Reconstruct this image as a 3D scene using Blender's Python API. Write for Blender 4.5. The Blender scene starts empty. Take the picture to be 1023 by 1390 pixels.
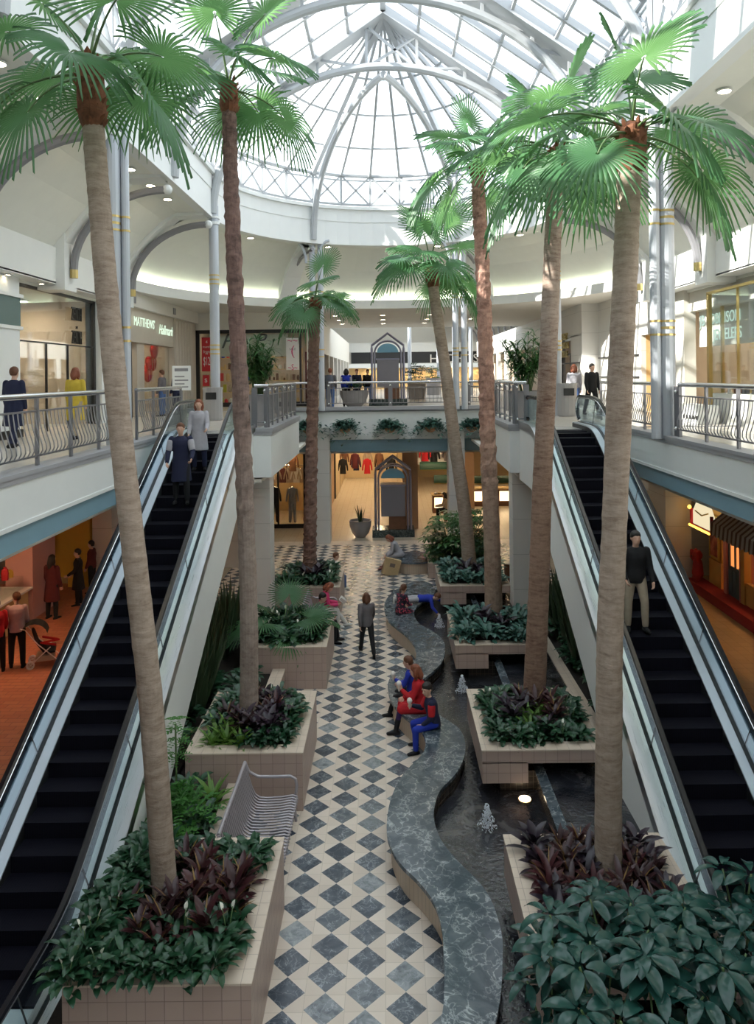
import bpy, bmesh, math, random
from mathutils import Vector, Matrix, noise
random.seed(7)
PI = math.pi
R = math.radians
sin, cos = math.sin, math.cos
sc = bpy.context.scene
COL = sc.collection
# ------------------------------------------------------------------ camera geometry (world: X right, Y away, Z up, ground floor z = 0)
F, CX, CY, CAMZ, ROLL = 1015.0, 525.0, 510.0, 7.5, 0.0115
def at_h(px, py, h):
    """the point of the place at height h that the photo shows at px, py"""
    dx, dy = px - CX, py - CY
    a, b = dx - ROLL * dy, dy + ROLL * dx
    Y = F * (CAMZ - h) / b
    return Vector((a * Y / F, Y, h))
def at_d(px, py, Y):
    """the point at distance Y along the mall"""
    dx, dy = px - CX, py - CY
    a, b = dx - ROLL * dy, dy + ROLL * dx
    return Vector((a * Y / F, Y, CAMZ - b * Y / F))
# ------------------------------------------------------------------ mesh builder
class MB:
    def __init__(s):
        s.v, s.f, s.m, s.cm = [], [], [], 0
    def mat(s, i):
        s.cm = i; return s
    def add(s, vs, fs):
        n = len(s.v); s.v += [tuple(p) for p in vs]
        for f in fs:
            s.f.append(tuple(i + n for i in f)); s.m.append(s.cm)
        return s
    def quad(s, a, b, c, d):
        return s.add([a, b, c, d], [(0, 1, 2, 3)])
    def box(s, x0, x1, y0, y1, z0, z1):
        v = [(x, y, z) for z in (z0, z1) for y in (y0, y1) for x in (x0, x1)]
        return s.add(v, [(0, 2, 3, 1), (4, 5, 7, 6), (0, 1, 5, 4), (2, 6, 7, 3), (0, 4, 6, 2), (1, 3, 7, 5)])
    def cbox(s, cx, cy, cz, sx, sy, sz, rz=0.0, M=None):
        v = []
        for z in (-.5, .5):
            for y in (-.5, .5):
                for x in (-.5, .5):
                    p = Vector((x * sx, y * sy, z * sz))
                    if M: p = M @ p
                    elif rz: p = Matrix.Rotation(rz, 3, 'Z') @ p
                    v.append((p.x + cx, p.y + cy, p.z + cz))
        return s.add(v, [(0, 2, 3, 1), (4, 5, 7, 6), (0, 1, 5, 4), (2, 6, 7, 3), (0, 4, 6, 2), (1, 3, 7, 5)])
    def bar(s, a, b, w, h=None, up=(0, 0, 1)):
        """a straight bar of rectangular section from a to b"""
        a, b = Vector(a), Vector(b); h = h or w
        d = (b - a).normalized(); u = Vector(up)
        if abs(d.dot(u)) > .98: u = Vector((1, 0, 0))
        x = d.cross(u).normalized(); y = x.cross(d)
        v = []
        for p in (a, b):
            for sx, sy in ((-1, -1), (1, -1), (1, 1), (-1, 1)):
                v.append(p + x * sx * w / 2 + y * sy * h / 2)
        return s.add(v, [(3, 2, 1, 0), (4, 5, 6, 7), (0, 1, 5, 4), (1, 2, 6, 5), (2, 3, 7, 6), (3, 0, 4, 7)])
    def tube(s, pts, r, n=8, cap=True, closed=False):
        pts = [Vector(p) for p in pts]
        rs = r if isinstance(r, (list, tuple)) else [r] * len(pts)
        k = len(pts); rings = []; ref = None
        for i, p in enumerate(pts):
            if closed: t = pts[(i + 1) % k] - pts[i - 1]
            else: t = pts[min(i + 1, k - 1)] - pts[max(i - 1, 0)]
            if t.length < 1e-9: t = Vector((0, 0, 1))
            t.normalize()
            if ref is None:
                ref = Vector((0, 0, 1)) if abs(t.z) < .9 else Vector((1, 0, 0))
            x = ref - t * ref.dot(t)
            if x.length < 1e-6: x = t.orthogonal()
            x.normalize(); ref = x; y = t.cross(x)
            rings.append([p + (x * cos(2 * PI * j / n) + y * sin(2 * PI * j / n)) * rs[i] for j in range(n)])
        v = [q for ring in rings for q in ring]; f = []
        for i in range(k if closed else k - 1):
            a, b = i * n, ((i + 1) % k) * n
            for j in range(n):
                f.append((a + j, a + (j + 1) % n, b + (j + 1) % n, b + j))
        if cap and not closed:
            f.append(tuple(range(n - 1, -1, -1))); f.append(tuple(range((k - 1) * n, k * n)))
        return s.add(v, f)
    def cyl(s, x, y, z0, z1, r, n=16, r2=None):
        return s.tube([(x, y, z0), (x, y, z1)], [r, r if r2 is None else r2], n)
    def lathe(s, prof, x=0, y=0, n=24, z=0):
        """prof: list of (radius, height)"""
        v = []; f = []
        for (r, h) in prof:
            for j in range(n):
                a = 2 * PI * j / n; v.append((x + r * cos(a), y + r * sin(a), z + h))
        for i in range(len(prof) - 1):
            for j in range(n):
                f.append((i * n + j, i * n + (j + 1) % n, (i + 1) * n + (j + 1) % n, (i + 1) * n + j))
        f.append(tuple(range(n - 1, -1, -1))); f.append(tuple(range((len(prof) - 1) * n, len(prof) * n)))
        return s.add(v, f)
    def prism(s, poly, z0, z1, side=None):
        """polygon in plan from z0 to z1 (counter clockwise); side: material index for the walls"""
        n = len(poly)
        v = [(p[0], p[1], z0) for p in poly] + [(p[0], p[1], z1) for p in poly]
        m = s.cm
        s.add(v, [tuple(range(n - 1, -1, -1)), tuple(range(n, 2 * n))])
        base = len(s.v) - 2 * n
        if side is not None: s.cm = side
        for i in range(n):
            j = (i + 1) % n
            s.f.append((base + i, base + j, base + n + j, base + n + i)); s.m.append(s.cm)
        s.cm = m
        return s
    def extrude(s, poly, a, b, axis='x'):
        """polygon in the plane across axis (x: (y,z), y: (x,z)) extruded from a to b"""
        n = len(poly)
        mk = (lambda t, p: (t, p[0], p[1])) if axis == 'x' else (lambda t, p: (p[0], t, p[1]))
        v = [mk(a, p) for p in poly] + [mk(b, p) for p in poly]
        f = [tuple(range(n - 1, -1, -1)), tuple(range(n, 2 * n))]
        for i in range(n):
            j = (i + 1) % n; f.append((i, j, n + j, n + i))
        return s.add(v, f)
    def strip(s, A, B):
        """quads between two equally long polylines"""
        n = len(A)
        return s.add(list(A) + list(B), [(i, i + 1, n + i + 1, n + i) for i in range(n - 1)])
    def ball(s, c, r, n=12, m=8, sz=1.0):
        v = []; f = []
        for i in range(m + 1):
            t = PI * i / m
            for j in range(n):
                a = 2 * PI * j / n
                v.append((c[0] + r * sin(t) * cos(a), c[1] + r * sin(t) * sin(a), c[2] + r * sz * cos(t)))
        for i in range(m):
            for j in range(n):
                f.append((i * n + j, (i + 1) * n + j, (i + 1) * n + (j + 1) % n, i * n + (j + 1) % n))
        return s.add(v, f)
    def mesh(s, name, mats, smooth=False, off=None):
        me = bpy.data.meshes.new(name)
        vs = s.v if off is None else [(p[0] - off[0], p[1] - off[1], p[2] - off[2]) for p in s.v]
        me.from_pydata(vs, [], s.f)
        for m in (mats if isinstance(mats, (list, tuple)) else [mats]): me.materials.append(m)
        me.polygons.foreach_set('material_index', s.m)
        if smooth: me.polygons.foreach_set('use_smooth', [True] * len(s.f))
        me.validate(); me.update()
        bm = bmesh.new(); bm.from_mesh(me)
        bmesh.ops.recalc_face_normals(bm, faces=bm.faces); bm.to_mesh(me); bm.free()
        if smooth: 
            try: me.set_sharp_from_angle(angle=R(40))
            except Exception: pass
        return me
    def build(s, name, mats, parent=None, smooth=False, world=False, loc=None):
        off = None
        if world and parent is not None:
            off = parent.matrix_basis.translation
            if parent.parent is not None: off = off + parent.parent.matrix_basis.translation
        o = bpy.data.objects.new(name, s.mesh(name, mats, smooth, off))
        COL.objects.link(o)
        if parent is not None: o.parent = parent
        if loc is not None: o.location = loc
        return o
def inst(name, me, parent=None, loc=(0, 0, 0), rot=(0, 0, 0), scale=1.0):
    o = bpy.data.objects.new(name, me); COL.objects.link(o)
    if parent is not None: o.parent = parent
    o.location = loc; o.rotation_euler = rot
    o.scale = (scale,) * 3 if not isinstance(scale, (tuple, list)) else scale
    return o
def tag(o, label, cat, group=None, kind=None):
    o['label'] = label; o['category'] = cat
    if group: o['group'] = group
    if kind: o['kind'] = kind
    return o
def empty(name, label, cat, loc=(0, 0, 0), rz=0.0, group=None):
    o = bpy.data.objects.new(name, None); COL.objects.link(o)
    o.location = loc; o.rotation_euler = (0, 0, rz); o.empty_display_size = .1
    return tag(o, label, cat, group)
def struct(o):
    o['kind'] = 'structure'; return o
def copy_tree(o, parent=None):
    c = o.copy(); COL.objects.link(c)
    if parent is not None: c.parent = parent
    for ch in [x for x in bpy.data.objects if x.parent == o]: copy_tree(ch, c)
    return c
def text(name, body, size, mat, parent, loc, rot, extrude=.02, align='CENTER', world=True, sx=1.0, bevel=0.0, shear=0.0):
    cu = bpy.data.curves.new(name, 'FONT'); cu.body = body; cu.size = size; cu.extrude = extrude
    cu.align_x = align; cu.align_y = 'CENTER'; cu.materials.append(mat); cu.bevel_depth = bevel; cu.resolution_u = 3
    o = bpy.data.objects.new(name, cu); COL.objects.link(o)
    if shear: cu.shear = shear
    me = bpy.data.meshes.new_from_object(o.evaluated_get(bpy.context.evaluated_depsgraph_get()))
    bpy.data.objects.remove(o); bpy.data.curves.remove(cu)
    if not me.materials: me.materials.append(mat)
    o = bpy.data.objects.new(name, me); COL.objects.link(o)
    l = Vector(loc)
    if parent is not None:
        o.parent = parent
        if world: l = l - parent.matrix_basis.translation
    o.location = l; o.rotation_euler = rot; o.scale = (sx, 1, 1)
    return o
# ------------------------------------------------------------------ materials
MATS = {}
class NT:
    def __init__(s, name):
        s.m = bpy.data.materials.new(name); s.m.use_nodes = True
        s.t = s.m.node_tree; s.t.nodes.clear()
        s.out = s.n('ShaderNodeOutputMaterial')
    def n(s, typ, **kw):
        nd = s.t.nodes.new(typ)
        for k, v in kw.items():
            if k.startswith('i_'):
                key = k[2:].replace('_', ' ')
                nd.inputs[int(key) if key.isdigit() else key].default_value = v
            else: setattr(nd, k, v)
        return nd
    def l(s, a, b, ao=0, bi=0):
        s.t.links.new(a.outputs[ao], b.inputs[bi]); return b
    def math(s, op, a, b=None, c=None):
        nd = s.n('ShaderNodeMath', operation=op)
        for i, x in enumerate((a, b, c)):
            if x is None: continue
            if isinstance(x, (int, float)): nd.inputs[i].default_value = x
            else: s.t.links.new(x, nd.inputs[i])
        return nd.outputs[0]
    def mix(s, fac, a, b):
        nd = s.n('ShaderNodeMix', data_type='RGBA')
        for i, x in ((0, fac), (6, a), (7, b)):
            if isinstance(x, (int, float)): nd.inputs[i].default_value = x
            elif isinstance(x, tuple): nd.inputs[i].default_value = x if len(x) == 4 else x + (1,)
            else: s.t.links.new(x, nd.inputs[i])
        return nd.outputs[2]
    def bsdf(s, col, rough=.5, metal=0., spec=.5, **kw):
        b = s.n('ShaderNodeBsdfPrincipled')
        if isinstance(col, tuple): b.inputs['Base Color'].default_value = col + (1,) if len(col) == 3 else col
        else: s.t.links.new(col, b.inputs['Base Color'])
        if isinstance(rough, (int, float)): b.inputs['Roughness'].default_value = rough
        else: s.t.links.new(rough, b.inputs['Roughness'])
        b.inputs['Metallic'].default_value = metal; b.inputs['Specular IOR Level'].default_value = spec
        for k, v in kw.items(): b.inputs[k.replace('_', ' ')].default_value = v
        return b
    def finish(s, b):
        s.t.links.new(b.outputs[0], s.out.inputs[0]); return s.m
    def coords(s, kind='Object'):
        return s.n('ShaderNodeTexCoord').outputs[kind]
    def pos(s):
        return s.n('ShaderNodeNewGeometry').outputs['Position']
    def noise(s, vec, scale, detail=3, rough=.5, dist=0.):
        nd = s.n('ShaderNodeTexNoise'); nd.inputs['Scale'].default_value = scale
        nd.inputs['Detail'].default_value = detail; nd.inputs['Roughness'].default_value = rough
        nd.inputs['Distortion'].default_value = dist
        if vec is not None: s.t.links.new(vec, nd.inputs['Vector'])
        return nd
    def ramp(s, fac, stops, interp='LINEAR'):
        nd = s.n('ShaderNodeValToRGB'); cr = nd.color_ramp; cr.interpolation = interp
        while len(cr.elements) < len(stops): cr.elements.new(.5)
        for e, (p, c) in zip(cr.elements, stops):
            e.position = p; e.color = (c + (1,)) if len(c) == 3 else c
        s.t.links.new(fac, nd.inputs[0]); return nd.outputs[0]
    def bump(s, h, b, dist=.01, strength=1.):
        nd = s.n('ShaderNodeBump'); nd.inputs['Distance'].default_value = dist; nd.inputs['Strength'].default_value = strength
        s.t.links.new(h, nd.inputs['Height']); s.t.links.new(nd.outputs[0], b.inputs['Normal']); return nd
    def sep(s, vec):
        nd = s.n('ShaderNodeSeparateXYZ'); s.t.links.new(vec, nd.inputs[0]); return nd.outputs
    def comb(s, x, y, z=0.0):
        nd = s.n('ShaderNodeCombineXYZ')
        for i, q in enumerate((x, y, z)):
            if isinstance(q, (int, float)): nd.inputs[i].default_value = q
            else: s.t.links.new(q, nd.inputs[i])
        return nd.outputs[0]
def plain(name, col, rough=.5, metal=0., spec=.5, var=.06, scale=3.0, **kw):
    """a painted / moulded surface with a faint uneven tone"""
    if name in MATS: return MATS[name]
    t = NT(name); nz = t.noise(t.coords(), scale, 2)
    c2 = tuple(max(0, c * (1 - var)) for c in col)
    c1 = tuple(min(1, c * (1 + var)) for c in col)
    MATS[name] = t.finish(t.bsdf(t.mix(nz.outputs[0], c2, c1), rough, metal, spec, **kw))
    return MATS[name]
def emit(name, col, strength):
    if name in MATS: return MATS[name]
    t = NT(name); e = t.n('ShaderNodeEmission'); e.inputs[0].default_value = col + (1,); e.inputs[1].default_value = strength
    MATS[name] = t.finish(e); return MATS[name]
def glass_mat(name, tint=(.9, .96, .95), refl=.1, rough=.02, fres=.8):
    t = NT(name); tr = t.n('ShaderNodeBsdfTransparent'); tr.inputs[0].default_value = tint + (1,)
    g = t.n('ShaderNodeBsdfGlossy'); g.inputs['Roughness'].default_value = rough; g.inputs[0].default_value = (.9, .95, 1, 1)
    fr = t.n('ShaderNodeFresnel'); fr.inputs[0].default_value = 1.45
    k = t.math('MULTIPLY_ADD', fr.outputs[0], fres, refl)
    mx = t.n('ShaderNodeMixShader'); t.t.links.new(k, mx.inputs[0]); t.l(tr, mx, 0, 1); t.l(g, mx, 0, 2)
    return t.finish(mx)
def tile_mat(name, col, grout, size, col2=None, rough=.35, planes='xyz', mortar=.02, var=.5, brick=False, bump=.002):
    """square tiles laid on world axes; works on horizontal and vertical faces"""
    t = NT(name); p = t.sep(t.pos()); nrm = t.sep(t.n('ShaderNodeNewGeometry').outputs['Normal'])
    az = t.math('GREATER_THAN', t.math('ABSOLUTE', nrm[2]), .7)
    ax = t.math('GREATER_THAN', t.math('ABSOLUTE', nrm[0]), .7)
    # u = x, or y on faces that look along x ; v = y on flats, z on walls
    u = t.math('ADD', t.math('MULTIPLY', p[1], ax), t.math('MULTIPLY', p[0], t.math('SUBTRACT', 1.0, ax)))
    v = t.math('ADD', t.math('MULTIPLY', p[1], az), t.math('MULTIPLY', p[2], t.math('SUBTRACT', 1.0, az)))
    sx, sy = size
    a = t.math('DIVIDE', u, sx); b = t.math('DIVIDE', v, sy)
    if brick:
        a = t.math('ADD', a, t.math('MULTIPLY', t.math('MODULO', t.math('FLOOR', b), 2.0), .5))
    fa = t.math('FRACT', a); fb = t.math('FRACT', b)
    ga = t.math('MINIMUM', fa, t.math('SUBTRACT', 1.0, fa)); gb = t.math('MINIMUM', fb, t.math('SUBTRACT', 1.0, fb))
    g = t.math('LESS_THAN', t.math('MINIMUM', t.math('MULTIPLY', ga, sx), t.math('MULTIPLY', gb, sy)), mortar / 2)
    wn = t.n('ShaderNodeTexWhiteNoise', noise_dimensions='3D')
    t.t.links.new(t.comb(t.math('FLOOR', a), t.math('FLOOR', b), az), wn.inputs[0])
    col2 = col2 or tuple(c * .82 for c in col)
    base = t.mix(t.math('MULTIPLY', wn.outputs[0], var), col, col2)
    nz = t.noise(t.pos(), 3.0, 3)
    base = t.mix(t.math('MULTIPLY', nz.outputs[0], .35), base, tuple(c * .8 for c in col))
    b = t.bsdf(t.mix(g, base, grout), rough)
    if bump: t.bump(t.math('SUBTRACT', 1.0, g), b, bump)
    MATS[name] = t.finish(b); return MATS[name]
def marble_nodes(t, vec, dark=(.010, .022, .024), vein=(.42, .50, .50), scale=1.6):
    n1 = t.noise(vec, scale, 6, .62, 1.4)
    v = t.n('ShaderNodeTexVoronoi', feature='DISTANCE_TO_EDGE'); v.inputs['Scale'].default_value = scale * 2.2
    mp = t.n('ShaderNodeVectorMath', operation='MULTIPLY_ADD'); mp.inputs[1].default_value = (.55,) * 3
    nz = t.noise(vec, scale * 1.7, 4, .6, .5)
    t.t.links.new(nz.outputs['Color'], mp.inputs[0]); t.t.links.new(vec, mp.inputs[2])
    t.t.links.new(mp.outputs[0], v.inputs['Vector'])
    thin = t.ramp(v.outputs[0], [(0, (1, 1, 1)), (.018, (.55, .55, .55)), (.07, (.0, .0, .0))])
    big = t.ramp(n1.outputs[0], [(.40, (0, 0, 0)), (.70, (1, 1, 1))])
    k = t.math('ADD', t.math('MULTIPLY', thin, t.math('MULTIPLY_ADD', big, .9, .15)), t.math('MULTIPLY', big, .22))
    return k, t.mix(k, dark, vein)
# ------------------------------------------------------------------ the materials of the place
WHITE = plain('white_paint', (.80, .82, .81), .55, var=.02)
CREAM = plain('cream_paint', (.80, .81, .75), .6, var=.03)
SOFFIT = plain('soffit_paint', (.74, .72, .66), .7, var=.03)
BLUE = plain('blue_band_paint', (.22, .36, .44), .5, var=.05)
GREYPAINT = plain('grey_metal_paint', (.25, .25, .27), .4, .1, var=.04)
CURB = plain('grey_curb', (.36, .36, .38), .5, var=.08)
COLUMN = plain('column_paint', (.50, .53, .58), .35, .15, var=.03)
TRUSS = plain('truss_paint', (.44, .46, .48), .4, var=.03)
STEEL = None
def _steel():
    t = NT('brushed_steel'); c = t.coords(); mp = t.n('ShaderNodeMapping'); mp.inputs['Scale'].default_value = (60, .6, .6)
    t.t.links.new(c, mp.inputs[0]); nz = t.noise(mp.outputs[0], 4, 2)
    r = t.math('MULTIPLY_ADD', nz.outputs[0], .22, .20)
    return t.finish(t.bsdf((.66, .67, .68), r, 1.0))
STEEL = _steel()
CHROME = plain('polished_rail', (.70, .70, .70), .22, 1.0, var=.02)
BRASS = plain('brass', (.62, .47, .20), .3, 1.0, var=.05)
BRONZE = plain('bronze_steel', (.34, .24, .18), .3, 1.0, var=.05)
RUBBER = plain('black_rubber', (.012, .012, .016), .25, spec=.6)
BLACK = plain('black_trim', (.015, .015, .016), .4)
GLASS = glass_mat('balustrade_glass', (.80, .90, .92), .02, fres=.35)
SHOPGLASS = glass_mat('shop_glass', (.95, .97, .96), .02, fres=.22)
SKYGLASS = glass_mat('roof_glass', (.95, .97, .98), .03, .3, .05)
PTILE = tile_mat('planter_tile', (.47, .35, .30), (.30, .22, .19), (.205, .205), (.55, .43, .36), .4, mortar=.008)
COPING = tile_mat('coping_tile', (.63, .52, .42), (.42, .34, .28), (.205, .205), (.70, .60, .49), .35, mortar=.007)
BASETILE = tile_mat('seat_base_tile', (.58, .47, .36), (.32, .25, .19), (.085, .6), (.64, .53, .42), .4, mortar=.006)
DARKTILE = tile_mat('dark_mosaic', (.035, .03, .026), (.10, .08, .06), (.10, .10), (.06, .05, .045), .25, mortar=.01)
WARMTILE = tile_mat('warm_floor_tile', (.62, .54, .43), (.47, .40, .31), (.33, .33), (.68, .60, .49), .25, mortar=.01)
GALTILE = tile_mat('gallery_floor_tile', (.62, .57, .50), (.5, .45, .40), (.4, .4), (.67, .62, .56), .22, mortar=.008)
REDBRICK = tile_mat('red_brick_paving', (.42, .13, .07), (.20, .07, .05), (.36, .18), (.52, .20, .11), .45, mortar=.012, var=.9, brick=True)
TANBRICK = tile_mat('tan_brick_paving', (.50, .36, .19), (.32, .22, .12), (.30, .30), (.58, .43, .25), .35, mortar=.010, var=.8)
SOIL = plain('potting_soil', (.018, .013, .010), .95, var=.5, scale=20)
WOOD = plain('brown_wood', (.16, .07, .035), .45, var=.3, scale=8)
PANELW = tile_mat('white_wall_panel', (.74, .73, .70), (.45, .44, .42), (40, 1.05), (.76, .75, .72), .5, mortar=.012)
def _step():
    t = NT('escalator_tread'); p = t.sep(t.pos())
    s_ = t.math('FRACT', t.math('MULTIPLY', p[0], 28.0))
    k = t.math('GREATER_THAN', s_, .5)
    return t.finish(t.bsdf(t.mix(k, (.003, .003, .007), (.005, .005, .011)), .7, 0, .15))
TREAD = _step()
def _diamond():
    t = NT('diamond_marble_floor'); P = t.pos(); p = t.sep(P)
    a = t.math('DIVIDE', t.math('ADD', p[0], .345 + 49.0), .49)
    i = t.math('FLOOR', t.math('ADD', a, .5)); u = t.math('ABSOLUTE', t.math('MULTIPLY', t.math('SUBTRACT', a, i), 2.0))
    b = t.math('ADD', t.math('DIVIDE', t.math('SUBTRACT', p[1], 9.835 - 49.0), .49), t.math('MULTIPLY', t.math('MODULO', i, 2.0), .5))
    fb = t.math('FLOOR', b)
    v = t.math('ABSOLUTE', t.math('MULTIPLY', t.math('SUBTRACT', t.math('SUBTRACT', b, fb), .5), 2.0))
    dk = t.math('LESS_THAN', t.math('ADD', u, v), .985)
    ins = t.math('LESS_THAN', p[1], 33.25)
    dk = t.math('MULTIPLY', dk, ins)
    wn = t.n('ShaderNodeTexWhiteNoise', noise_dimensions='3D'); t.t.links.new(t.comb(i, fb, 3.0), wn.inputs[0])
    off = t.n('ShaderNodeVectorMath', operation='MULTIPLY_ADD'); off.inputs[1].default_value = (9, 9, 9)
    t.t.links.new(wn.outputs['Color'], off.inputs[0]); t.t.links.new(P, off.inputs[2])
    k, mar = marble_nodes(t, off.outputs[0], (.020, .034, .056), (.42, .46, .50), 2.6)
    lift = t.ramp(wn.outputs[0], [(0, (0, 0, 0)), (.55, (.05, .05, .05)), (.8, (.28, .28, .28)), (1, (.6, .6, .6))])
    blotch = t.noise(off.outputs[0], 6.0, 4, .6, 1.0)
    lift = t.math('MULTIPLY', lift, t.ramp(blotch.outputs[0], [(.35, (.25, .25, .25)), (.6, (1, 1, 1))]))
    dark = t.mix(lift, mar, (.50, .54, .55))
    # light tile with thin joints
    fx = t.math('FRACT', t.math('MULTIPLY', a, 2.0)); fy = t.math('FRACT', t.math('MULTIPLY', t.math('DIVIDE', p[1], .49), 2.0))
    gx = t.math('MINIMUM', fx, t.math('SUBTRACT', 1.0, fx)); gy = t.math('MINIMUM', fy, t.math('SUBTRACT', 1.0, fy))
    g = t.math('LESS_THAN', t.math('MINIMUM', gx, gy), .014)
    w2 = t.n('ShaderNodeTexWhiteNoise', noise_dimensions='3D')
    t.t.links.new(t.comb(t.math('FLOOR', t.math('MULTIPLY', a, 2.0)), t.math('FLOOR', t.math('DIVIDE', p[1], .245)), 1.0), w2.inputs[0])
    lt = t.mix(w2.outputs[0], (.62, .53, .445), (.72, .63, .54))
    lt = t.mix(g, lt, (.50, .43, .35))
    b = t.bsdf(t.mix(dk, lt, dark), t.math('MULTIPLY_ADD', dk, -.12, .38))
    return t.finish(b)
DIAMOND = _diamond()
def _green_marble():
    t = NT('green_marble'); k, c = marble_nodes(t, t.pos(), (.036, .056, .074), (.46, .50, .52), 2.0)
    return t.finish(t.bsdf(c, .18))
GMARBLE = _green_marble()
def _dkmarble():
    t = NT('black_green_marble'); k, c = marble_nodes(t, t.pos(), (.01, .02, .02), (.22, .28, .27), 2.2)
    return t.finish(t.bsdf(c, .15))
DMARBLE = _dkmarble()
def _water():
    t = NT('pool_water'); P = t.pos(); n = t.noise(P, 2.2, 5, .6, .8); n2 = t.noise(P, 14, 3)
    c = t.ramp(n.outputs[0], [(.35, (.006, .008, .012)), (.55, (.03, .032, .04)), (.75, (.10, .095, .09))])
    b = t.bsdf(c, .06, spec=.8); t.bump(n2.outputs[0], b, .012); return t.finish(b)
WATER = _water()
def _bark(name, c1, c2, ring=True, lo=None, z0=4.0, z1=7.0):
    t = NT(name); c = t.coords(); s_ = t.sep(c)
    mp = t.n('ShaderNodeMapping'); mp.inputs['Scale'].default_value = (1.6, 1.6, 6 if ring else 2.5); t.t.links.new(c, mp.inputs[0])
    n = t.noise(mp.outputs[0], 3.0, 6, .7, .4)
    mp2 = t.n('ShaderNodeMapping'); mp2.inputs['Scale'].default_value = (9, 9, 2.5); t.t.links.new(c, mp2.inputs[0])
    n2 = t.noise(mp2.outputs[0], 3, 4, .7)
    n3 = t.noise(c, 1.1, 3, .6)
    f = t.math('ADD', t.math('MULTIPLY', n.outputs[0], .80), t.math('MULTIPLY', n2.outputs[0], .20))
    f = t.math('ADD', t.math('MULTIPLY', f, .75), t.math('MULTIPLY', n3.outputs[0], .3))
    col = t.ramp(f, [(.36, c2), (.55, c1), (.70, tuple(min(1, x * 1.35) for x in c1))])
    if lo:
        h = t.n('ShaderNodeMapRange'); h.inputs[1].default_value = z0; h.inputs[2].default_value = z1
        t.t.links.new(t.math('ADD', s_[2], t.math('MULTIPLY', n3.outputs[0], 2.2)), h.inputs[0])
        col = t.mix(h.outputs[0], t.ramp(f, [(.36, lo[1]), (.55, lo[0]), (.70, tuple(min(1, x * 1.3) for x in lo[0]))]), col)
    b = t.bsdf(col, .85); t.bump(f, b, .02); return t.finish(b)
BARK = _bark('smooth_palm_bark', (.37, .29, .23), (.20, .14, .10))
BARKG = _bark('shaggy_over_grey_bark', (.20, .12, .10), (.05, .028, .025), False, ((.33, .26, .22), (.17, .12, .10)), 4.5, 8.5)
BARKP = _bark('peeling_bark', (.42, .24, .18), (.10, .045, .035), False, ((.34, .24, .18), (.16, .10, .07)), 4.0, 7.0)
BARKS = _bark('stained_bark', (.34, .26, .21), (.13, .06, .035), True, ((.27, .17, .12), (.11, .05, .03)), 5.5, 8.5)
ROUGHBARK = _bark('rough_palm_bark', (.22, .13, .10), (.07, .035, .028), False)
FIBRE = _bark('leaf_base_fibre', (.20, .075, .035), (.06, .02, .01), False)
def leaf_mat(name, c1, c2, trans=.35, rough=.4, scale=2.5, tcol=None):
    t = NT(name); n = t.noise(t.coords(), scale, 2)
    oi = t.n('ShaderNodeObjectInfo')
    f = t.math('ADD', t.math('MULTIPLY', n.outputs[0], .6), t.math('MULTIPLY', oi.outputs['Random'], .4))
    c = t.mix(f, c1, c2)
    b = t.bsdf(c, rough)
    tr = t.n('ShaderNodeBsdfTranslucent')
    if tcol: tr.inputs[0].default_value = tcol + (1,)
    else: t.t.links.new(c, tr.inputs[0])
    mx = t.n('ShaderNodeMixShader'); mx.inputs[0].default_value = trans
    t.l(b, mx, 0, 1); t.l(tr, mx, 0, 2)
    return t.finish(mx)
FROND = leaf_mat('palm_frond_green', (.035, .115, .055), (.085, .215, .085), .36, .40, tcol=(.20, .42, .14))
PETIOLE = leaf_mat('palm_petiole', (.08, .15, .05), (.12, .2, .07), .05)
LEAFDK = leaf_mat('dark_green_leaf', (.010, .045, .022), (.030, .10, .045), .12, .3)
LEAFMD = leaf_mat('green_leaf', (.03, .11, .03), (.08, .22, .06), .2, .35)
LEAFBL = leaf_mat('blue_green_leaf', (.03, .10, .08), (.08, .19, .15), .15, .35)
LEAFRED = leaf_mat('croton_leaf', (.015, .012, .014), (.085, .018, .022), .12, .35)
LEAFPUR = leaf_mat('cordyline_leaf', (.015, .014, .022), (.05, .025, .042), .12, .3)
FERN = leaf_mat('fern_green', (.03, .14, .02), (.10, .30, .05), .3, .5)
LILY = plain('lily_white', (.85, .85, .75), .5)
# ------------------------------------------------------------------ floors and galleries
L2 = 5.95
GX_L, GX_R = -5.85, 6.5          # edges of the side galleries
WX = 10.2                        # shop fronts upstairs
S = lambda mb, name, mats, **k: struct(mb.build(name, mats, **k))
m = MB(); m.box(-6.2, 6.2, -6, 34.0, -.3, 0); S(m, 'floor', DIAMOND)
m = MB(); m.box(-18, -6.2, -6, 27.5, -.3, 0); S(m, 'floor_left', REDBRICK)
m = MB(); m.box(6.2, 18, -6, 27.5, -.3, 0); S(m, 'floor_right', TANBRICK)
m = MB(); m.box(-18, -6.2, 27.5, 34, -.3, 0); m.box(6.2, 18, 27.5, 34, -.3, 0); m.box(-18, 18, 34, 66, -.3, 0); S(m, 'floor_back', WARMTILE)
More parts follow.
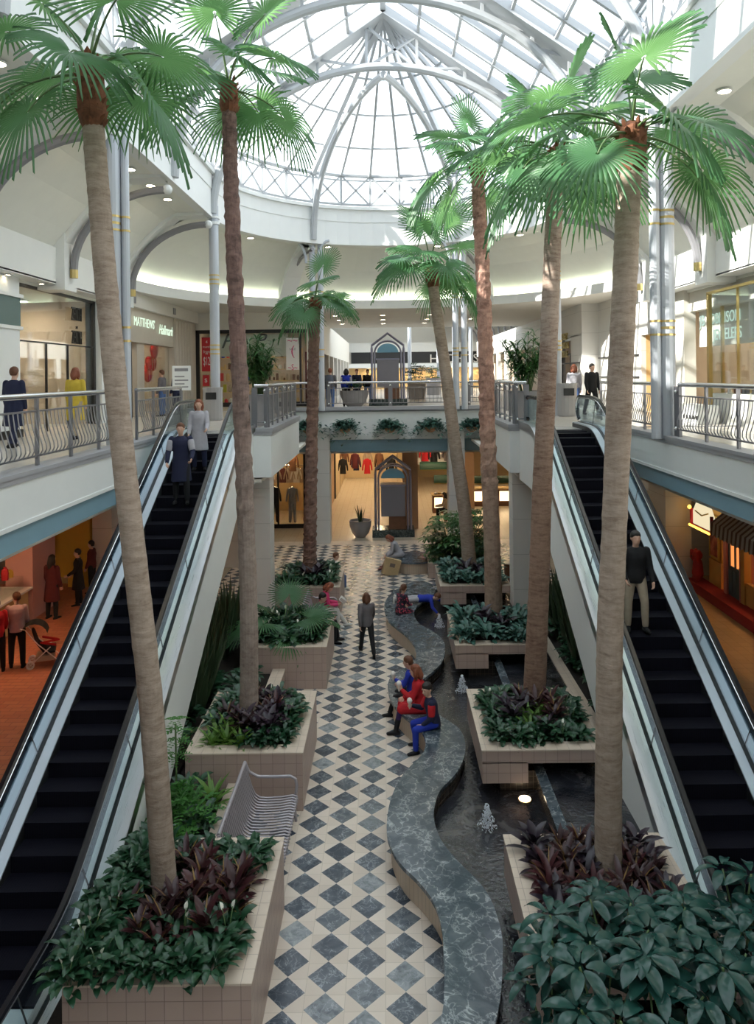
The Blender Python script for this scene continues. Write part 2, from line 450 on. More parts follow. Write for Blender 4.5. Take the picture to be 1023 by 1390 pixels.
# upper slabs: walkable top, white fascia, blue soffit band
def slab(name, poly, z1=L2, t=1.0, blue=.36, inset=.05):
    m = MB(); m.mat(0).prism(poly, z1 - .09, z1 + .0, side=1)
    o = S(m, name, [GALTILE, CURB])
    cx = sum(p[0] for p in poly) / len(poly); cy = sum(p[1] for p in poly) / len(poly)
    def shrink(d): return [(p[0] + d * (1 if p[0] < cx else -1), p[1] + d * (1 if p[1] < cy else -1)) for p in poly]
    m = MB(); m.prism(shrink(.03), z1 - t, z1 - .09)
    if blue: m.mat(1).prism(shrink(.03 + inset), z1 - t - blue, z1 - t); m.mat(0).prism(shrink(.01), z1 - t - .0, z1 - t + .07)
    S(m, name + '_fascia', [WHITE, BLUE], parent=o); return o
slab('floor_gallery_left', [(-16, -6), (GX_L, -6), (GX_L, 21.2), (-16, 21.2)], t=.80, blue=.38)
slab('floor_gallery_right', [(GX_R, -6), (16, -6), (16, 21.2), (GX_R, 21.2)], t=.80, blue=.38)
slab('floor_landing_left', [(-16, 21.2), (-3.75, 21.2), (-3.28, 21.2), (-3.28, 28), (-4.3, 29.6), (-4.3, 34.0), (-16, 34.0)], t=1.3, blue=0)
slab('floor_landing_right', [(3.5, 21.6), (16, 21.6), (16, 34.0), (4.6, 34.0), (4.6, 29.4), (3.62, 28)], t=1.3, blue=0)
slab('floor_bridge', [(-16, 34.0), (16, 34.0), (16, 86), (-16, 86)], z1=L2 + .02, t=1.36, blue=.55)
m = MB(); m.box(-5.0, 5.0, 33.86, 34.25, L2, L2 + .16)
S(m, 'trim_1', CURB)
m = MB()      # curbs below the side rails
m.box(GX_L - .42, GX_L + .02, -6, 21.2, L2, L2 + .07); m.box(GX_R - .02, GX_R + .42, -6, 21.2, L2, L2 + .07)
m.box(-3.75, -3.26, 21.18, 21.6, L2, L2 + .1); m.box(-3.68, -3.26, 21.6, 28.0, L2, L2 + .1)
m.box(3.48, 3.95, 21.58, 21.95, L2, L2 + .1); m.box(3.5, 3.95, 21.95, 28.0, L2, L2 + .1)
S(m, 'trim_2', CURB)
# soffit of the ground floor shops
m = MB(); m.box(-16, GX_L - .3, -6, 21.0, 4.62, 4.72); m.box(GX_R + .3, 16, -6, 21.0, 4.62, 4.72)
m.box(-16, -3.6, 21.3, 34.1, 4.50, 4.60); m.box(3.8, 16, 21.8, 34.1, 4.5, 4.6); m.box(-16, 16, 34.4, 66, 3.95, 4.03)
S(m, 'ceiling_ground_floor', SOFFIT)
# sloping soffit box over each escalator well, behind the cladding
# ------------------------------------------------------------------ piers
def pier(x0, x1, y0, y1, z0, z1, name='column'):
    m = MB(); m.box(x0, x1, y0, y1, z0, z1); return S(m, name, PANELW)
pier(-3.45, -2.62, 33.55, 34.6, 0, 5.2, 'pillar_1')
pier(2.72, 3.45, 33.55, 34.6, 0, 5.2, 'pillar_2')
pier(-4.15, -3.52, 22.2, 23.0, 0, 4.66, 'pillar_3')
pier(3.72, 4.30, 22.4, 23.1, 0, 4.66, 'pillar_4'); pier(4.42, 4.62, 22.5, 23.3, 0, 4.66, 'pillar_5')
# ------------------------------------------------------------------ roof of the atrium
YB = [-2.8, 2.3, 7.4, 12.5, 17.6, 22.7, 27.8]
YE = 27.8; RR = 6.4; ZF0, ZF1, ZD, ZR = 13.45, 15.05, 16.6, 21.0
NA = 36
def arc(r, z, a0=0.0, a1=PI, n=NA): return [(r * cos(a0 + (a1 - a0) * i / n), YE + r * sin(a0 + (a1 - a0) * i / n), z) for i in range(n + 1)]
def run(r, z):   # the U shaped line: down the right side, round the end, up the left side
    return [(r, -6, z)] + arc(r, z) + [(-r, -6, z)]
def band(m, prof):  # sweep a profile of (r, z) along the U
    for (r0, z0), (r1, z1) in zip(prof[:-1], prof[1:]): m.strip(run(r0, z0), run(r1, z1))
m = MB(); band(m, [(RR + .35, ZF0), (RR, ZF0), (RR, ZF0 + .12), (RR + .03, ZF0 + .12), (RR + .03, ZF1 - .55), (RR, ZF1 - .55), (RR, ZF1), (RR - .12, ZF1), (RR - .12, ZF1 + .14), (RR + .35, ZF1 + .14), (RR + .35, ZF0)])
S(m, 'trim_3', WHITE)
ZL = {}
# coves: side bays and the curved end
def cove(m, sx, y0, y1):
    pr = [(6.5, ZF0 + .02), (7.5, ZF0 + .02), (8.0, 13.2), (8.7, 12.55), (9.3, 11.85), (9.85, 11.15), (9.95, 10.95)]
    for (a, za), (b, zb) in zip(pr[:-1], pr[1:]): m.quad((sx * a, y0, za), (sx * a, y1, za), (sx * b, y1, zb), (sx * b, y0, zb))
m = MB()
for sx in (-1, 1): cove(m, sx, -6, YE)
pr = [(6.5, ZF0 + .02), (7.3, ZF0 + .02), (7.9, 13.15), (8.7, 12.6), (9.3, 12.0), (9.85, 11.4), (10.0, 11.15)]
for (a, za), (b, zb) in zip(pr[:-1], pr[1:]): m.strip(arc(a, za), arc(b, zb))
S(m, 'ceiling_cove', CREAM, smooth=False)
# ledge fascia below the cove
m = MB()
for sx in (-1, 1):
    m.box(min(sx * 9.6, sx * 9.75), max(sx * 9.6, sx * 9.75), -6, 27.0, 10.3, 11.35)
    m.box(min(sx * 9.6, sx * 10.6), max(sx * 9.6, sx * 10.6), -6, 27.0, 10.28, 10.34)
    for y in YB[1:]:
        yy = y - .5
        m.box(min(sx * 9.35, sx * 10.2), max(sx * 9.35, sx * 10.2), yy - .42, yy + .42, 10.12, 12.0)
pr = [(9.6, 10.86), (9.6, 11.28), (9.78, 11.28), (9.78, 11.05), (10.0, 11.05)]
for (a, za), (b, zb) in zip(pr[:-1], pr[1:]): m.strip(arc(a, za), arc(b, zb))
S(m, 'trim_4', WHITE)
# ceiling of the upper floor beyond the ledge (flat, with the round cut out)
m = MB()
A = arc(9.6, 10.86)
B = [(max(-16.5, min(16.5, x * 3)), (52.0 if 0 < i < NA else YE - .8) if abs(x) < 16 else (52.0 if 3 < i < NA - 3 else YE - .8), 10.86) for i, (x, y, z) in enumerate(A)]
B = []
for i, (x, y, z) in enumerate(A):
    t = i / NA
    if t < .2: B.append((16.5, YE - .8 + (52.8 - YE) * t / .2, 10.86))
    elif t > .8: B.append((-16.5, YE - .8 + (52.8 - YE) * (1 - t) / .2, 10.86))
    else: B.append((16.5 - 33 * (t - .2) / .6, 52.0, 10.86))
m.strip(A, B)
m.box(-16.5, -9.7, 26.6, 27.1, 10.3, 10.9); m.box(9.7, 16.5, 26.6, 27.1, 10.3, 10.9)
m.box(-16.5, -9.7, -6, 27.0, 10.34, 10.44); m.box(9.7, 16.5, -6, 27.0, 10.34, 10.44)
S(m, 'ceiling_upper', SOFFIT)
# ribs between the cove bays
m = MB()
for sx in (-1, 1):
    for y in YB[1:]:
        yy = y - .5
        pts = [(6.55, 13.38), (7.6, 13.34), (8.25, 12.8), (8.9, 12.15), (9.5, 11.3), (10.0, 11.2), (10.0, 13.5), (6.55, 13.5)]
        for k in range(4):
            (a, za), (b, zb) = pts[k], pts[k + 1]
            for (q0, q1) in ((yy - .36, yy + .36),):
                m.quad((sx * a, q0, za), (sx * a, q1, za), (sx * b, q1, zb), (sx * b, q0, zb))
        for q in (yy - .36, yy + .36):
            m.add([(sx * a, q, z) for a, z in pts], [(0, 1, 6, 7), (1, 2, 6), (2, 3, 6), (3, 4, 5, 6)])
for a in (R(60), R(120)):
    for rr0, z0, rr1, z1 in ((6.9, 13.3, 7.9, 13.0), (7.9, 13.0, 8.8, 12.2), (8.8, 12.2, 9.5, 11.2), (9.5, 11.2, 9.6, 10.9)):
        d = .045
        m.quad((rr0 * cos(a - d), YE + rr0 * sin(a - d), z0), (rr0 * cos(a + d), YE + rr0 * sin(a + d), z0), (rr1 * cos(a + d), YE + rr1 * sin(a + d), z1), (rr1 * cos(a - d), YE + rr1 * sin(a - d), z1))
        for s_ in (-d, d):
            m.quad((rr0 * cos(a + s_), YE + rr0 * sin(a + s_), z0), (rr0 * cos(a + s_), YE + rr0 * sin(a + s_), z0 + .6), (rr1 * cos(a + s_), YE + rr1 * sin(a + s_), z1 + .6), (rr1 * cos(a + s_), YE + rr1 * sin(a + s_), z1))
S(m, 'trim_5', WHITE)
# cove lamps lying behind the ledge
COVELAMP = emit('cove_lamp', (.93, 1.0, .74), 48.0)
m = MB(); m.strip(arc(9.86, 11.10), arc(9.93, 11.10)); 
for sx in (-1, 1):
    for k in range(len(YB) - 1):
        m.quad((sx * 9.80, YB[k] + .1, 11.0), (sx * 9.80, YB[k + 1] - 1.1, 11.0), (sx * 9.90, YB[k + 1] - 1.1, 11.0), (sx * 9.90, YB[k] + .1, 11.0))
S(m, 'ceiling_cove_light', COVELAMP)
# outer shell of the building so that daylight only comes through the roof
m = MB()
for sx in (-1, 1):
    m.box(min(sx * 16.5, sx * 16.7), max(sx * 16.5, sx * 16.7), -6, 90, 0, 15.2)
    m.box(min(sx * (RR + .45), sx * 16.7), max(sx * (RR + .45), sx * 16.7), -6, YE, 13.7, 13.8)
m.box(-16.7, 16.7, -6.2, -6, 0, 21); m.box(-16.7, 16.7, 89.8, 90, 0, 15.2); 
A = arc(RR + .35, 13.75); B = []
for i in range(NA + 1):
    t = i / NA
    if t < .2: B.append((16.7, YE + (52.2 - YE) * t / .2, 13.75))
    elif t > .8: B.append((-16.7, YE + (52.2 - YE) * (1 - t) / .2, 13.75))
    else: B.append((16.7 - 33.4 * (t - .2) / .6, 52.2, 13.75))
m.strip(A, B); m.box(-16.7, 16.7, 52.0, 52.2, 10.85, 15.2)
S(m, 'wall_outer', WHITE)
# ------------------------------------------------------------------ trellis drum and glazing
m = MB()
UL = run(RR, 0)
def nrm_pts(z, r=RR):
    pts = []
    y = YE
    k = 0
    while y > -6: y -= 1.275; k += 1
    ys = [YE - 1.275 * j for j in range(1, k)]
    right = [(r, yy, z) for yy in reversed(ys)]; left = [(-r, yy, z) for yy in ys]
    return right + arc(r, z, n=15) + left
P0, P1 = nrm_pts(ZF1 + .2), nrm_pts(ZD)
for z in (ZF1 + .24, ZD): m.tube(nrm_pts(z), .085 if z == ZD else .06, 6)
m.tube(nrm_pts(ZD - .22), .04, 6)
for i in range(len(P0)):
    m.bar(P0[i], P1[i], .11)
for i in range(len(P0) - 1):
    m.bar(P0[i], P1[i + 1], .08); m.bar(P0[i + 1], P1[i], .08)
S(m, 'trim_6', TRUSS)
m = MB(); m.strip(nrm_pts(ZF1 + .1, RR + .12), nrm_pts(ZD, RR + .12)); S(m, 'window_1', SKYGLASS)
# gable roof glazing towards the camera, half cone at the end
apex = (0, YE, ZR)
m = MB()
for sx in (-1, 1): m.quad((sx * (RR + .1), -6, ZD + .06), (sx * (RR + .1), YE, ZD + .06), (0, YE, ZR + .12), (0, -6, ZR + .12))
C0 = arc(RR + .1, ZD + .06, n=15)
n0 = len(m.v); m.add(C0 + [(0, YE, ZR + .12)], [(i, i + 1, 16) for i in range(15)])
S(m, 'window_2', SKYGLASS)
m = MB()
C = arc(RR, ZD, n=15)
for i, p in enumerate(C):
    main = i in (0, 5, 10, 15)
    m.bar(p, apex, .18 if main else .10, .28 if main else .18)
for k in (.2, .42, .64, .86):
    q = [tuple(Vector(p).lerp(Vector(apex), k)) for p in C]; m.tube(q, .05, 5)
for k, y in enumerate(YB):
    for sx in (-1, 1):
        m.bar((sx * RR, y, ZD), (0, y, ZR), .8 if y > 27 else 1.15, .30)
        y2 = y + 5.1 if y < 27 else None
        if y2:
            for q in (1.7, 3.4): m.bar((sx * RR, y + q, ZD), (0, y + q, ZR), .12, .2)
for sx in (-1, 1):
    for k in (.2, .4, .6, .8): m.bar((sx * RR * (1 - k), -6, ZD + (ZR - ZD) * k), (sx * RR * (1 - k), YE, ZD + (ZR - ZD) * k), .10, .14)
m.bar((0, -6, ZR), (0, YE, ZR), .2, .2)
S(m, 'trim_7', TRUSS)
# solid roof strip low on each gable side
m = MB()
for sx in (-1, 1):
    for k in range(2, len(YB) - 1):
        pass
# arches across the mall
ARCH_Z0, ARCH_Z1 = 13.6, 19.0
def ell(t): return (RR * cos(t), ARCH_Z0 + (ARCH_Z1 - ARCH_Z0) * sin(t))
m = MB()
for y in YB:
    pts = [(ell(PI * i / 32)[0], y, ell(PI * i / 32)[1]) for i in range(33)]
    m.tube(pts, .16, 10)
    for i in range(2, 31, 3):
        x, z = ell(PI * i / 32); zr = ZD + (ZR - ZD) * (1 - abs(x) / RR)
        if zr - z > .35:
            m.bar((x, y, z), (x, y, zr), .10)
            x2, z2 = ell(PI * (i + (3 if i < 16 else -3)) / 32); zr2 = ZD + (ZR - ZD) * (1 - abs(x2) / RR)
            m.bar((x, y, zr - .05), (x2, y, z2), .09)
for a in (R(60), R(120)):
    pts = []
    for i in range(17):
        t = PI / 2 * i / 16
        r = RR * cos(t); z = ARCH_Z0 + (18.7 - ARCH_Z0) * sin(t)
        pts.append((r * cos(a), YE + r * sin(a), z))
    m.tube(pts, .14, 8)
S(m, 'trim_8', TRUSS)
# quarter round pipes from the opening down to the corbels
m = MB()
for sx in (-1, 1):
    for y in YB[2:]:
        yy = y - .5
        pts = []
        for i in range(15):
            t = PI / 2 * i / 14
            pts.append((sx * (6.45 + 2.80 * sin(t)), yy, 10.75 + 2.35 * cos(t)))
        m.tube(pts, .12, 8)
        m.mat(2); m.ball(pts[0], .15, 8, 6); m.mat(1); m.tube([pts[-1], (pts[-1][0], yy, 10.5)], .12, 8); m.mat(0)
for a in (R(60), R(120)):
    pts = []
    for i in range(15):
        t = PI / 2 * i / 14; r = 6.5 + 3.0 * sin(t)
        pts.append((r * cos(a), YE + r * sin(a), 10.9 + 2.3 * cos(t)))
    m.tube(pts, .08, 8)
S(m, 'trim_9', [GREYPAINT, BRASS, WHITE], smooth=True)
# ------------------------------------------------------------------ slender pipe columns carrying the arches
def pipecol(x, y, pair=None, r=.17, z0=L2, name='column', label_=''):
    m = MB(); m.cyl(x, y, z0, 13.9, r, 16)
    if pair:
        m.cyl(x + pair[0], y + pair[1], z0, 13.7, pair[2], 12)
    # curved brackets
    for s_ in (-1, 1):
        if abs(x) < 5:
            pts = [(x + s_ * (.25 + .55 * (1 - cos(PI / 2 * i / 6))), y - .15, 12.6 + 1.0 * sin(PI / 2 * i / 6)) for i in range(7)]
            m.tube(pts, .06, 6)
    m.mat(1)
    for z in (8.55, 11.15):
        for d in (-.16, .16):
            m.cyl(x, y, z + d - .025, z + d + .025, r + .012, 16)
            if pair: m.cyl(x + pair[0], y + pair[1], z + d - .025, z + d + .025, pair[2] + .012, 12)
        m.cyl(x, y, z - .03, z + .03, r + .006, 16)
    m.mat(2); m.cyl(x, y, 13.2, 13.3, r + .05, 16); m.cyl(x, y, 13.42, 13.5, r + .05, 16)
    return S(m, name, [COLUMN, BRASS, WHITE], smooth=False)
pipecol(-6.42, 17.6, (.27, .1, .10), .19, name='pipe_column_1')
pipecol(-6.4, 27.9, None, .18, name='pipe_column_2')
pipecol(-3.32, 33.75, (.38, 0, .13), .14, name='pipe_column_3')
pipecol(3.12, 33.75, (.38, 0, .14), .14, name='pipe_column_4')
pipecol(6.35, 27.9, None, .17, name='pipe_column_5')
pipecol(6.62, 17.7, (-.30, -.12, .12), .20, name='pipe_column_6')
# ------------------------------------------------------------------ escalators
T30 = math.tan(R(30)); EYB = 9.3; EYT = EYB + L2 / T30
def zs(y):
    w = .22
    def sp(x): return x if x > 20 else (0 if x < -20 else math.log(1 + math.exp(x)))
    return T30 * w * (sp((y - EYB) / w) - sp((y - EYT) / w))
def escalator(sx, label):
    r_ = empty('escalator', label, 'escalator', (sx * 4.8, 14.5, 0))
    Y0, Y1 = 6.9, 21.7
    N = 60
    ys = [Y0 + (Y1 - Y0) * i / N for i in range(N + 1)]
    X = lambda x: sx * x
    def bx(m, xa, xb, f0, f1, ys=ys):
        xa, xb = X(xa), X(xb)
        prs = [[(xa, y, f0(y)), (xb, y, f0(y)), (xb, y, f1(y)), (xa, y, f1(y))] for y in ys]
        n = len(m.v); v = [p for q in prs for p in q]; f = [(0, 1, 2, 3), (4 * (len(ys) - 1), 4 * (len(ys) - 1) + 3, 4 * (len(ys) - 1) + 2, 4 * (len(ys) - 1) + 1)]
        for i in range(len(ys) - 1):
            for j in range(4): f.append((4 * i + j, 4 * i + 4 + j, 4 * i + 4 + (j + 1) % 4, 4 * i + (j + 1) % 4))
        m.add(v, f)
    # truss cladding, white, both sides
    m = MB()
    bx(m, 3.81, 3.87, lambda y: max(0.0, zs(y) - 1.5), lambda y: max(zs(y) + .04, .05))
    bx(m, 5.72, 5.78, lambda y: max(0.0, zs(y) - 1.5), lambda y: max(zs(y) + .04, .05))
    bx(m, 3.87, 5.72, lambda y: max(0.0, zs(y) - 1.5), lambda y: max(0.01, zs(y) - 1.42))
    m.build('cladding', WHITE, r_, world=True)
    m = MB()      # steel decking
    bx(m, 3.79, 4.04, lambda y: zs(y) + .10, lambda y: zs(y) + .20); bx(m, 3.785, 3.80, lambda y: zs(y) - .02, lambda y: zs(y) + .20)
    bx(m, 4.12, 4.20, lambda y: zs(y) + .12, lambda y: zs(y) + .16)
    m.build('steel_deck', STEEL, r_, world=True)
    m = MB(); bx(m, 5.362, 5.52, lambda y: zs(y) + .12, lambda y: zs(y) + .15); m.build('skirt', plain('pale_skirt', (.62, .66, .70), .3, .4, var=.02), r_, world=True)
    m = MB(); bx(m, 4.04, 4.12, lambda y: zs(y) - .1, lambda y: zs(y) + .165); bx(m, 5.52, 5.60, lambda y: zs(y) - .1, lambda y: zs(y) + .165); m.build('rubber_groove', BLACK, r_, world=True)
    m = MB(); bx(m, 5.36, 5.52, lambda y: zs(y) - .35, lambda y: zs(y) + .12); bx(m, 4.12, 4.20, lambda y: zs(y) - .35, lambda y: zs(y) + .12); m.build('skirt_side', BLACK, r_, world=True)
    m = MB(); bx(m, 5.60, 5.80, lambda y: zs(y) + .10, lambda y: zs(y) + .20); m.build('outer_deck', plain('slate_blue_deck', (.10, .13, .18), .35, .4), r_, world=True)
    # steps
    m = MB(); y = EYB - 1.2; k = 0
    while y < EYT + 1.0:
        yc = y + .2; z = zs(yc)
        m.box(min(X(4.20), X(5.36)), max(X(4.20), X(5.36)), y, y + .41, z - .3, z); y += .4
    m.box(min(X(4.20), X(5.36)), max(X(4.20), X(5.36)), EYT + 1.0, EYT + 1.02, L2 - .2, L2 + .005)
    m.build('steps', TREAD, r_, world=True)
    m = MB(); m.box(min(X(4.20), X(5.36)), max(X(4.20), X(5.36)), EYT + 1.0, Y1, L2 - .2, L2 + .012); m.box(min(X(4.20), X(5.36)), max(X(4.20), X(5.36)), Y0 - .6, EYB - 1.2, -.02, .02)
    m.build('comb_plate', STEEL, r_, world=True)
    # balustrades
    rr = .33
    for xh, nm in ((4.08, 'in'), (5.56, 'out')):
        ya, yb = Y0 - .4, Y1 - .1
        yy = [ya + (yb - ya) * i / 70 for i in range(71)]
        bot = [(X(xh), y, zs(y) + .15) for y in yy]; top = [(X(xh), y, zs(y) + .88) for y in yy]
        # newel ends
        e1 = [(X(xh), yb + rr * sin(PI * i / 10), L2 + .55 + rr * cos(PI * i / 10)) for i in range(11)]
        e0 = [(X(xh), ya - rr * sin(PI * i / 10), .55 + rr * cos(PI * i / 10)) for i in range(11)]
        m = MB()
        for dx in (-.006, .006):
            sh = lambda L: [(p[0] + dx, p[1], p[2]) for p in L]
            m.strip(sh(bot), sh(top))
            m.strip(sh([(X(xh), yb, p[2]) for p in e1]), sh(e1)); m.strip(sh([(X(xh), ya, p[2]) for p in e0]), sh(e0))
        gp_ = m.build('glass_panel', GLASS, r_, world=True)
        for i in range(8):
            y = 8.2 + i * 1.7
            m = MB(); m.bar((X(xh), y + .18, zs(y + .18) + .16), (X(xh), y - .12, zs(y - .12) + .87), .014)
            m.build('glass_joint', BLACK, gp_, world=True)
        path = list(reversed([(p[0], p[1], p[2] + .02) for p in e0])) + [(p[0], p[1], p[2] + .02) for p in top[1:-1]] + [(p[0], p[1], p[2] + .02) for p in e1]
        path = path[:-1]
        m = MB()
        n = len(m.v)
        prof = [(-.045, -.02), (-.05, .015), (-.03, .04), (.03, .04), (.05, .015), (.045, -.02)]
        rings = []
        for i, p in enumerate(path):
            a = Vector(path[max(0, i - 1)]); b = Vector(path[min(len(path) - 1, i + 1)])
            t = (b - a).normalized(); nn = Vector((1, 0, 0)).cross(t)
            if i == 0: pass
            rings.append([Vector(p) + Vector((u, 0, 0)) + nn * v for u, v in prof])
        v = [q for rg in rings for q in rg]; f = []
        for i in range(len(rings) - 1):
            for j in range(6): f.append((6 * i + j, 6 * i + (j + 1) % 6, 6 * i + 6 + (j + 1) % 6, 6 * i + 6 + j))
        m.add(v, f)
        hr_ = m.build('handrail', RUBBER, r_, smooth=False, world=True)
        m = MB(); m.tube([(p[0] + sx * (-.03 if xh > 5 else .0), p[1], p[2] - .035) for p in path], .028, 6)
        m.build('rail_guide', BRONZE if xh < 5 else CHROME, hr_, smooth=True, world=True)
    return r_
escalator(-1, 'escalator with dark steps rising beside the red brick floor')
escalator(1, 'escalator with dark steps rising beside the tan brick floor and awning shop')
# ------------------------------------------------------------------ tiled planters, low walls, pool
PH = 1.0
PY = [8.0, 12.9, 17.95, 23.0]; PL = 2.55
def rim(m, x0, x1, y0, y1, z0, z1, w):
    m.box(x0, x1, y0, y0 + w, z0, z1); m.box(x0, x1, y1 - w, y1, z0, z1)
    m.box(x0, x0 + w, y0 + w, y1 - w, z0, z1); m.box(x1 - w, x1, y0 + w, y1 - w, z0, z1)
ORD_L = ['square tiled planter of the palm with a scarred trunk, by the bench end', 'square tiled planter between the slatted bench and the seated readers', 'square tiled planter with fan palm leaves beside the reading woman', 'farthest square tiled planter on the escalator side, beside the boy in white']
ORD_R = ['square tiled planter under the big umbrella leaves next to the pool', 'square tiled planter at the pool edge behind the boy in the navy jacket', 'square tiled planter over the pool beside the wavy marble seat middle', 'square tiled planter over the pool next to the child lying down']
for k, y in enumerate(PY):
    x0, x1 = -3.57, -1.52
    r_ = empty('planter', ORD_L[k], 'planter', ((x0 + x1) / 2, y + PL / 2, 0), group='tiled planters')
    m = MB(); rim(m, x0 + .012, x1 - .012, y + .012, y + PL - .012, 0, PH - .012, .16); m.build('box', PTILE, r_, world=True)
    m = MB(); rim(m, x0, x1, y, y + PL, PH - .012, PH + .012, .30); m.build('coping', COPING, r_, world=True)
    m = MB(); m.box(x0 + .15, x1 - .15, y + .15, y + PL - .15, .1, PH - .14); m.build('soil', SOIL, r_, world=True)
for k, y in enumerate(PY):
    x0, x1 = 1.56, 3.75
    r_ = empty('planter', ORD_R[k], 'planter', ((x0 + x1) / 2, y + PL / 2, 0), group='tiled planters')
    m = MB(); rim(m, x0 + .012, x1 - .012, y + .012, y + PL - .012, PH - .22, PH - .012, .16)
    m.box(x0 + .012, x0 + .80, y + .012, y + PL - .012, PH - .56, PH - .20); m.build('box', PTILE, r_, world=True)
    m = MB(); rim(m, x0, x1, y, y + PL, PH - .012, PH + .012, .30); m.build('coping', COPING, r_, world=True)
    m = MB(); m.box(x0 + .15, x1 - .15, y + .15, y + PL - .15, PH - .3, PH - .14); m.build('soil', SOIL, r_, world=True)
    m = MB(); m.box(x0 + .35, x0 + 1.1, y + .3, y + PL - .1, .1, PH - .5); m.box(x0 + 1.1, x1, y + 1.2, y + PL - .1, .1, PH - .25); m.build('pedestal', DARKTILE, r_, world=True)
def lowwall(name, x0, x1, y0, y1, h):
    m = MB(); m.box(x0 + .01, x1 - .01, y0, y1, 0, h - .02); m.mat(1).box(x0, x1, y0, y1, h - .02, h + .01); return m
for k in range(3):
    m = lowwall('', -2.82, -2.52, PY[k] + PL + .002, PY[k + 1] - .002, .49)
    o = m.build('low_wall', [PTILE, COPING]); o['kind'] = 'structure'
    m = MB(); m.box(-3.85, -2.82, PY[k] + PL, PY[k + 1], .05, .38); o = m.build('planting_bed', SOIL); o['kind'] = 'structure'
m = lowwall('', 3.95, 4.2, 6.5, 22.3, .5)
o = m.build('low_wall', [PTILE, COPING]); o['kind'] = 'structure'
m = lowwall('', 3.76, 3.95, 22.4, 25.7, .5); o = m.build('low_wall', [PTILE, COPING]); o['kind'] = 'structure'
for (x0, x1, y0, y1) in ((-3.85, -3.6, 7.5, 22.2), (-5.75, -3.81, 13.2, 22.2), (4.2, 5.75, 13.2, 22.3)):
    m = MB(); m.box(x0, x1, y0, y1, .02, .36); o = m.build('planting_bed', SOIL); o['kind'] = 'structure'
# wavy marble seat
H_ = .46
outer_px = [(590, 1430), (598, 1390), (603, 1345), (602, 1300), (599.7, 1262), (589.5, 1226), (566.5, 1195), (543, 1172), (528, 1144), (524.6, 1119), (530.7, 1083), (546, 1052), (562, 1035), (574, 1022), (577.5, 1009), (574, 995), (563, 983), (549, 972), (533, 955), (526.5, 937), (527, 925), (533, 916), (547, 908), (561, 900), (564.5, 890), (562, 876), (552, 863), (537, 851), (527, 842), (522, 830), (522, 818), (530, 806), (543, 797), (561, 789)]
inner_px = [(660, 1430), (672, 1390), (680, 1345), (682, 1300), (681.5, 1272), (674, 1241), (663.6, 1216), (648, 1195), (622.7, 1170), (601, 1144), (590, 1118), (589, 1098), (597, 1073), (617, 1052), (629.6, 1028), (631, 1007), (624, 990), (610, 979), (592, 968), (578, 955), (569, 940), (570, 926), (587, 912), (600, 898), (604, 882), (601, 869), (586, 856), (571, 848), (563, 838), (562.7, 828), (571, 819), (584, 812), (590, 803), (586, 793), (574, 788.5)]
def smooth(pts, n=4):
    out = []
    for i in range(len(pts) - 1):
        p0 = pts[max(i - 1, 0)]; p1 = pts[i]; p2 = pts[i + 1]; p3 = pts[min(i + 2, len(pts) - 1)]
        for j in range(n):
            t = j / n
            out.append(tuple(.5 * ((2 * b) + (-a + c) * t + (2 * a - 5 * b + 4 * c - d) * t * t + (-a + 3 * b - 3 * c + d) * t ** 3) for a, b, c, d in zip(p0, p1, p2, p3)))
    out.append(tuple(pts[-1])); return out
OUT = smooth([tuple(at_h(x, y, H_))[:2] for x, y in outer_px], 4)
INN = smooth([tuple(at_h(x, y, H_))[:2] for x, y in inner_px], 4)
def resample(L, n):
    d = [0]
    for a, b in zip(L[:-1], L[1:]): d.append(d[-1] + math.hypot(a[0] - b[0], a[1] - b[1]))
    out = []; j = 0
    for i in range(n):
        t = d[-1] * i / (n - 1)
        while j < len(d) - 2 and d[j + 1] < t: j += 1
        k = (t - d[j]) / max(1e-9, d[j + 1] - d[j]); out.append((L[j][0] + (L[j + 1][0] - L[j][0]) * k, L[j][1] + (L[j + 1][1] - L[j][1]) * k))
    return out
def offset(L, d):
    out = []
    for i, p in enumerate(L):
        a = L[max(0, i - 1)]; b = L[min(len(L) - 1, i + 1)]
        tx, ty = b[0] - a[0], b[1] - a[1]; q = math.hypot(tx, ty) or 1
        out.append((p[0] - ty / q * d, p[1] + tx / q * d))
    return out
NB = 130
OUTr, INNr = resample(OUT, NB), resample(INN, NB)
def ribbon(m, A, B, z0, z1, cap=True):
    n = len(A)
    v = [(p[0], p[1], z0) for p in A] + [(p[0], p[1], z0) for p in B] + [(p[0], p[1], z1) for p in A] + [(p[0], p[1], z1) for p in B]
    f = []
    for i in range(n - 1):
        f += [(2 * n + i, 2 * n + i + 1, 3 * n + i + 1, 3 * n + i), (i, n + i, n + i + 1, i + 1), (i, i + 1, 2 * n + i + 1, 2 * n + i), (n + i, 3 * n + i, 3 * n + i + 1, n + i + 1)]
    f += [(0, 2 * n, 3 * n, n), (n - 1, 2 * n - 1, 4 * n - 1, 3 * n - 1)]
    m.add(v, f)
seat = empty('wavy_bench', 'long wavy bench with a green marble top snaking beside the pool', 'bench', (1.0, 14, 0))
m = MB(); ribbon(m, OUTr, INNr, H_ - .06, H_); m.build('seat', GMARBLE, seat, world=True)
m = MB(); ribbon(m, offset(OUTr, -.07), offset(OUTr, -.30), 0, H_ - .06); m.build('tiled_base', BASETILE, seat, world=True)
m = MB(); ribbon(m, offset(INNr, .28), offset(INNr, .03), 0, H_ - .06); m.build('dark_tiled_base', DARKTILE, seat, world=True)
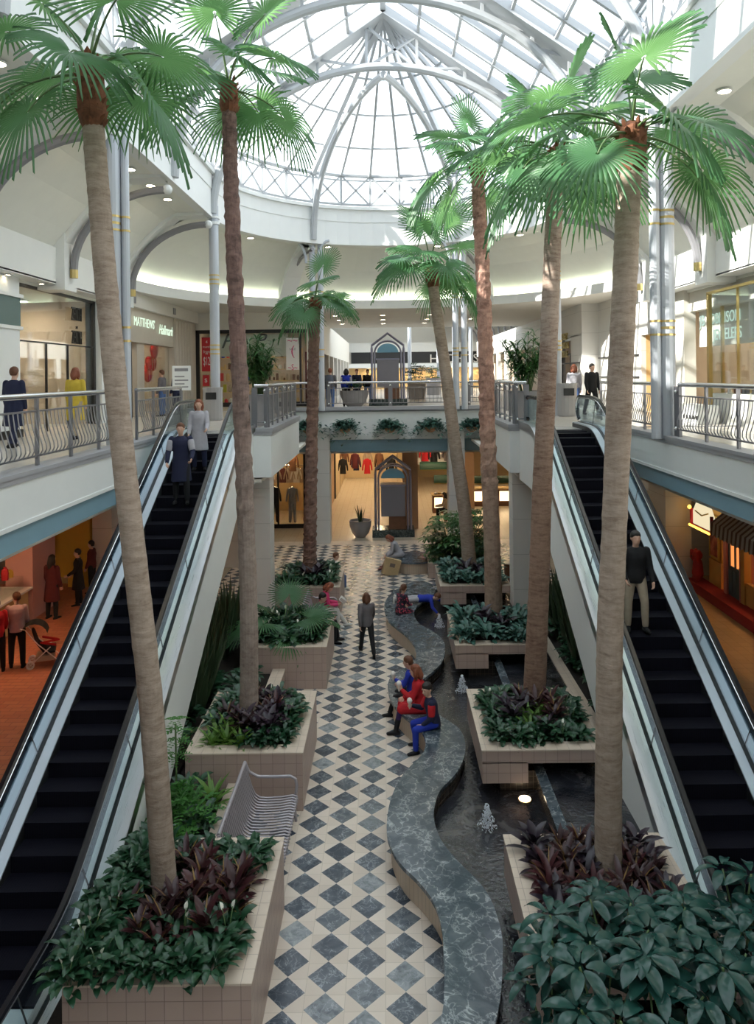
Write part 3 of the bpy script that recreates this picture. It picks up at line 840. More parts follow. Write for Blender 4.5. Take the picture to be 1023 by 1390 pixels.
# water
m = MB()
A = INNr + [(3.0, 25.6), (3.0, 28.0)]
m.strip([(p[0] - .02, p[1], .16) for p in A], [(3.93, max(7, p[1]) if i < NB else p[1], .16) for i, p in enumerate(A)])
o = m.build('pool_water', WATER); tag(o, 'dark rippled water of the long pool between marble seat and planters', 'water', kind='stuff')
m = MB()
for (y0, y1) in ((PY[0] + PL, PY[1]), (PY[1] + PL, PY[2]), (PY[2] + PL, PY[3])):
    m.box(2.56, 2.66, y0 - .3, y1 + 1.2, .05, .50); m.mat(1).box(2.52, 2.70, y0 - .3, y1 + 1.2, .50, .53); m.mat(2)
    m.quad((2.66, y0 - .3, .47), (3.95, y0 - .3, .47), (3.95, y1 + 1.2, .47), (2.66, y1 + 1.2, .47))
o = m.build('pool_weir', [DARKTILE, GMARBLE, WATER]); struct(o)
# round seat at the far end, low planter behind it
rs = empty('round_seat', 'round marble topped seat with a tiled drum where the coated person sits', 'bench', (.75, 29.0, 0))
m = MB(); m.cyl(.93, 29.0, .40, .46, .92, 40); m.build('seat', GMARBLE, rs, world=True)
m = MB(); m.cyl(.93, 29.0, 0, .40, .82, 40); m.build('tiled_base', BASETILE, rs, world=True)
m = MB(); m.box(1.45, 4.0, 27.6, 31.5, 0, .55); m.mat(1); rim(m, 1.43, 4.02, 27.58, 31.52, .55, .58, .18)
o = m.build('low_planter', [PTILE, COPING]); tag(o, 'low tiled planter holding the variegated shrub behind the round seat', 'planter')
# slatted metal bench
b = empty('slatted_bench', 'lilac grey slatted metal bench with curved armrest between two planters', 'bench', (-1.9, 11.7, 0))
BM = plain('bench_metal', (.40, .37, .40), .4, .3, var=.05)
sec = [(-2.46, .98), (-2.43, .86), (-2.36, .62), (-2.30, .49), (-2.22, .43), (-2.08, .42), (-1.85, .43), (-1.66, .46), (-1.60, .44), (-1.585, .38)]
y0b, y1b = 10.62, 12.62; ns = 26
for i in range(ns):
    y = y0b + (y1b - y0b) * (i + .5) / ns
    m = MB(); m.tube([(x, y, z) for x, z in sec], .017, 6); m.build('slat', BM, b, smooth=True, world=True)
for y in (y0b, y1b):
    m = MB(); m.tube([(-2.47, y, 1.0), (-2.40, y, .84), (-2.25, y, .76), (-1.95, y, .755), (-1.70, y, .76), (-1.62, y, .71), (-1.60, y, .6), (-1.62, y, .43)], .026, 8); m.build('armrest', BM, b, smooth=True, world=True)
    m = MB(); m.tube([(-1.66, y, .43), (-1.62, y, 0)], .025, 8); m.build('leg', BM, b, smooth=True, world=True)
    m = MB(); m.tube([(-2.28, y, .45), (-2.40, y, 0)], .025, 8); m.build('leg', BM, b, smooth=True, world=True)
m = MB(); m.tube([(-2.47, y0b, 1.0), (-2.47, y1b, 1.0)], .03, 8); m.tube([(-1.60, y0b, .42), (-1.60, y1b, .42)], .018, 8); m.tube([(-2.3, y0b, .44), (-2.3, y1b, .44)], .018, 8); m.build('frame', BM, b, smooth=True, world=True)
# ------------------------------------------------------------------ leaves and plants
def leaf(m, base, az, el, L, W, curl=.6, fold=.25, seg=6, shape='oval', roll=0.0):
    """one leaf growing from base: azimuth, starting elevation, bending down by curl (radians over its length)"""
    d0 = Vector((cos(az), sin(az), 0)); up = Vector((0, 0, 1)); side0 = Vector((-sin(az), cos(az), 0))
    p = Vector(base); vs = []; st = L / seg
    for i in range(seg + 1):
        t = i / seg
        e = el - curl * t
        d = d0 * cos(e) + up * sin(e); nrm = d0 * (-sin(e)) + up * cos(e)
        side = side0 * cos(roll) + nrm * sin(roll); nn = nrm * cos(roll) - side0 * sin(roll)
        if shape == 'oval': w = W * (sin(PI * min(1, t * .96 + .04)) ** .75)
        elif shape == 'lance': w = W * (1 - t) ** .6 * min(1, .25 + t * 3)
        elif shape == 'strap': w = W * min(1, (1 - t) * 2.2) * (.7 + .3 * min(1, t * 4))
        else: w = W * (1 - t)
        w = max(w, .001) / 2
        vs += [p + side * w + nn * fold * w, p, p - side * w + nn * fold * w]
        p = p + d * st
    fs = []
    for i in range(seg):
        a = 3 * i
        fs += [(a, a + 3, a + 4, a + 1), (a + 1, a + 4, a + 5, a + 2)]
    m.add(vs, fs)
def mk(name, fn, mats, seed):
    random.seed(seed); m = MB(); fn(m); 
    me = bpy.data.meshes.new(name); me.from_pydata(m.v, [], m.f)
    for q in mats: me.materials.append(q)
    me.polygons.foreach_set('material_index', m.m); me.polygons.foreach_set('use_smooth', [True] * len(m.f)); me.update()
    return me
U = random.uniform
def p_lily(m):
    for i in range(40):
        a = U(0, 2 * PI); r = U(0, .12); L = U(.15, .25); e = U(.5, 1.35)
        st = Vector((r * cos(a), r * sin(a), U(0, .10)))
        top = st + Vector((cos(a) * .05, sin(a) * .05, U(.06, .16)))
        m.cm = 0; leaf(m, top, a + U(-.4, .4), e, L, U(.06, .095), U(1.0, 1.9), .3, 5, 'oval', U(-.3, .3))
def p_lilyflower(m):
    p_lily(m)
    for i in range(2):
        a = U(0, 2 * PI); m.cm = 1; m.tube([(0, 0, .1), (.06 * cos(a), .06 * sin(a), .36)], .005, 4); m.cm = 2
        leaf(m, (.06 * cos(a), .06 * sin(a), .34), a, 1.3, .075, .042, .3, .5, 4, 'oval')
def p_rosette(m, n=24, L0=.28, L1=.46, W=.07, kind='lance', e0=.35, e1=1.45, curl=.6, h=.22):
    for i in range(n):
        a = i * 2.4 + U(-.2, .2); k = i / n
        leaf(m, (.015 * cos(a), .015 * sin(a), h * (.3 + .7 * k)), a, e0 + (e1 - e0) * k, U(L0, L1), W * U(.8, 1.2), curl * U(.6, 1.3), .35, 5, kind, U(-.2, .2))
def p_croton(m):
    m.cm = 0; p_rosette(m, 26, .20, .32, .075, 'oval', .2, 1.25, .7, .26)
    m.cm = 1; p_rosette(m, 9, .18, .30, .022, 'lance', .3, 1.3, .6, .285)
def p_cordy(m): p_rosette(m, 24, .22, .34, .085, 'oval', .1, 1.2, .8, .24)
def p_drac(m): p_rosette(m, 26, .28, .44, .06, 'strap', .2, 1.35, .9, .12)
def p_snake(m):
    for i in range(16):
        a = U(0, 2 * PI); r = U(0, .16)
        leaf(m, (r * cos(a), r * sin(a), 0), a, 1.35 + U(-.1, .15), U(.6, 1.15), U(.06, .085), U(-.1, .25), .4, 6, 'strap', U(-1, 1))
def p_fern(m):
    for i in range(60):
        a = U(0, 2 * PI); e = U(.3, 1.5); L = U(.3, .55); r = U(0, .2); b = Vector((r * cos(a), r * sin(a), U(0, .45)))
        # pinnate spray
        for j in range(9):
            t = (j + 1) / 9; q = b + Vector((cos(a) * cos(e), sin(a) * cos(e), sin(e) - .5 * t)) * L * t
            for s_ in (-1, 1): leaf(m, q, a + s_ * 1.1, e * .4 + U(-.3, .4), .10 * (1.15 - t * .7), .035, .6, .2, 2, 'oval')
def whorl(m, c, a0, n, L, W, e=.15, stem=True):
    for i in range(n):
        a = a0 + i * 2 * PI / n + U(-.12, .12)
        q = Vector(c) + Vector((cos(a), sin(a), .1)) * .05
        leaf(m, q, a, e + U(-.1, .2), L * U(.8, 1.1), W, 1.0 * U(.7, 1.3), .28, 7, 'oval', U(-.2, .2))
def p_umbrella(m):
    for i in range(7):
        a = i * 2.4; r = U(.1, .5); h = U(.45, .95)
        c = (r * cos(a), r * sin(a), h); m.cm = 1; m.tube([(0, 0, 0), (r * .5 * cos(a), r * .5 * sin(a), h * .6), c], .010, 5); m.cm = 0
        whorl(m, c, U(0, 6), random.choice((6, 7, 8)), U(.24, .34), U(.10, .13))
def p_shrub(m):
    for i in range(95):
        a = U(0, 2 * PI); r = .75 * math.sqrt(U(0, 1)); h = U(.1, 1.5) * (1 - .35 * r)
        c = (r * cos(a), r * sin(a), h); m.cm = random.choice((0, 0, 2)); whorl(m, c, U(0, 6), 7, U(.16, .26), U(.07, .10), .2)
    m.cm = 1
    for i in range(8): a = U(0, 6.3); m.tube([(0, 0, 0), (.5 * cos(a), .5 * sin(a), U(.7, 1.3))], .012, 5)
def p_bamboo(m):
    for i in range(24):
        a = U(0, 2 * PI); r = U(.05, .35); H = U(.7, 1.7); tx = r + U(.05, .35)
        top = Vector((tx * cos(a), tx * sin(a), H)); m.cm = 1; m.tube([(r * .4 * cos(a), r * .4 * sin(a), 0), (r * cos(a), r * sin(a), H * .6), top], .013, 5); m.cm = 0
        for k in range(4):
            c = Vector((r * cos(a), r * sin(a), H * .55)).lerp(top, k / 3)
            for j in range(9): 
                b = U(0, 2 * PI); leaf(m, c, b, U(-.1, 1.0), U(.28, .46), .055, U(.8, 1.5), .2, 4, 'lance')
def p_trailing(m):
    for i in range(120):
        a = U(0, 2 * PI); e = U(.2, 1.5); r = .12 * U(0, 1); b = Vector((r * cos(a), r * sin(a), 0)); L = U(.18, .36)
        for j in range(6):
            t = (j + 1) / 6; q = b + Vector((cos(a) * cos(e), sin(a) * cos(e), sin(e) - .9 * t * t)) * L * t * 1.3
            leaf(m, q, U(0, 6.3), U(-.5, .6), .09, .05, .6, .2, 2, 'oval')
def p_tall(m):
    m.cm = 1; m.tube([(0, 0, 0), (.03, .02, .6), (-.02, 0, 1.25)], .014, 6)
    m.cm = 0
    for h in (.75, .95, 1.1, 1.25):
        for i in range(7):
            a = U(0, 6.3)
            for j in range(5):
                t = (j + 1) / 5; q = Vector((cos(a) * .22 * t, sin(a) * .22 * t, h + .06 - .05 * t * t))
                for s_ in (-1, 1): leaf(m, q, a + s_ * 1.1, .2, .06, .03, .5, .2, 2, 'oval')
VARIEG = leaf_mat('variegated_leaf', (.16, .20, .10), (.45, .45, .28), .2, .35)
YGREEN = leaf_mat('yellow_green_leaf', (.08, .20, .03), (.20, .34, .07), .25, .4)
CROTY = leaf_mat('croton_yellow_vein', (.20, .10, .03), (.35, .22, .06), .15, .4)
LILYM = [mk('lily_mesh', p_lily, [LEAFDK], s) for s in (1, 2, 3)] + [mk('lily_bloom_mesh', p_lilyflower, [LEAFDK, PETIOLE, LILY], 4)]
LILYB = [mk('aglaonema_mesh', p_lily, [LEAFBL], s) for s in (11, 12)]
CROTM = [mk('croton_mesh', p_croton, [LEAFRED, CROTY], s) for s in (5, 6)]
CORDM = [mk('cordyline_mesh', p_cordy, [LEAFPUR], s) for s in (7, 8)]
DRACM = [mk('dracaena_mesh', p_drac, [YGREEN], s) for s in (9, 10)]
SNAKEM = [mk('snake_plant_mesh', p_snake, [leaf_mat('snake_leaf', (.02, .05, .025), (.07, .10, .05), .05, .35)], s) for s in (13, 14)]
FERNM = mk('fern_mesh', p_fern, [FERN], 15)
UMBM = [mk('umbrella_mesh', p_umbrella, [leaf_mat('umbrella_leaf', (.010, .048, .042), (.028, .10, .078), .08, .2), PETIOLE], s) for s in (16, 17, 18)]
SHRUBM = mk('shrub_mesh', p_shrub, [LEAFMD, PETIOLE, VARIEG], 19)
SHRUBD = mk('dark_shrub_mesh', p_shrub, [LEAFDK, PETIOLE, LEAFMD], 20)
BAMBM = [mk('bamboo_palm_mesh', p_bamboo, [LEAFMD, PETIOLE], s) for s in (21, 22)]
TRAILM = [mk('trailing_mesh', p_trailing, [LEAFBL], s) for s in (23, 24)]
TALLM = mk('slender_mesh', p_tall, [FERN, PETIOLE], 25)
# ------------------------------------------------------------------ fan palms
def fan_leaf(m, el, Lp=.95, Rf=.72, n=38, cup=.35, droop=.5, span=2.7, bend=.5, twist=0.0):
    """petiole and fan along +x, starting at elevation el"""
    pts = [Vector((0, 0, 0))]; e = el
    k = 7
    for i in range(k):
        e = el - bend * ((i + 1) / k) ** 1.5
        pts.append(pts[-1] + Vector((cos(e), 0, sin(e))) * Lp / k)
    m.cm = 1; m.tube(pts, [.020 - .012 * i / k for i in range(k + 1)], 5); m.cm = 0
    C = pts[-1]; D = Vector((cos(e), 0, sin(e))); N = Vector((-sin(e), 0, cos(e))); S_ = Vector((0, 1, 0))
    S_, N = S_ * cos(twist) + N * sin(twist), N * cos(twist) - S_ * sin(twist)
    for i in range(n):
        a = -span / 1.0 + 2 * span * (i + .5) / n; hw = span / n
        Rl = Rf * (1.0 - .18 * abs(a) / span) * U(.93, 1.04)
        dr = droop * U(.7, 1.4)
        def pt(r, ang, lift):
            t = r / Rf
            d = D * cos(ang) + S_ * sin(ang)
            p = C + d * r + N * (cup * .35 * r * abs(sin(ang)) - .25 * t * t * Rf * cup + lift)
            p = p + Vector((0, 0, -1)) * (dr * .30 * Rf * max(0, t - .45) ** 1.6 * 3)
            return p
        rows = []
        for t, wf in ((.04, 1.0), (.28, 1.0), (.48, .92), (.70, .52), (.88, .24), (1.0, .03)):
            r = Rl * t; fo = .022 * r * 2
            rows.append((pt(r, a - hw * wf, 0), pt(r, a, fo * .9), pt(r, a + hw * wf, 0)))
        vs = [q for row in rows for q in row]; fs = []
        for j in range(len(rows) - 1):
            b = 3 * j; fs += [(b, b + 3, b + 4, b + 1), (b + 1, b + 4, b + 5, b + 2)]
        m.add(vs, fs)
FR = {}
def split2(me):
    out = []
    for k, nm in ((0, 'fan'), (1, 'petiole')):
        fs = [p for p in me.polygons if p.material_index == k]; ids = sorted({v for p in fs for v in p.vertices}); mp = {v: j for j, v in enumerate(ids)}
        n_ = bpy.data.meshes.new(nm + '_mesh'); n_.from_pydata([me.vertices[v].co[:] for v in ids], [], [[mp[v] for v in p.vertices] for p in fs])
        n_.materials.append(me.materials[k]); n_.polygons.foreach_set('use_smooth', [True] * len(n_.polygons)); n_.update(); out.append(n_)
    bpy.data.meshes.remove(me); return out
def frond(me2, parent, loc, rot, s):
    f_ = inst('frond', me2[0], parent, loc, rot, s); inst('petiole', me2[1], f_); return f_
_els = [1.45, 1.15, .85, .55, .25, -.05, -.4]
for i, e in enumerate(_els):
    FR[i] = [split2(mk('frond_mesh', lambda m: fan_leaf(m, e, Lp=U(.8, 1.05), Rf=U(.66, .78), cup=U(.2, .5), droop=[.1, .2, .4, .6, .9, 1.1, 1.2][i], bend=[.25, .5, .7, .8, .8, .8, .6][i], twist=U(-.5, .5)), [FROND, PETIOLE], 100 + i * 3 + s)) for s in range(3)]
def trunk_path(pts, n=60):
    P = [Vector(p) for p in pts]; out = []
    segs = len(P) - 1
    for i in range(n + 1):
        t = i / n * segs; j = min(int(t), segs - 1); u = t - j
        p0, p1, p2, p3 = P[max(j - 1, 0)], P[j], P[j + 1], P[min(j + 2, segs)]
        out.append(.5 * ((2 * p1) + (-p0 + p2) * u + (2 * p0 - 5 * p1 + 4 * p2 - p3) * u * u + (-p0 + 3 * p1 - 3 * p2 + p3) * u ** 3))
    return out
def palm(label, px, Y, Y1, r0, r1, rough, nf, fs, seed, boot=.9, els=None, scar=False, bark=None, rz0=0.0):
    """px: list of (px, py, radius factor); the trunk leans from distance Y at the foot to Y1 at the crown"""
    n = len(px); pts = [at_d(x, y, Y + (Y1 - Y) * i / (n - 1)) for i, (x, y) in enumerate(px)]
    base = pts[0].copy(); base.z = PH - .14
    t_ = empty('palm_tree', label, 'palm tree', base, group=None)
    dd = (pts[1] - pts[0]).normalized(); foot = pts[0] + dd * ((base.z - .02 - pts[0].z) / dd.z)
    C = trunk_path([foot] + pts, 150); rnd = random.Random(seed)
    top = C[-1]; L = len(C); NS = 20 if not rough else 18
    m = MB(); vs = []; 
    x = Vector((1, 0, 0))
    for i, c in enumerate(C):
        t = i / (L - 1); r = r0 + (r1 - r0) * t ** .8
        r *= 1 + .22 * math.exp(-t * 22) 
        ringj = rnd.uniform(-1, 1)
        for j in range(NS):
            a = 2 * PI * j / NS
            if rough and t > rz0 + .06 * noise.noise(Vector((cos(a), sin(a), seed))):
                k = 1 + .17 * ((i % 4) / 3.0 - .5) * (1 if (j + (i // 4) * 3) % 6 < 4 else -.3) + rnd.uniform(-.08, .08)
            else:
                k = 1 + .018 * ringj + .035 * noise.noise(Vector((cos(a) * 2, sin(a) * 2, t * 14 + seed))) + (.03 if i % 5 == 0 else 0)
            if scar and .46 < t < .58:
                dd_ = abs((a - 4.9 + PI) % (2 * PI) - PI)
                if dd_ < .85: k -= .10 * (1 - dd_ / .85) * min(1, 4 * min((t - .46), (.58 - t)) / .06)
            vs.append((c.x + r * k * cos(a), c.y + r * k * sin(a), c.z))
    fs_ = [(i * NS + j, i * NS + (j + 1) % NS, (i + 1) * NS + (j + 1) % NS, (i + 1) * NS + j) for i in range(L - 1) for j in range(NS)]
    m.add(vs, fs_)
    tr = m.build('trunk', bark or (ROUGHBARK if rough else BARK), t_, smooth=not rough, world=True)
    # fibrous collar of old leaf bases
    m = MB(); ax = (C[-1] - C[-6]).normalized()
    col = boot
    m.tube([top - ax * col, top - ax * col * .75, top - ax * col * .4, top, top + ax * .12], [r1 * 1.02, r1 * 1.35, r1 * 1.35, r1 * 1.25, r1 * .5], 14)
    for i in range(int(64 * col / .6)):
        h = -col + col * 1.1 * i / (64 * col / .6); a = i * 2.4 + rnd.uniform(-.2, .2)
        b = top + ax * h + Vector((cos(a), sin(a), 0)) * r1 * 1.15
        leaf(m, b, a, 1.15 + rnd.uniform(-.4, .25), rnd.uniform(.10, .18), rnd.uniform(.06, .10), -.5 * rnd.random(), .5, 3, 'oval')
    m.build('leaf_base_collar', FIBRE, t_, world=True)
    els = els or [0, 0, 1, 1, 1, 2, 2, 2, 3, 3, 3, 4, 4, 4, 5, 5, 6, 6]
    for i in range(nf):
        e = els[i % len(els)]
        fr = frond(rnd.choice(FR[e]), t_, top + ax * (.10 - .03 * e) - t_.matrix_basis.translation, (rnd.uniform(-.15, .15), 0, i * 2.399 + seed), fs * rnd.uniform(.9, 1.12))
    return t_
palm('tall smooth palm with a scarred trunk in front of the brick side escalator', [(222, 1185), (205, 960), (183, 760), (165, 600), (153, 480), (142, 360), (133, 250), (126, 160), (122, 95)], 9.4, 9.5, .155, .13, False, 13, 1.12, 3, .75, scar=True, els=[1, 2, 2, 3, 3, 3, 4, 4, 5, 5, 4, 6, 0, 2, 3, 5, 1])
palm('tall palm with dark shaggy upper trunk in the planter behind the slatted bench', [(338, 950), (338, 850), (335, 740), (329, 590), (322, 450), (316, 310), (312, 200), (310, 118)], 14.4, 14.4, .19, .135, True, 12, 1.25, 11, .5, bark=BARKG, rz0=.42, els=[1, 2, 3, 3, 4, 4, 5, 2, 3, 4, 5, 1, 6, 5, 4])
palm('short slim palm in the farthest planter near the boy in white', [(420, 770), (421, 700), (423, 600), (425, 500), (428, 408)], 24.4, 24.4, .24, .17, True, 13, 1.05, 5, .3, els=[2, 3, 4, 4, 3, 5, 0, 5, 4, 3, 5, 4, 3])
palm('tall smooth palm in front of the tan brick side escalator, above umbrella leaves', [(825, 1165), (826, 1000), (828, 850), (834, 700), (842, 500), (849, 350), (853, 250), (857, 178)], 9.7, 9.7, .175, .15, False, 14, 1.12, 21, .55, els=[0, 2, 3, 3, 4, 4, 5, 5, 3, 4, 1, 5, 6, 2, 4, 3, 5, 4])
palm('brown stained palm in the planter behind the boy in the navy jacket', [(725, 940), (731, 800), (736, 650), (743, 500), (749, 350), (753, 260), (756, 205)], 14.9, 14.9, .235, .15, False, 15, 1.35, 31, .5, bark=BARKS, els=[0, 1, 2, 3, 3, 4, 4, 5, 5, 3, 4, 5, 6, 2, 4, 3, 5, 6])
palm('palm with peeling reddish trunk rising from the pool planter beside the seat middle', [(670, 830), (667, 720), (662, 600), (659, 480), (655, 370), (650, 280), (648, 222)], 20.1, 20.1, .25, .17, True, 15, 1.3, 41, .4, bark=BARKP, rz0=.36, els=[0, 1, 2, 3, 4, 4, 3, 5, 2, 3, 5, 4, 1, 5, 4])
palm('leaning pale palm in the farthest pool planter by the child lying down', [(637, 768), (630, 690), (617, 600), (604, 500), (592, 420), (584, 360)], 24.9, 24.9, .26, .17, False, 16, 1.35, 52, .75, els=[0, 1, 2, 3, 4, 4, 3, 5, 2, 3, 5, 4, 1, 5, 4, 6])
# ------------------------------------------------------------------ planting
def plant(me, x, y, z, label, name, group, s=1.0, rz=None):
    o = inst(name, me, None, (x, y, z), (0, 0, U(0, 6.28) if rz is None else rz), s)
    return tag(o, label, 'plant', group)
random.seed(99)
PLN = ['around the scarred palm trunk', 'in the planter behind the slatted bench', 'in the planter beside the reading woman', 'in the planter of the short far palm',
       'under the palm beside the foreground umbrella leaves', 'around the brown stained palm', 'around the peeling red palm trunk', 'around the leaning pale palm']
for k in range(8):
    x0, x1 = ((-3.57, -1.52) if k < 4 else (1.56, 3.75)); y0 = PY[k % 4]; y1 = y0 + PL
    z = PH - .16; far = (k % 4) >= 2
    nx, ny = (6, 7) if not far else (4, 5)
    cx, cy = (x0 + x1) / 2, (y0 + y1) / 2
    trunk = [(-2.75, 9.4), (-2.75, 14.4), (-2.6, 24.4), (0, 0), (2.8, 9.7), (2.92, 14.9), (2.8, 20.1), (2.7, 24.9)]
    for i in range(nx):
        for j in range(ny):
            x = x0 + .42 + (x1 - x0 - .84) * (i + U(-.2, .2)) / (nx - 1); y = y0 + .42 + (y1 - y0 - .84) * (j + U(-.2, .2)) / (ny - 1)
            if any(math.hypot(x - a, y - b) < .26 for a, b in trunk): continue
            d = math.hypot((x - cx) / .75, (y - cy) / .95)
            s = U(1.0, 1.3) if not far else U(1.25, 1.6)
            if k == 0: ch = 'croton' if d < .95 and U(0, 1) < .75 else 'lily'
            elif k == 1: ch = random.choice(['cordy', 'croton', 'cordy']) if d < .75 else ('drac' if y < y0 + .8 and U(0, 1) < .6 else 'lily')
            elif k == 2: ch = 'lily'
            elif k == 3: ch = 'cordy' if d < .6 else 'lily'
            elif k == 4: ch = 'croton' if d < 1.1 and U(0, 1) < .8 else 'cordy'
            elif k == 5: ch = random.choice(['cordy', 'croton', 'drac', 'cordy']) if d < .8 and y > y0 + .6 else 'lily'
            elif k == 6: ch = 'cordy' if d < .5 else 'aglao'
            else: ch = 'cordy' if d < .5 else 'aglao'
            me, nm, desc = {'lily': (random.choice(LILYM), 'peace_lily', 'dark glossy green leafy plant'), 'croton': (random.choice(CROTM), 'croton_plant', 'red and yellow veined croton'),
                            'cordy': (random.choice(CORDM), 'cordyline_plant', 'dark purple leaved cordyline'), 'drac': (random.choice(DRACM), 'dracaena_plant', 'bright strap leaved dracaena'),
                            'aglao': (random.choice(LILYB), 'aglaonema_plant', 'blue green leafy plant')}[ch]
            plant(me, x, y, z, desc + ' ' + PLN[k], nm, nm.split('_')[0] + ' plants ' + PLN[k], s)
for i in range(15):     # overhanging growth along the escalator side of the near planter
    plant(random.choice(LILYM), -3.42 + U(-.05, .1), 7.95 + i * .16, PH - .06, 'dark glossy green leafy plant hanging over the planter rim by the escalator', 'peace_lily', 'rim plants of the scarred palm planter', 1.15)
for i in range(5):
    plant(random.choice(LILYM), -3.2 + i * .3, 8.12, PH - .08, 'dark glossy green leafy plant hanging over the planter rim by the escalator', 'peace_lily', 'rim plants of the scarred palm planter', 1.1)
# extra growth in the beds
for i in range(34):
    y = 13.3 + i * .26; z_ = .36
    x = U(-5.5, -4.0)
    if y < 21.6 : plant(random.choice(LILYM), x, y, z_, 'dark green leafy plant in the dim bed under the brick side escalator', 'peace_lily', 'leafy plants under the brick side escalator', U(1.2, 1.8))
    x = U(4.4, 5.5)
    if y < 21.8: plant(random.choice(LILYM), x, y, z_, 'dark green leafy plant in the dim bed under the tan side escalator', 'peace_lily', 'leafy plants under the tan side escalator', U(1.2, 1.8))
for i in range(22):
    y = 15.6 + i * .29
    if y > 21.0: break
    plant(random.choice(SNAKEM), U(-4.3, -4.1) if y < 17.6 else U(-4.7, -4.15), y, .36, 'tall spiky snake plant between escalator wall and tiled planters', 'snake_plant', 'snake plants beside the brick side escalator', U(1.3, 1.7))
    plant(random.choice(SNAKEM), U(4.6, 4.9), y + .6, .36, 'tall spiky snake plant beside the pool wall and white escalator side', 'snake_plant', 'snake plants beside the tan side escalator', U(1.3, 1.8))
for k, (x, y) in enumerate([(-3.2, 16.0), (-3.35, 16.7), (-3.3, 17.2), (-3.3, 15.8)]):
    plant(random.choice(LILYM), x, y, .38, 'green leafy plant behind the low wall of the two middle planters', 'peace_lily', 'leafy plants behind the middle low wall', 1.4)
plant(FERNM, -3.25, 11.55, .36, 'large bright ferny shrub behind the slatted bench', 'fern_shrub', None, 1.3)
plant(FERNM, -3.25, 10.95, .36, 'darker lower ferny clump at the near side of the bright ferny shrub', 'fern_shrub', None, .9)
plant(TALLM, -3.55, 12.3, .36, 'slender feathery sapling beside the white escalator side and the ferny shrub', 'sapling', None, 1.15)
for i, (x, y) in enumerate([(-2.95, 12.3), (-3.0, 11.6), (-3.12, 11.0), (-3.4, 12.5)]):
    plant(random.choice(DRACM + LILYM[:2]), x, y, .36, 'low leafy plant at the back of the slatted bench', 'leafy_plant', 'low plants at the back of the slatted bench', 1.3)
# low fan palm by the reading woman
fp = empty('fan_palm', 'low fan palm with wide blue green leaves next to the reading woman', 'plant', (-2.75, 19.2, PH - .1))
for i, (a, e) in enumerate([(-.4, 2), (.5, 3), (-1.3, 3), (2.4, 2), (3.4, 3), (-2.2, 2), (1.4, 1), (-.9, 4)]):
    frond(FR[e][i % 3], fp, (0, 0, .05), (0, 0, a), .95)
# umbrella leaves close to the camera
for i, (x, y, z, s) in enumerate([(1.85, 8.1, .62, 1.1), (2.4, 8.2, .6, 1.1), (2.95, 8.3, .55, 1.1), (3.45, 8.5, .55, 1.1), (2.1, 7.5, .5, 1.2), (2.8, 7.5, .5, 1.2), (1.6, 7.7, .35, 1.0), (2.5, 7.0, .35, 1.2), (3.4, 7.7, .5, 1.2), (3.95, 8.5, .75, 1.15)]):
    plant(UMBM[i % 3], x, y, z, 'broad umbrella leaved shrub in the near planter at the pool end', 'umbrella_plant', 'umbrella leaved shrubs in the foreground', s)
# variegated shrub and dark shrubs at the far end of the pool
plant(SHRUBM, 2.4, 28.6, .5, 'large variegated umbrella shrub behind the round marble seat', 'variegated_shrub', None, 1.35)
plant(SHRUBM, 3.3, 30.2, .5, 'rear variegated shrub between the leaning palm and the food stall', 'variegated_shrub', None, 1.2)
for i, (x, y) in enumerate([(1.9, 28.0), (2.6, 28.0), (3.3, 28.1), (2.0, 29.6), (3.4, 28.9)]):
    plant(SHRUBD, x, y, .5, 'dark low shrub filling the low planter behind the round seat', 'dark_shrub', 'dark shrubs in the low planter', .62)
# pots
POTM = plain('grey_stone_pot', (.30, .29, .30), .5, var=.1)
def potted(label, x, y, z, r, h, me, s, bowl=False, pl='foliage'):
    e = empty('potted_plant', label, 'potted plant', (x, y, z))
    m = MB()
    if bowl: m.lathe([(r * .45, 0), (r * .75, h * .25), (r * .97, h * .7), (r, h), (r * 1.04, h + .03), (r * .92, h + .03), (r * .88, h - .08), (.01, h - .1)], n=28)
    else: m.lathe([(r * .86, 0), (r * .95, h * .5), (r, h), (r * 1.05, h + .03), (r * .92, h + .03), (r * .88, h - .08), (.01, h - .1)], n=28)
    m.build('pot', POTM, e, smooth=True)
    inst(pl, me, e, (0, 0, h - .12), (0, 0, U(0, 6)), s); return e
potted('grey bowl planter of spiky leaves on the tan tile floor near the far pillar', -1.32, 34.9, 0, .52, .75, SNAKEM[0], .8, True)
potted('grey tub with leafy bamboo palm on the landing by the brick side escalator', -4.15, 24.2, L2, .50, .95, BAMBM[0], 1.25)
potted('grey tub with tall bamboo palm on the landing by the tan side escalator', 4.75, 25.6, L2, .55, .95, BAMBM[1], 1.3)
potted('grey bowl planter with low leaves on the bridge behind the backpack wearer', -1.65, 37.5, L2, .72, .8, LILYM[0], 2.0, True)
potted('bushy potted tree on the upper floor just beyond the grey directory', 1.9, 48, L2, .6, 1.1, SHRUBD, 1.0)
potted('smaller potted tree under the black store sign', 3.6, 58, L2, .6, 1.3, SHRUBD, .8)
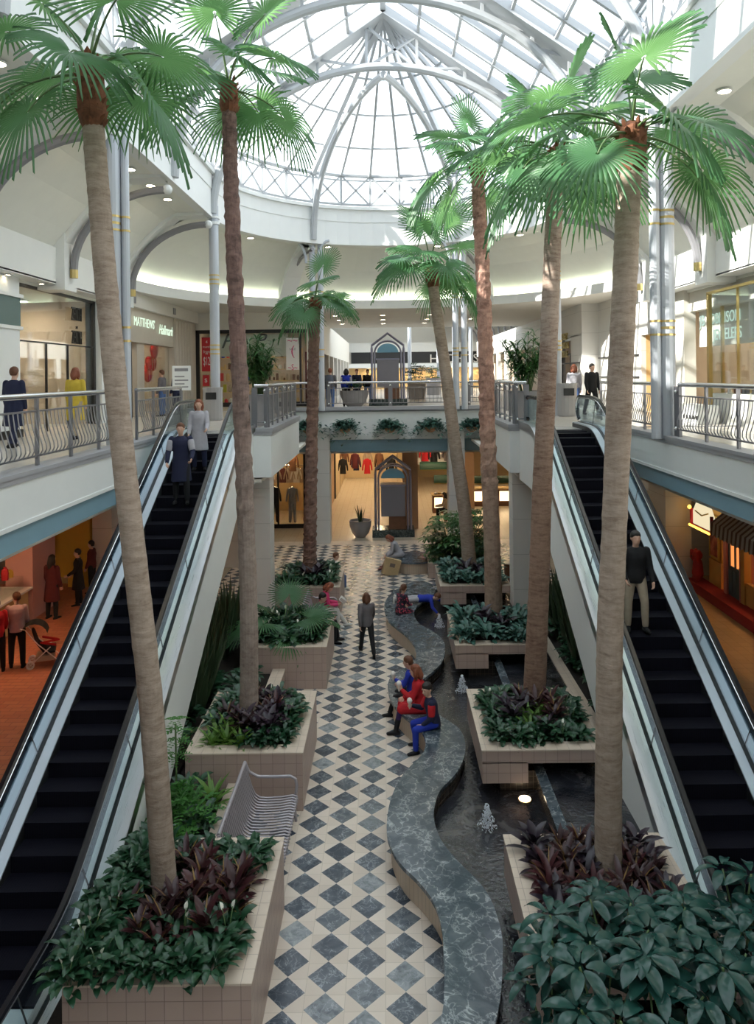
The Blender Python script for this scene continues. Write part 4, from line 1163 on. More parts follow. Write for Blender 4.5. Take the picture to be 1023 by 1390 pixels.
# hanging baskets on the bridge
TERRA = plain('basket_terracotta', (.55, .30, .16), .7, var=.15)
for i, (px_, py_) in enumerate([(418, 578), (468, 580), (529, 574), (584, 576), (640, 574)]):
    p = at_d(px_, py_, 33.55)
    e = empty('hanging_basket', ['bushy basket plant on the bridge front, behind the short palm trunk', 'bushy basket plant on the bridge front just beside the pale pillar top', 'bushy basket plant at the middle of the bridge front', 'bushy basket plant on the bridge front, next to the leaning pale palm trunk', 'bushy basket plant on the bridge front against the peeling red palm trunk'][i], 'hanging basket', (p.x, 33.5, 5.0), group='hanging baskets along the bridge')
    m = MB(); m.lathe([(.08, -.06), (.20, .02), (.27, .14), (.28, .17), (.24, .15), (.01, .13)], n=20); m.build('basket', TERRA, e, smooth=True)
    inst('foliage', TRAILM[i % 2], e, (0, 0, .16), (0, 0, i), 2.3)
# ------------------------------------------------------------------ railings
RAILM = plain('rail_grey', (.24, .235, .25), .35, .5, var=.05)
def railing(label, pts, z, h=1.2, curved=True, out=1, spacing=1.5, step=.15, plates=False, name='railing'):
    pts = [Vector((p[0], p[1], z)) for p in pts]
    e = empty(name, label, 'railing', pts[0])
    off = pts[0]
    W = lambda p: p - off
    def T(name, P, r, mat, n=8):
        m = MB(); m.tube([W(p) for p in P], r, n); m.build(name, mat, e, smooth=True)
    T('top_rail', [p + Vector((0, 0, h)) for p in pts], .05, CHROME, 10)
    zm = h - .26
    T('middle_rail', [p + Vector((0, 0, zm)) for p in pts], .018, RAILM, 6)
    T('bottom_rail', [p + Vector((0, 0, .16)) for p in pts], .018, RAILM, 6)
    bm = None; nb = 0; pm = None
    for a, b in zip(pts[:-1], pts[1:]):
        L = (b - a).length; d = (b - a).normalized(); nrm = Vector((d.y, -d.x, 0)) * out
        npn = max(1, round(L / spacing))
        for i in range(npn + 1):
            if i == 0 and a is not pts[0] and not plates: continue
            p = a.lerp(b, i / npn)
            m = MB()
            if plates:
                m.cbox(0, 0, h / 2 - .02, .045, .16, h - .06, math.atan2(nrm.y, nrm.x) + PI / 2 * 0)
                pass
            else: m.cbox(0, 0, h / 2, .05, .075, h, math.atan2(d.y, d.x) + PI / 2)
            o = m.build('post', RAILM, e); o.location = W(p)
            if plates:
                for zz in (.14, h - .14): q_ = MB(); q_.ball((nrm.x * .05, nrm.y * .05, zz), .055, 8, 6); q_.build('bolt', CHROME, o, smooth=True)
        nn = int(L / step)
        if bm is None:
            m = MB()
            if curved: m.tube([(nrm.x * q, nrm.y * q, z_) for q, z_ in ((0, zm), (.01, zm - .1), (.035, .66), (.08, .5), (.125, .36), (.13, .27), (.09, .195), (.0, .16))], .011, 5)
            else: m.tube([(0, 0, .16), (0, 0, zm)], .012, 5)
            bm = m.mesh('baluster', RAILM, True); bn = nrm.copy()
        ang = math.atan2(nrm.y, nrm.x) - math.atan2(bn.y, bn.x)
        for i in range(1, nn):
            if nb >= 98: break
            inst('baluster', bm, e, W(a.lerp(b, i / nn)), (0, 0, ang)); nb += 1
    return e
railing('curved baluster railing along the gallery above the candy shop', [(GX_L - .22, 8.8), (GX_L - .22, 17.1)], L2 + .07, out=1)
railing('shorter curved railing from the pipe column to the brick side escalator top', [(GX_L - .22, 18.1), (GX_L - .22, 22.0)], L2 + .07, out=1)
railing('curved baluster railing along the gallery above the striped awning', [(GX_R + .22, 17.2), (GX_R + .22, 10.0)], L2 + .07, out=1)
railing('shorter curved railing from the pipe column to the tan side escalator top', [(GX_R + .22, 23.5), (GX_R + .22, 18.2)], L2 + .07, out=1)
railing('short landing railing with round bolts by the brick side escalator', [(-3.80, 21.4), (-3.45, 21.4), (-3.45, 27.9), (-4.4, 29.5)], L2 + .1, curved=False, out=-1, spacing=1.1, step=.24, plates=True)
railing('short landing railing with round bolts by the tan side escalator', [(4.05, 21.78), (3.72, 21.78), (3.75, 27.9), (4.7, 29.4)], L2 + .1, curved=False, out=1, spacing=1.1, step=.24, plates=True)
railing('bridge railing between the two middle pairs of pipe columns', [(-2.66, 34.05), (2.95, 34.05)], L2 + .16, h=1.1, curved=False, out=1, spacing=2.8, step=.17, plates=True)
railing('end piece of the bridge railing behind the short palm', [(-4.35, 34.05), (-3.55, 34.05)], L2 + .16, h=1.1, curved=False, out=1, spacing=1.6, step=.17, plates=True)
railing('end piece of the bridge railing behind the peeling red palm', [(3.72, 34.05), (4.6, 34.05)], L2 + .16, h=1.1, curved=False, out=1, spacing=1.6, step=.17, plates=True)
railing('far opening railing beyond the grey directory', [(.6, 45.0), (6.5, 45.0)], L2 + .02, h=1.1, curved=False, out=1, spacing=2.4, step=.3)
# flat grey plates beside the gallery columns
for (x, y, lb) in ((GX_R + .22, 17.3, 'grey metal plate post beside the sunlit pipe column'), (GX_R + .22, 18.1, 'grey metal plate post behind the sunlit pipe column'), (GX_L - .22, 17.0, 'grey metal plate post at the railing end behind the scarred palm')):
    m = MB(); m.cbox(x, y, L2 + .07 + .58, .07, .30, 1.16); m.mat(1).ball((x - .05 * (1 if x > 0 else -1), y, L2 + .25), .05, 8, 6).ball((x - .05 * (1 if x > 0 else -1), y, L2 + 1.1), .05, 8, 6)
    tag(m.build('plate_post', [RAILM, CHROME]), lb, 'post')
# litter bins
def bin_(label, x, y, rz):
    e = empty('litter_bin', label, 'litter bin', (x, y, L2), rz)
    G = plain('bin_grey', (.40, .39, .39), .4, var=.03)
    m = MB(); m.prism([(cos(a) * .36, sin(a) * .30) for a in [2 * PI * i / 16 for i in range(16)]], 0.03, 1.12)
    m.build('body', G, e)
    m = MB(); m.prism([(cos(a) * .375, sin(a) * .315) for a in [2 * PI * i / 16 for i in range(16)]], 1.12, 1.2); m.build('rim', G, e); m = MB(); m.prism([(cos(a) * .32, sin(a) * .27) for a in [2 * PI * i / 16 for i in range(16)]], 0, .04); m.build('foot', G, e)
    m = MB(); m.box(-.19, .19, -.315, -.27, .76, 1.02); m.build('opening', BLACK, e)
bin_('grey litter bin in front of the store with the red banner', -6.35, 27.25, 0); bin_('grey litter bin at the foot of the pipe column by the tan side escalator', 6.55, 27.25, 0)
# ------------------------------------------------------------------ people
_tmp_dg = None
def remesh(m, name, mat, vox, parent, smooth_it=2):
    me = bpy.data.meshes.new(name); me.from_pydata([tuple(p) for p in m.v], [], m.f); me.materials.append(mat); me.update()
    bm = bmesh.new(); bm.from_mesh(me); bmesh.ops.recalc_face_normals(bm, faces=bm.faces); bm.to_mesh(me); bm.free()
    o = bpy.data.objects.new(name, me); COL.objects.link(o)
    r_ = o.modifiers.new('r', 'REMESH'); r_.mode = 'VOXEL'; r_.voxel_size = vox; r_.use_smooth_shade = True
    if smooth_it:
        s_ = o.modifiers.new('s', 'SMOOTH'); s_.iterations = smooth_it; s_.factor = .5
    dg = bpy.context.evaluated_depsgraph_get(); ev = o.evaluated_get(dg)
    nm = bpy.data.meshes.new_from_object(ev); nm.materials.clear(); nm.materials.append(mat)
    o.modifiers.clear(); o.data = nm; bpy.data.meshes.remove(me)
    nm.polygons.foreach_set('use_smooth', [True] * len(nm.polygons))
    if parent is not None: o.parent = parent
    return o
def limb(m, pts, rs, n=10):
    pts = [Vector(p) for p in pts]
    m.tube(pts, rs, n)
    for p, r in zip(pts, rs): m.ball(p, r * .995, n, 6)
def loft(m, secs, n=18):
    v = []; k = len(secs)
    for c, rx_, ry_, X, Yv in secs:
        c = Vector(c)
        for j in range(n):
            a = 2 * PI * j / n; v.append(c + X * (rx_ * cos(a)) + Yv * (ry_ * sin(a)))
    f = [(i * n + j, i * n + (j + 1) % n, (i + 1) * n + (j + 1) % n, (i + 1) * n + j) for i in range(k - 1) for j in range(n)]
    f += [tuple(range(n - 1, -1, -1)), tuple(range((k - 1) * n, k * n))]
    m.add(v, f)
SKIN = plain('skin', (.62, .38, .28), .5, var=.04); SKIND = plain('skin_brown', (.32, .18, .12), .5, var=.04)
EYEM = plain('eye_dark', (.03, .02, .02), .3); LIPM = plain('lips', (.45, .16, .14), .5)
def cloth(name, col, rough=.85, var=.12): return plain(name, col, rough, var=var, scale=14)
HAIRB = plain('brown_hair', (.12, .045, .02), .6, var=.3, scale=30); HAIRK = plain('black_hair', (.012, .009, .008), .5, var=.2, scale=30)
HAIRR = plain('auburn_hair', (.22, .065, .03), .6, var=.3, scale=30)
def hand(m, w, d, pn, side, curl=.5, sc_=1.0):
    """palm from wrist w along d, palm faces pn"""
    d = d.normalized(); pn = (pn - d * pn.dot(d)).normalized(); x = d.cross(pn)
    secs = [(w + d * t * sc_, rx_ * sc_, ry_ * sc_, x, pn) for t, rx_, ry_ in ((0, .026, .020), (.03, .034, .018), (.06, .041, .016), (.088, .040, .013))]
    loft(m, secs, 12)
    for i, (off_, L) in enumerate(((-.031, .068), (-.0105, .078), (.0105, .074), (.031, .058))):
        p = w + d * .082 * sc_ + x * off_ * sc_; q = [p]; a = curl * .5
        for k in range(3):
            dd = d * cos(a) + pn * sin(a); p = p + dd * L / 2.6 * sc_; q.append(p); a += curl * .75
        limb(m, q, [.0092 * sc_, .009 * sc_, .0082 * sc_, .0068 * sc_], 7)
    s_ = 1 if side > 0 else -1
    p = w + d * .022 * sc_ - x * .03 * sc_; dd = (d * .75 - x * .65 + pn * .35).normalized()
    q = [p, p + dd * .035 * sc_, p + dd * .035 * sc_ + (d * .9 - x * .1 + pn * .45).normalized() * .03 * sc_, p + dd * .035 * sc_ + (d * .9 - x * .1 + pn * .45).normalized() * .052 * sc_]
    limb(m, q, [.014 * sc_, .0115 * sc_, .010 * sc_, .008 * sc_], 7)
def person(label, loc, face, hip=None, lean=0, legs=((0, 4, 0), (0, 4, 0)), arms=((5, 8, 15, 0), (5, 8, 15, 0)), head=(0, 0), s=1.1, hs=1.0,
           skin=None, hair=None, hairstyle='short', top=None, toplen='jacket', bottom=None, bottomkind='trousers', shoe=None, boots=False, fine=False,
           female=True, extra=None, curl=.7, group=None, toe=(0, 0), lie=False):
    skin = skin or SKIN; hair = hair or HAIRB
    vb = .0065 if fine else .014; vc = .011 if fine else .016
    root = empty('person', label, 'person', loc, 0, group)
    root.rotation_euler = (0, 0, math.atan2(face[1], face[0]) - PI / 2); root.scale = (s, s, s)
    if lie: root.rotation_euler = (-PI / 2 * .97, 0, math.atan2(face[1], face[0]) - PI / 2)
    TH, SH, UA, FA = .42, .41, .28, .25
    if hip is None: hip = .08 + TH * cos(R(legs[0][0])) + SH * cos(R(legs[0][0] - legs[0][2]))
    else: hip = hip / s
    P = Vector((0, 0, hip)); le = R(lean)
    up = Vector((0, sin(le), cos(le))); fw = Vector((0, cos(le), -sin(le))); X = Vector((1, 0, 0))
    sw = .165 if female else .185
    chest = P + up * .34; neckb = P + up * .49; 
    hy, hp = R(head[0]), R(head[1])
    hb = neckb + up * .05 + fw * .015
    hf = Vector((sin(hy) * cos(hp), cos(hy) * cos(hp), sin(hp))); hu = Vector((0, .15, 1)); hu = (hu - hf * hu.dot(hf)).normalized(); hx = hf.cross(hu)
    HC = hb + hu * .115 * hs
    L = {}
    for sd, (pt, ab, kn) in zip((-1, 1), legs):
        h = P + X * sd * .088 - up * .02
        if pt > 40 and not lie:
            q0 = pt - kn; c_ = (h.z - .085 - SH * cos(R(q0))) / TH; pt = math.degrees(math.acos(max(-.3, min(1, c_)))); kn = pt - q0
        d = Vector((sd * sin(R(ab)), sin(R(pt)) * cos(R(ab)), -cos(R(pt)) * cos(R(ab))))
        k = h + d * TH; q = R(pt - kn); d2 = Vector((sd * sin(R(ab)) * .35, sin(q), -cos(q))).normalized()
        an = k + d2 * SH; L[sd] = (h, k, an, d, d2)
    A = {}
    for sd, (p_, ab, eb, inw) in zip((-1, 1), arms):
        sh = P + up * .44 + X * sd * sw
        a = R(p_); d = Vector((sd * sin(R(ab)), sin(a) * cos(R(ab)), -cos(a) * cos(R(ab))))
        d = (X * d.x + fw * d.y + up * d.z)
        el = sh + d * UA; a2 = R(p_ + eb); d2 = Vector((-sd * sin(R(inw)), sin(a2) * cos(R(inw)), -cos(a2) * cos(R(inw)))); d2 = (X * d2.x + fw * d2.y + up * d2.z)
        w = el + d2 * FA; A[sd] = (sh, el, w, d, d2)
    # body
    m = MB()
    loft(m, [(P - up * .10, .13, .09, X, fw), (P, .155, .11, X, fw), (P + up * .16, .12, .085, X, fw), (chest, .15, .10, X, fw), (P + up * .44, .15, .085, X, fw), (neckb, .06, .055, X, fw)])
    limb(m, [neckb - up * .03, hb + hu * .04], [.058, .05])
    loft(m, [(HC - hu * .118 * hs + hf * .035 * hs, .028 * hs, .03 * hs, hx, hf), (HC - hu * .085 * hs + hf * .02 * hs, .052 * hs, .066 * hs, hx, hf), (HC - hu * .03 * hs + hf * .006, .070 * hs, .088 * hs, hx, hf), (HC + hu * .03 * hs, .076 * hs, .096 * hs, hx, hf), (HC + hu * .08 * hs, .066 * hs, .082 * hs, hx, hf), (HC + hu * .115 * hs, .030 * hs, .04 * hs, hx, hf)], 16)
    m.tube([HC + hf * .085 * hs + hu * .02 * hs, HC + hf * .112 * hs - hu * .022 * hs, HC + hf * .085 * hs - hu * .03 * hs], [.010 * hs, .017 * hs, .012 * hs], 8)
    for sd in (-1, 1):
        m.ball(HC + hx * sd * .076 * hs - hu * .005, .022 * hs, 8, 6)
        m.ball(HC + hf * .082 * hs + hx * sd * .03 * hs + hu * .03 * hs, .018 * hs, 8, 6)
    m.ball(HC + hf * .083 * hs - hu * .062 * hs, .022 * hs, 8, 6)
    for sd in (-1, 1):
        h, k, an, d, d2 = L[sd]
        limb(m, [h, h.lerp(k, .5), k], [.085, .072, .052]); limb(m, [k, k.lerp(an, .35), an], [.052, .052, .034])
        sh, el, w, e1, e2 = A[sd]
        limb(m, [sh, sh.lerp(el, .5), el], [.052, .045, .038]); limb(m, [el, el.lerp(w, .35), w], [.038, .037, .024])
        pn = (X * -sd + fw * .2 + up * .4) if extra != 'palmin' else (up * .7 - X * sd * .7)
        hand(m, w, e2, pn, sd, curl)
        fd = Vector((sd * .15, cos(R(toe[0 if sd < 0 else 1])), sin(R(toe[0 if sd < 0 else 1])))).normalized()
        limb(m, [an, an + fd * .05 - Vector((0, 0, .045)), an + fd * .15 - Vector((0, 0, .055))], [.036, .034, .026])
    body_ = remesh(m, 'body', skin, vb, root, 1)
    for sd in (-1, 1):
        if fine or hs > 1: 
            m = MB(); m.ball(HC + hf * .094 * hs + hx * sd * .03 * hs + hu * .022 * hs, .011 * hs, 8, 6); m.build('eye', EYEM, body_, smooth=True)
    if fine: m = MB(); m.tube([HC + hf * .100 * hs - hu * .055 * hs - hx * .02, HC + hf * .106 * hs - hu * .056 * hs, HC + hf * .100 * hs - hu * .055 * hs + hx * .02], .005, 6); m.build('mouth', LIPM, body_, smooth=True)
    # hair
    m = MB()
    loft(m, [(HC - hu * .055 * hs - hf * .035 * hs, .060 * hs, .058 * hs, hx, hf), (HC - hf * .022 * hs, .086 * hs, .085 * hs, hx, hf), (HC + hu * .05 * hs - hf * .010 * hs, .089 * hs, .102 * hs, hx, hf), (HC + hu * .10 * hs - hf * .006 * hs, .072 * hs, .088 * hs, hx, hf), (HC + hu * .135 * hs, .03 * hs, .035 * hs, hx, hf)], 16)
    if hairstyle in ('bob', 'long'):
        for sd in (-1, 1): limb(m, [HC + hx * sd * .075 * hs + hu * .03 - hf * .02, HC + hx * sd * .088 * hs - hu * .06 - hf * .02, HC + hx * sd * .075 * hs - hu * .13 - hf * .02], [.035 * hs, .038 * hs, .028 * hs])
        limb(m, [HC - hf * .06 * hs, HC - hf * .085 * hs - hu * .08, HC - hf * .085 * hs - hu * (.13 if hairstyle == 'bob' else .27)], [.07 * hs, .072 * hs, .045 * hs])
    if hairstyle == 'tail': limb(m, [HC - hf * .09 * hs + hu * .03, HC - hf * .14 * hs - hu * .03, HC - hf * .12 * hs - hu * .18], [.03, .035, .015])
    remesh(m, 'hair', hair, .010 if fine else .014, root, 1)
    # trousers or stockings
    if bottom is not None:
        m = MB(); g = .016
        loft(m, [(P - up * .12, .13, .10, X, fw), (P, .17, .125, X, fw), (P + up * .10, .145, .105, X, fw)])
        thin = bottomkind == 'stockings'
        for sd in (-1, 1):
            h, k, an, d, d2 = L[sd]
            if thin: limb(m, [h, h.lerp(k, .5), k], [.09, .077, .056]); limb(m, [k, k.lerp(an, .35), an], [.056, .055, .037])
            else: limb(m, [h, h.lerp(k, .5), k], [.098, .088, .070]); limb(m, [k, k.lerp(an, .4), an - d2 * .03], [.070, .066, .056])
        remesh(m, bottomkind, bottom, vc, root)
    # shoes
    for sd in (-1, 1):
        h, k, an, d, d2 = L[sd]; tp = R(toe[0 if sd < 0 else 1])
        fd = Vector((sd * .15, cos(tp), sin(tp))).normalized(); dn = Vector((0, 0, -1))
        m = MB()
        limb(m, [an + dn * .045 - fd * .05, an + dn * .045 + fd * .06, an + dn * .052 + fd * .155], [.040, .044, .032])
        limb(m, [an - d2 * (.20 if boots else .02), an, an + dn * .04], [.058 if boots else .046, .046, .042])
        remesh(m, 'shoe', shoe or BLACK, vc, root, 1)
    # upper garment
    if top is not None:
        mt = top if not isinstance(top, tuple) else top[0]
        m = MB(); low = {'jacket': -.10, 'shirt': -.04, 'coat': -.12, 'dress': -.12}[toplen]
        b = .02
        secs = [(P + up * low, .17, .13, X, fw), (P + up * .04, .178, .135, X, fw), (P + up * .17, .155 if female else .165, .12, X, fw), (chest, .185, .14, X, fw), (P + up * .42, .19, .12, X, fw), (P + up * .475, .13, .085, X, fw), (neckb + up * .02, .068, .066, X, fw)]
        loft(m, secs)
        for sd in (-1, 1):
            sh, el, w, e1, e2 = A[sd]
            limb(m, [sh, sh.lerp(el, .5), el], [.072, .065, .058]); limb(m, [el, w - e2 * .015], [.058, .044])
        if toplen in ('coat', 'dress'):
            seated = legs[0][0] > 40
            if seated:
                for sd in (-1, 1):
                    h, k, an, d, d2 = L[sd]; limb(m, [h, h.lerp(k, .5), k - d * .03], [.118, .112, .098])
                h0, k0 = L[-1][0], L[-1][1]; h1, k1 = L[1][0], L[1][1]
                limb(m, [(h0 + h1) / 2, ((k0 + k1) / 2).lerp((h0 + h1) / 2, .1)], [.12, .09])
            else:
                loft(m, [(P - Vector((0, 0, .44 if toplen == 'coat' else .40)), .22, .19, X, Vector((0, 1, 0))), (P - Vector((0, 0, .2)), .195, .165, X, Vector((0, 1, 0))), (P + up * .02, .178, .135, X, fw)])
        top_ = remesh(m, 'coat' if toplen == 'coat' else toplen, mt, vc, root)
        if isinstance(top, tuple):   # second colour: yoke and sleeve tops
            for sd in (-1, 1):
                m = MB(); sh, el, w, e1, e2 = A[sd]; limb(m, [sh.lerp(el, .2), sh.lerp(el, .75)], [.080, .072])
                remesh(m, 'sleeve_panel', top[1], vc, top_)
    root['A'] = 0; del root['A']
    return root, L, A, HC
def to_world(root, p):
    M = Matrix.Translation(root.location) @ root.rotation_euler.to_matrix().to_4x4() @ Matrix.Diagonal((*root.scale, 1))
    return M @ Vector(p)
C_RED = cloth('red_wool', (.50, .012, .02)); C_NAVY = cloth('navy_cloth', (.012, .016, .05)); C_BLUE = cloth('royal_blue_cloth', (.012, .035, .38))
C_PURP = cloth('purple_stocking', (.035, .012, .09)); C_BLK = cloth('black_cloth', (.008, .008, .010)); C_GREY = cloth('grey_cloth', (.13, .12, .13)); C_LGREY = cloth('pale_grey_cloth', (.42, .41, .45))
C_PINK = cloth('pink_knit', (.65, .05, .17)); C_WHITE = cloth('white_cloth', (.72, .70, .66)); C_BEIGE = cloth('beige_cloth', (.42, .34, .25)); C_BURG = cloth('burgundy_leather', (.10, .012, .012), .4)
C_YEL = cloth('yellow_cloth', (.62, .45, .05)); C_DENIM = cloth('denim', (.07, .13, .30)); C_ROSE = cloth('pale_rose_knit', (.55, .36, .36)); C_MAROON = cloth('maroon_cloth', (.09, .012, .015))
def _floral():
    t = NT('floral_print'); v = t.n('ShaderNodeTexVoronoi'); v.inputs['Scale'].default_value = 16; t.t.links.new(t.coords(), v.inputs['Vector'])
    c = t.ramp(v.outputs['Distance'], [(.0, (.55, .08, .12)), (.30, (.45, .05, .10)), (.40, (.02, .015, .03))], 'CONSTANT'); return t.finish(t.bsdf(c, .85))
FLORAL = _floral()
SEATH = .46
HIPH = SEATH + .115
# group on the wavy seat
w1, L_, A_, H1 = person('person in a red coat and violet stockings sitting on the wavy seat', (.66, 15.72, 0), (-1, .05), hip=HIPH, lean=10, legs=((84, 4, 72), (72, 6, 92)), arms=((35, 8, 105, 12), (22, 8, 60, 25)), head=(18, -6), s=1.1,
       hair=HAIRR, hairstyle='bob', top=C_RED, toplen='coat', bottom=C_PURP, bottomkind='stockings', shoe=C_BLK, boots=True, fine=True)
w2, _, A2, _ = person('child in a blue jacket and dark trousers sitting beyond the red coat', (.48, 16.45, 0), (-1, .25), hip=HIPH, lean=6, legs=((80, 6, 60), (76, 6, 70)), arms=((30, 8, 90, 15), (20, 8, 60, 25)), head=(0, -10), s=.92, hs=1.15,
       hair=HAIRB, top=C_BLUE, toplen='jacket', bottom=C_BLK, shoe=C_BLK)
w3, _, A3, H3 = person('boy in a navy and red jacket and blue jeans on the wavy seat', (.86, 14.98, 0), (-1, -.12), hip=HIPH, lean=10, legs=((66, 8, 66), (70, 10, 80)), arms=((12, 8, 45, 20), (40, 6, 85, 22)), head=(-38, -10), s=.98, hs=1.12,
       hair=HAIRK, top=(C_NAVY, C_RED), toplen='jacket', bottom=C_BLUE, shoe=C_BLK, fine=True, female=False)
def cone(label, root, hand_, dz=.05):
    p = to_world(root, hand_[2] + hand_[4] * .07)
    e = empty('ice_cream', label, 'ice cream', (p.x, p.y, p.z - .02))
    m = MB(); m.lathe([(.012, -.06), (.035, .06), (.03, .06)], n=14); m.build('cup', plain('paper_cup', (.75, .70, .62), .6), e, smooth=True)
    m = MB(); m.lathe([(.03, .055), (.052, .08), (.056, .11), (.04, .145), (.012, .165)], n=14); m.build('scoop', plain('vanilla_ice', (.82, .78, .72), .6), e, smooth=True)
cone('white ice cream held by the boy in the navy and red jacket', w3, A3[1]); cone('white ice cream held by the person in the red coat', w1, A_[-1]); cone('white ice cream held by the child in blue beyond the red coat', w2, A2[-1])
person('child in a floral dress with a ponytail sitting on the wavy seat', (.32, 22.15, 0), (.75, .75), hip=HIPH, lean=12, legs=((95, 8, 110), (95, 8, 110)), arms=((20, 10, 50, 20), (25, 10, 60, 20)), head=(0, -15), s=.9, hs=1.15, hair=HAIRB, hairstyle='tail', top=FLORAL, toplen='dress', bottom=None, shoe=C_WHITE)
person('child in blue lying flat on the seat, a hand toward the pool', (.55, 23.15, SEATH + .13), (1, -.12), lean=0, legs=((0, 5, 6), (3, 5, 10)), arms=((150, 20, 10, 0), (100, 20, 30, 0)), head=(0, 30), s=.86, hs=1.15, hair=HAIRB, top=C_BLUE, toplen='shirt', bottom=C_LGREY, shoe=C_WHITE, lie=True, hip=.86 * .42)
# readers in the far bay
bench2 = copy_tree(b); bench2.location = (-1.9, 21.85, 0); bench2['label'] = 'slatted metal bench under the person in the pink sweater, between the two far planters'
w6, _, A6, _ = person('person in a pink sweater and white trousers reading a white book', (-2.02, 22.25, 0), (1, .1), hip=HIPH - .02, lean=14, legs=((78, 3, 40), (88, -4, 86)), arms=((32, 6, 70, 22), (32, 6, 70, 22)), head=(0, -38), s=1.1, hair=HAIRR, hairstyle='bob', top=C_PINK, toplen='jacket', bottom=C_WHITE, shoe=C_WHITE, fine=True)
pb = to_world(w6, (A6[-1][2] + A6[1][2]) / 2 + Vector((0, .12, .05)))
m = MB(); m.cbox(0, 0, 0, .015, .15, .20); m.cbox(.06, .075, 0, .13, .012, .20, .6); m.cbox(.06, -.075, 0, .13, .012, .20, -.6)
o = m.build('book', plain('book_paper', (.78, .77, .72), .7)); o.location = pb; o.rotation_euler = (0, -.9, .1); tag(o, 'open white book in the hands of the person in pink', 'book')
person('person in dark trousers next to the reader in pink', (-2.02, 21.1, 0), (1, -.05), hip=HIPH - .02, lean=8, legs=((82, 4, 72), (80, 4, 76)), arms=((20, 8, 70, 20), (20, 8, 70, 20)), head=(10, -15), s=1.1, hair=HAIRK, top=C_GREY, toplen='jacket', bottom=C_BLK, shoe=C_BLK, female=False)
person('boy in a white shirt sitting behind the farthest tiled planter', (-1.95, 26.15, 0), (.8, .6), hip=HIPH, lean=8, legs=((84, 6, 84), (80, 6, 80)), arms=((20, 8, 60, 20), (20, 8, 60, 20)), head=(30, -10), s=.95, hs=1.12, hair=HAIRB, top=C_WHITE, toplen='shirt', bottom=C_DENIM, shoe=C_WHITE, female=False)
m = MB(); m.box(-2.25, -1.7, 25.95, 26.5, 0, .44); m.mat(1).box(-2.3, -1.65, 25.9, 26.55, .44, .46); tag(m.build('block_seat', [PTILE, COPING]), 'low tiled block the boy in white sits on', 'bench')
person('person in a grey jacket and black trousers walking along the chequered floor', (-.62, 20.2, 0), (-.2, 1), lean=5, legs=((24, 3, 4), (-22, 3, 14)), arms=((-22, 8, 15, 0), (24, 8, 25, 0)), s=1.0, hair=HAIRB, hairstyle='bob', top=C_GREY, toplen='jacket', bottom=C_BLK, shoe=C_BLK, toe=(8, -30))
person('person in a pale grey coat and burgundy boots bending forward on the round seat', (.42, 29.1, 0), (-1, -.05), hip=HIPH, lean=32, legs=((82, 4, 52), (78, 4, 60)), arms=((40, 8, 40, 15), (40, 8, 40, 15)), head=(0, -40), s=1.12, hair=HAIRR, hairstyle='bob', top=C_LGREY, toplen='coat', bottom=C_BURG, bottomkind='stockings', shoe=C_BURG, boots=True)
e = empty('shopping_bag', 'tan paper shopping bag with a small print leaning against the round seat', 'bag', (.0, 28.15, 0))
m = MB(); m.box(-.30, .30, -.10, .10, 0, .62); o = m.build('bag', cloth('kraft_paper', (.55, .40, .22)), e); o.rotation_euler = (0, .28, .2)
m = MB(); m.box(-.10, .10, -.104, -.101, .32, .46); o = m.build('print', cloth('bag_print', (.18, .14, .12)), e); o.rotation_euler = (0, .28, .2)
m = MB(); m.tube([(-.1, 0, .60), (-.08, 0, .74), (.08, 0, .74), (.1, 0, .60)], .008, 5); o = m.build('handle', C_BEIGE, e); o.rotation_euler = (0, .28, .2)
# riders
person('person in a navy coat with pale sleeves riding the brick side escalator', (-4.78, 17.3, zs(17.3)), (.1, -1), lean=3, legs=((12, 4, 14), (-2, 4, 4)), arms=((15, 14, 45, 0), (10, 14, 30, 0)), s=1.1, hair=HAIRB, top=(C_NAVY, C_LGREY), toplen='coat', bottom=C_BLK, shoe=C_BLK, female=False)
person('person in a long light coat higher up on the brick side escalator', (-4.62, 18.35, zs(18.4)), (.1, -1), lean=2, legs=((6, 4, 8), (0, 4, 2)), arms=((18, 10, 50, 0), (8, 10, 30, 0)), s=1.02, hair=HAIRR, hairstyle='bob', top=C_LGREY, toplen='coat', bottom=C_NAVY, shoe=C_BLK)
person('person in a dark jacket and beige trousers riding the tan side escalator', (4.60, 14.0, zs(14.0) + .0), (0, -1), lean=4, legs=((14, 5, 16), (0, 4, 2)), arms=((10, 10, 25, 0), (15, 12, 40, 0)), s=1.1, hair=HAIRK, top=C_BLK, toplen='jacket', bottom=C_BEIGE, shoe=C_BLK, female=False)
# ground floor, brick side
person('person in a pale rose sweater and dark trousers standing by the pushchair', (-9.75, 19.55, 0), (-.3, .9), legs=((4, 4, 4), (-3, 4, 2)), arms=((30, 8, 60, 10), (10, 8, 30, 0)), s=1.15, head=(-40, -10), hair=HAIRB, top=C_ROSE, toplen='jacket', bottom=C_BLK, shoe=C_BLK)
person('person in a red top and black trousers beside the candy shop counter', (-10.12, 19.25, 0), (-.5, .8), legs=((0, 4, 2), (0, 4, 2)), arms=((30, 8, 60, 10), (10, 8, 40, 0)), s=1.1, hair=HAIRK, top=C_RED, toplen='jacket', bottom=C_BLK, shoe=C_BLK)
person('person with long black hair in a long maroon coat next to the pink column', (-10.6, 23.5, 0), (.3, 1), legs=((0, 4, 2), (0, 4, 2)), s=1.18, hair=HAIRK, hairstyle='long', top=C_MAROON, toplen='coat', bottom=C_BLK, shoe=C_BLK)
person('person in a black coat standing before the yellow candy shop wall', (-10.35, 24.9, 0), (-1, -.3), legs=((3, 4, 4), (-3, 4, 2)), arms=((15, 8, 40, 10), (10, 8, 30, 0)), s=1.1, hair=HAIRK, top=C_BLK, toplen='coat', bottom=C_BLK, shoe=C_BLK, female=False)
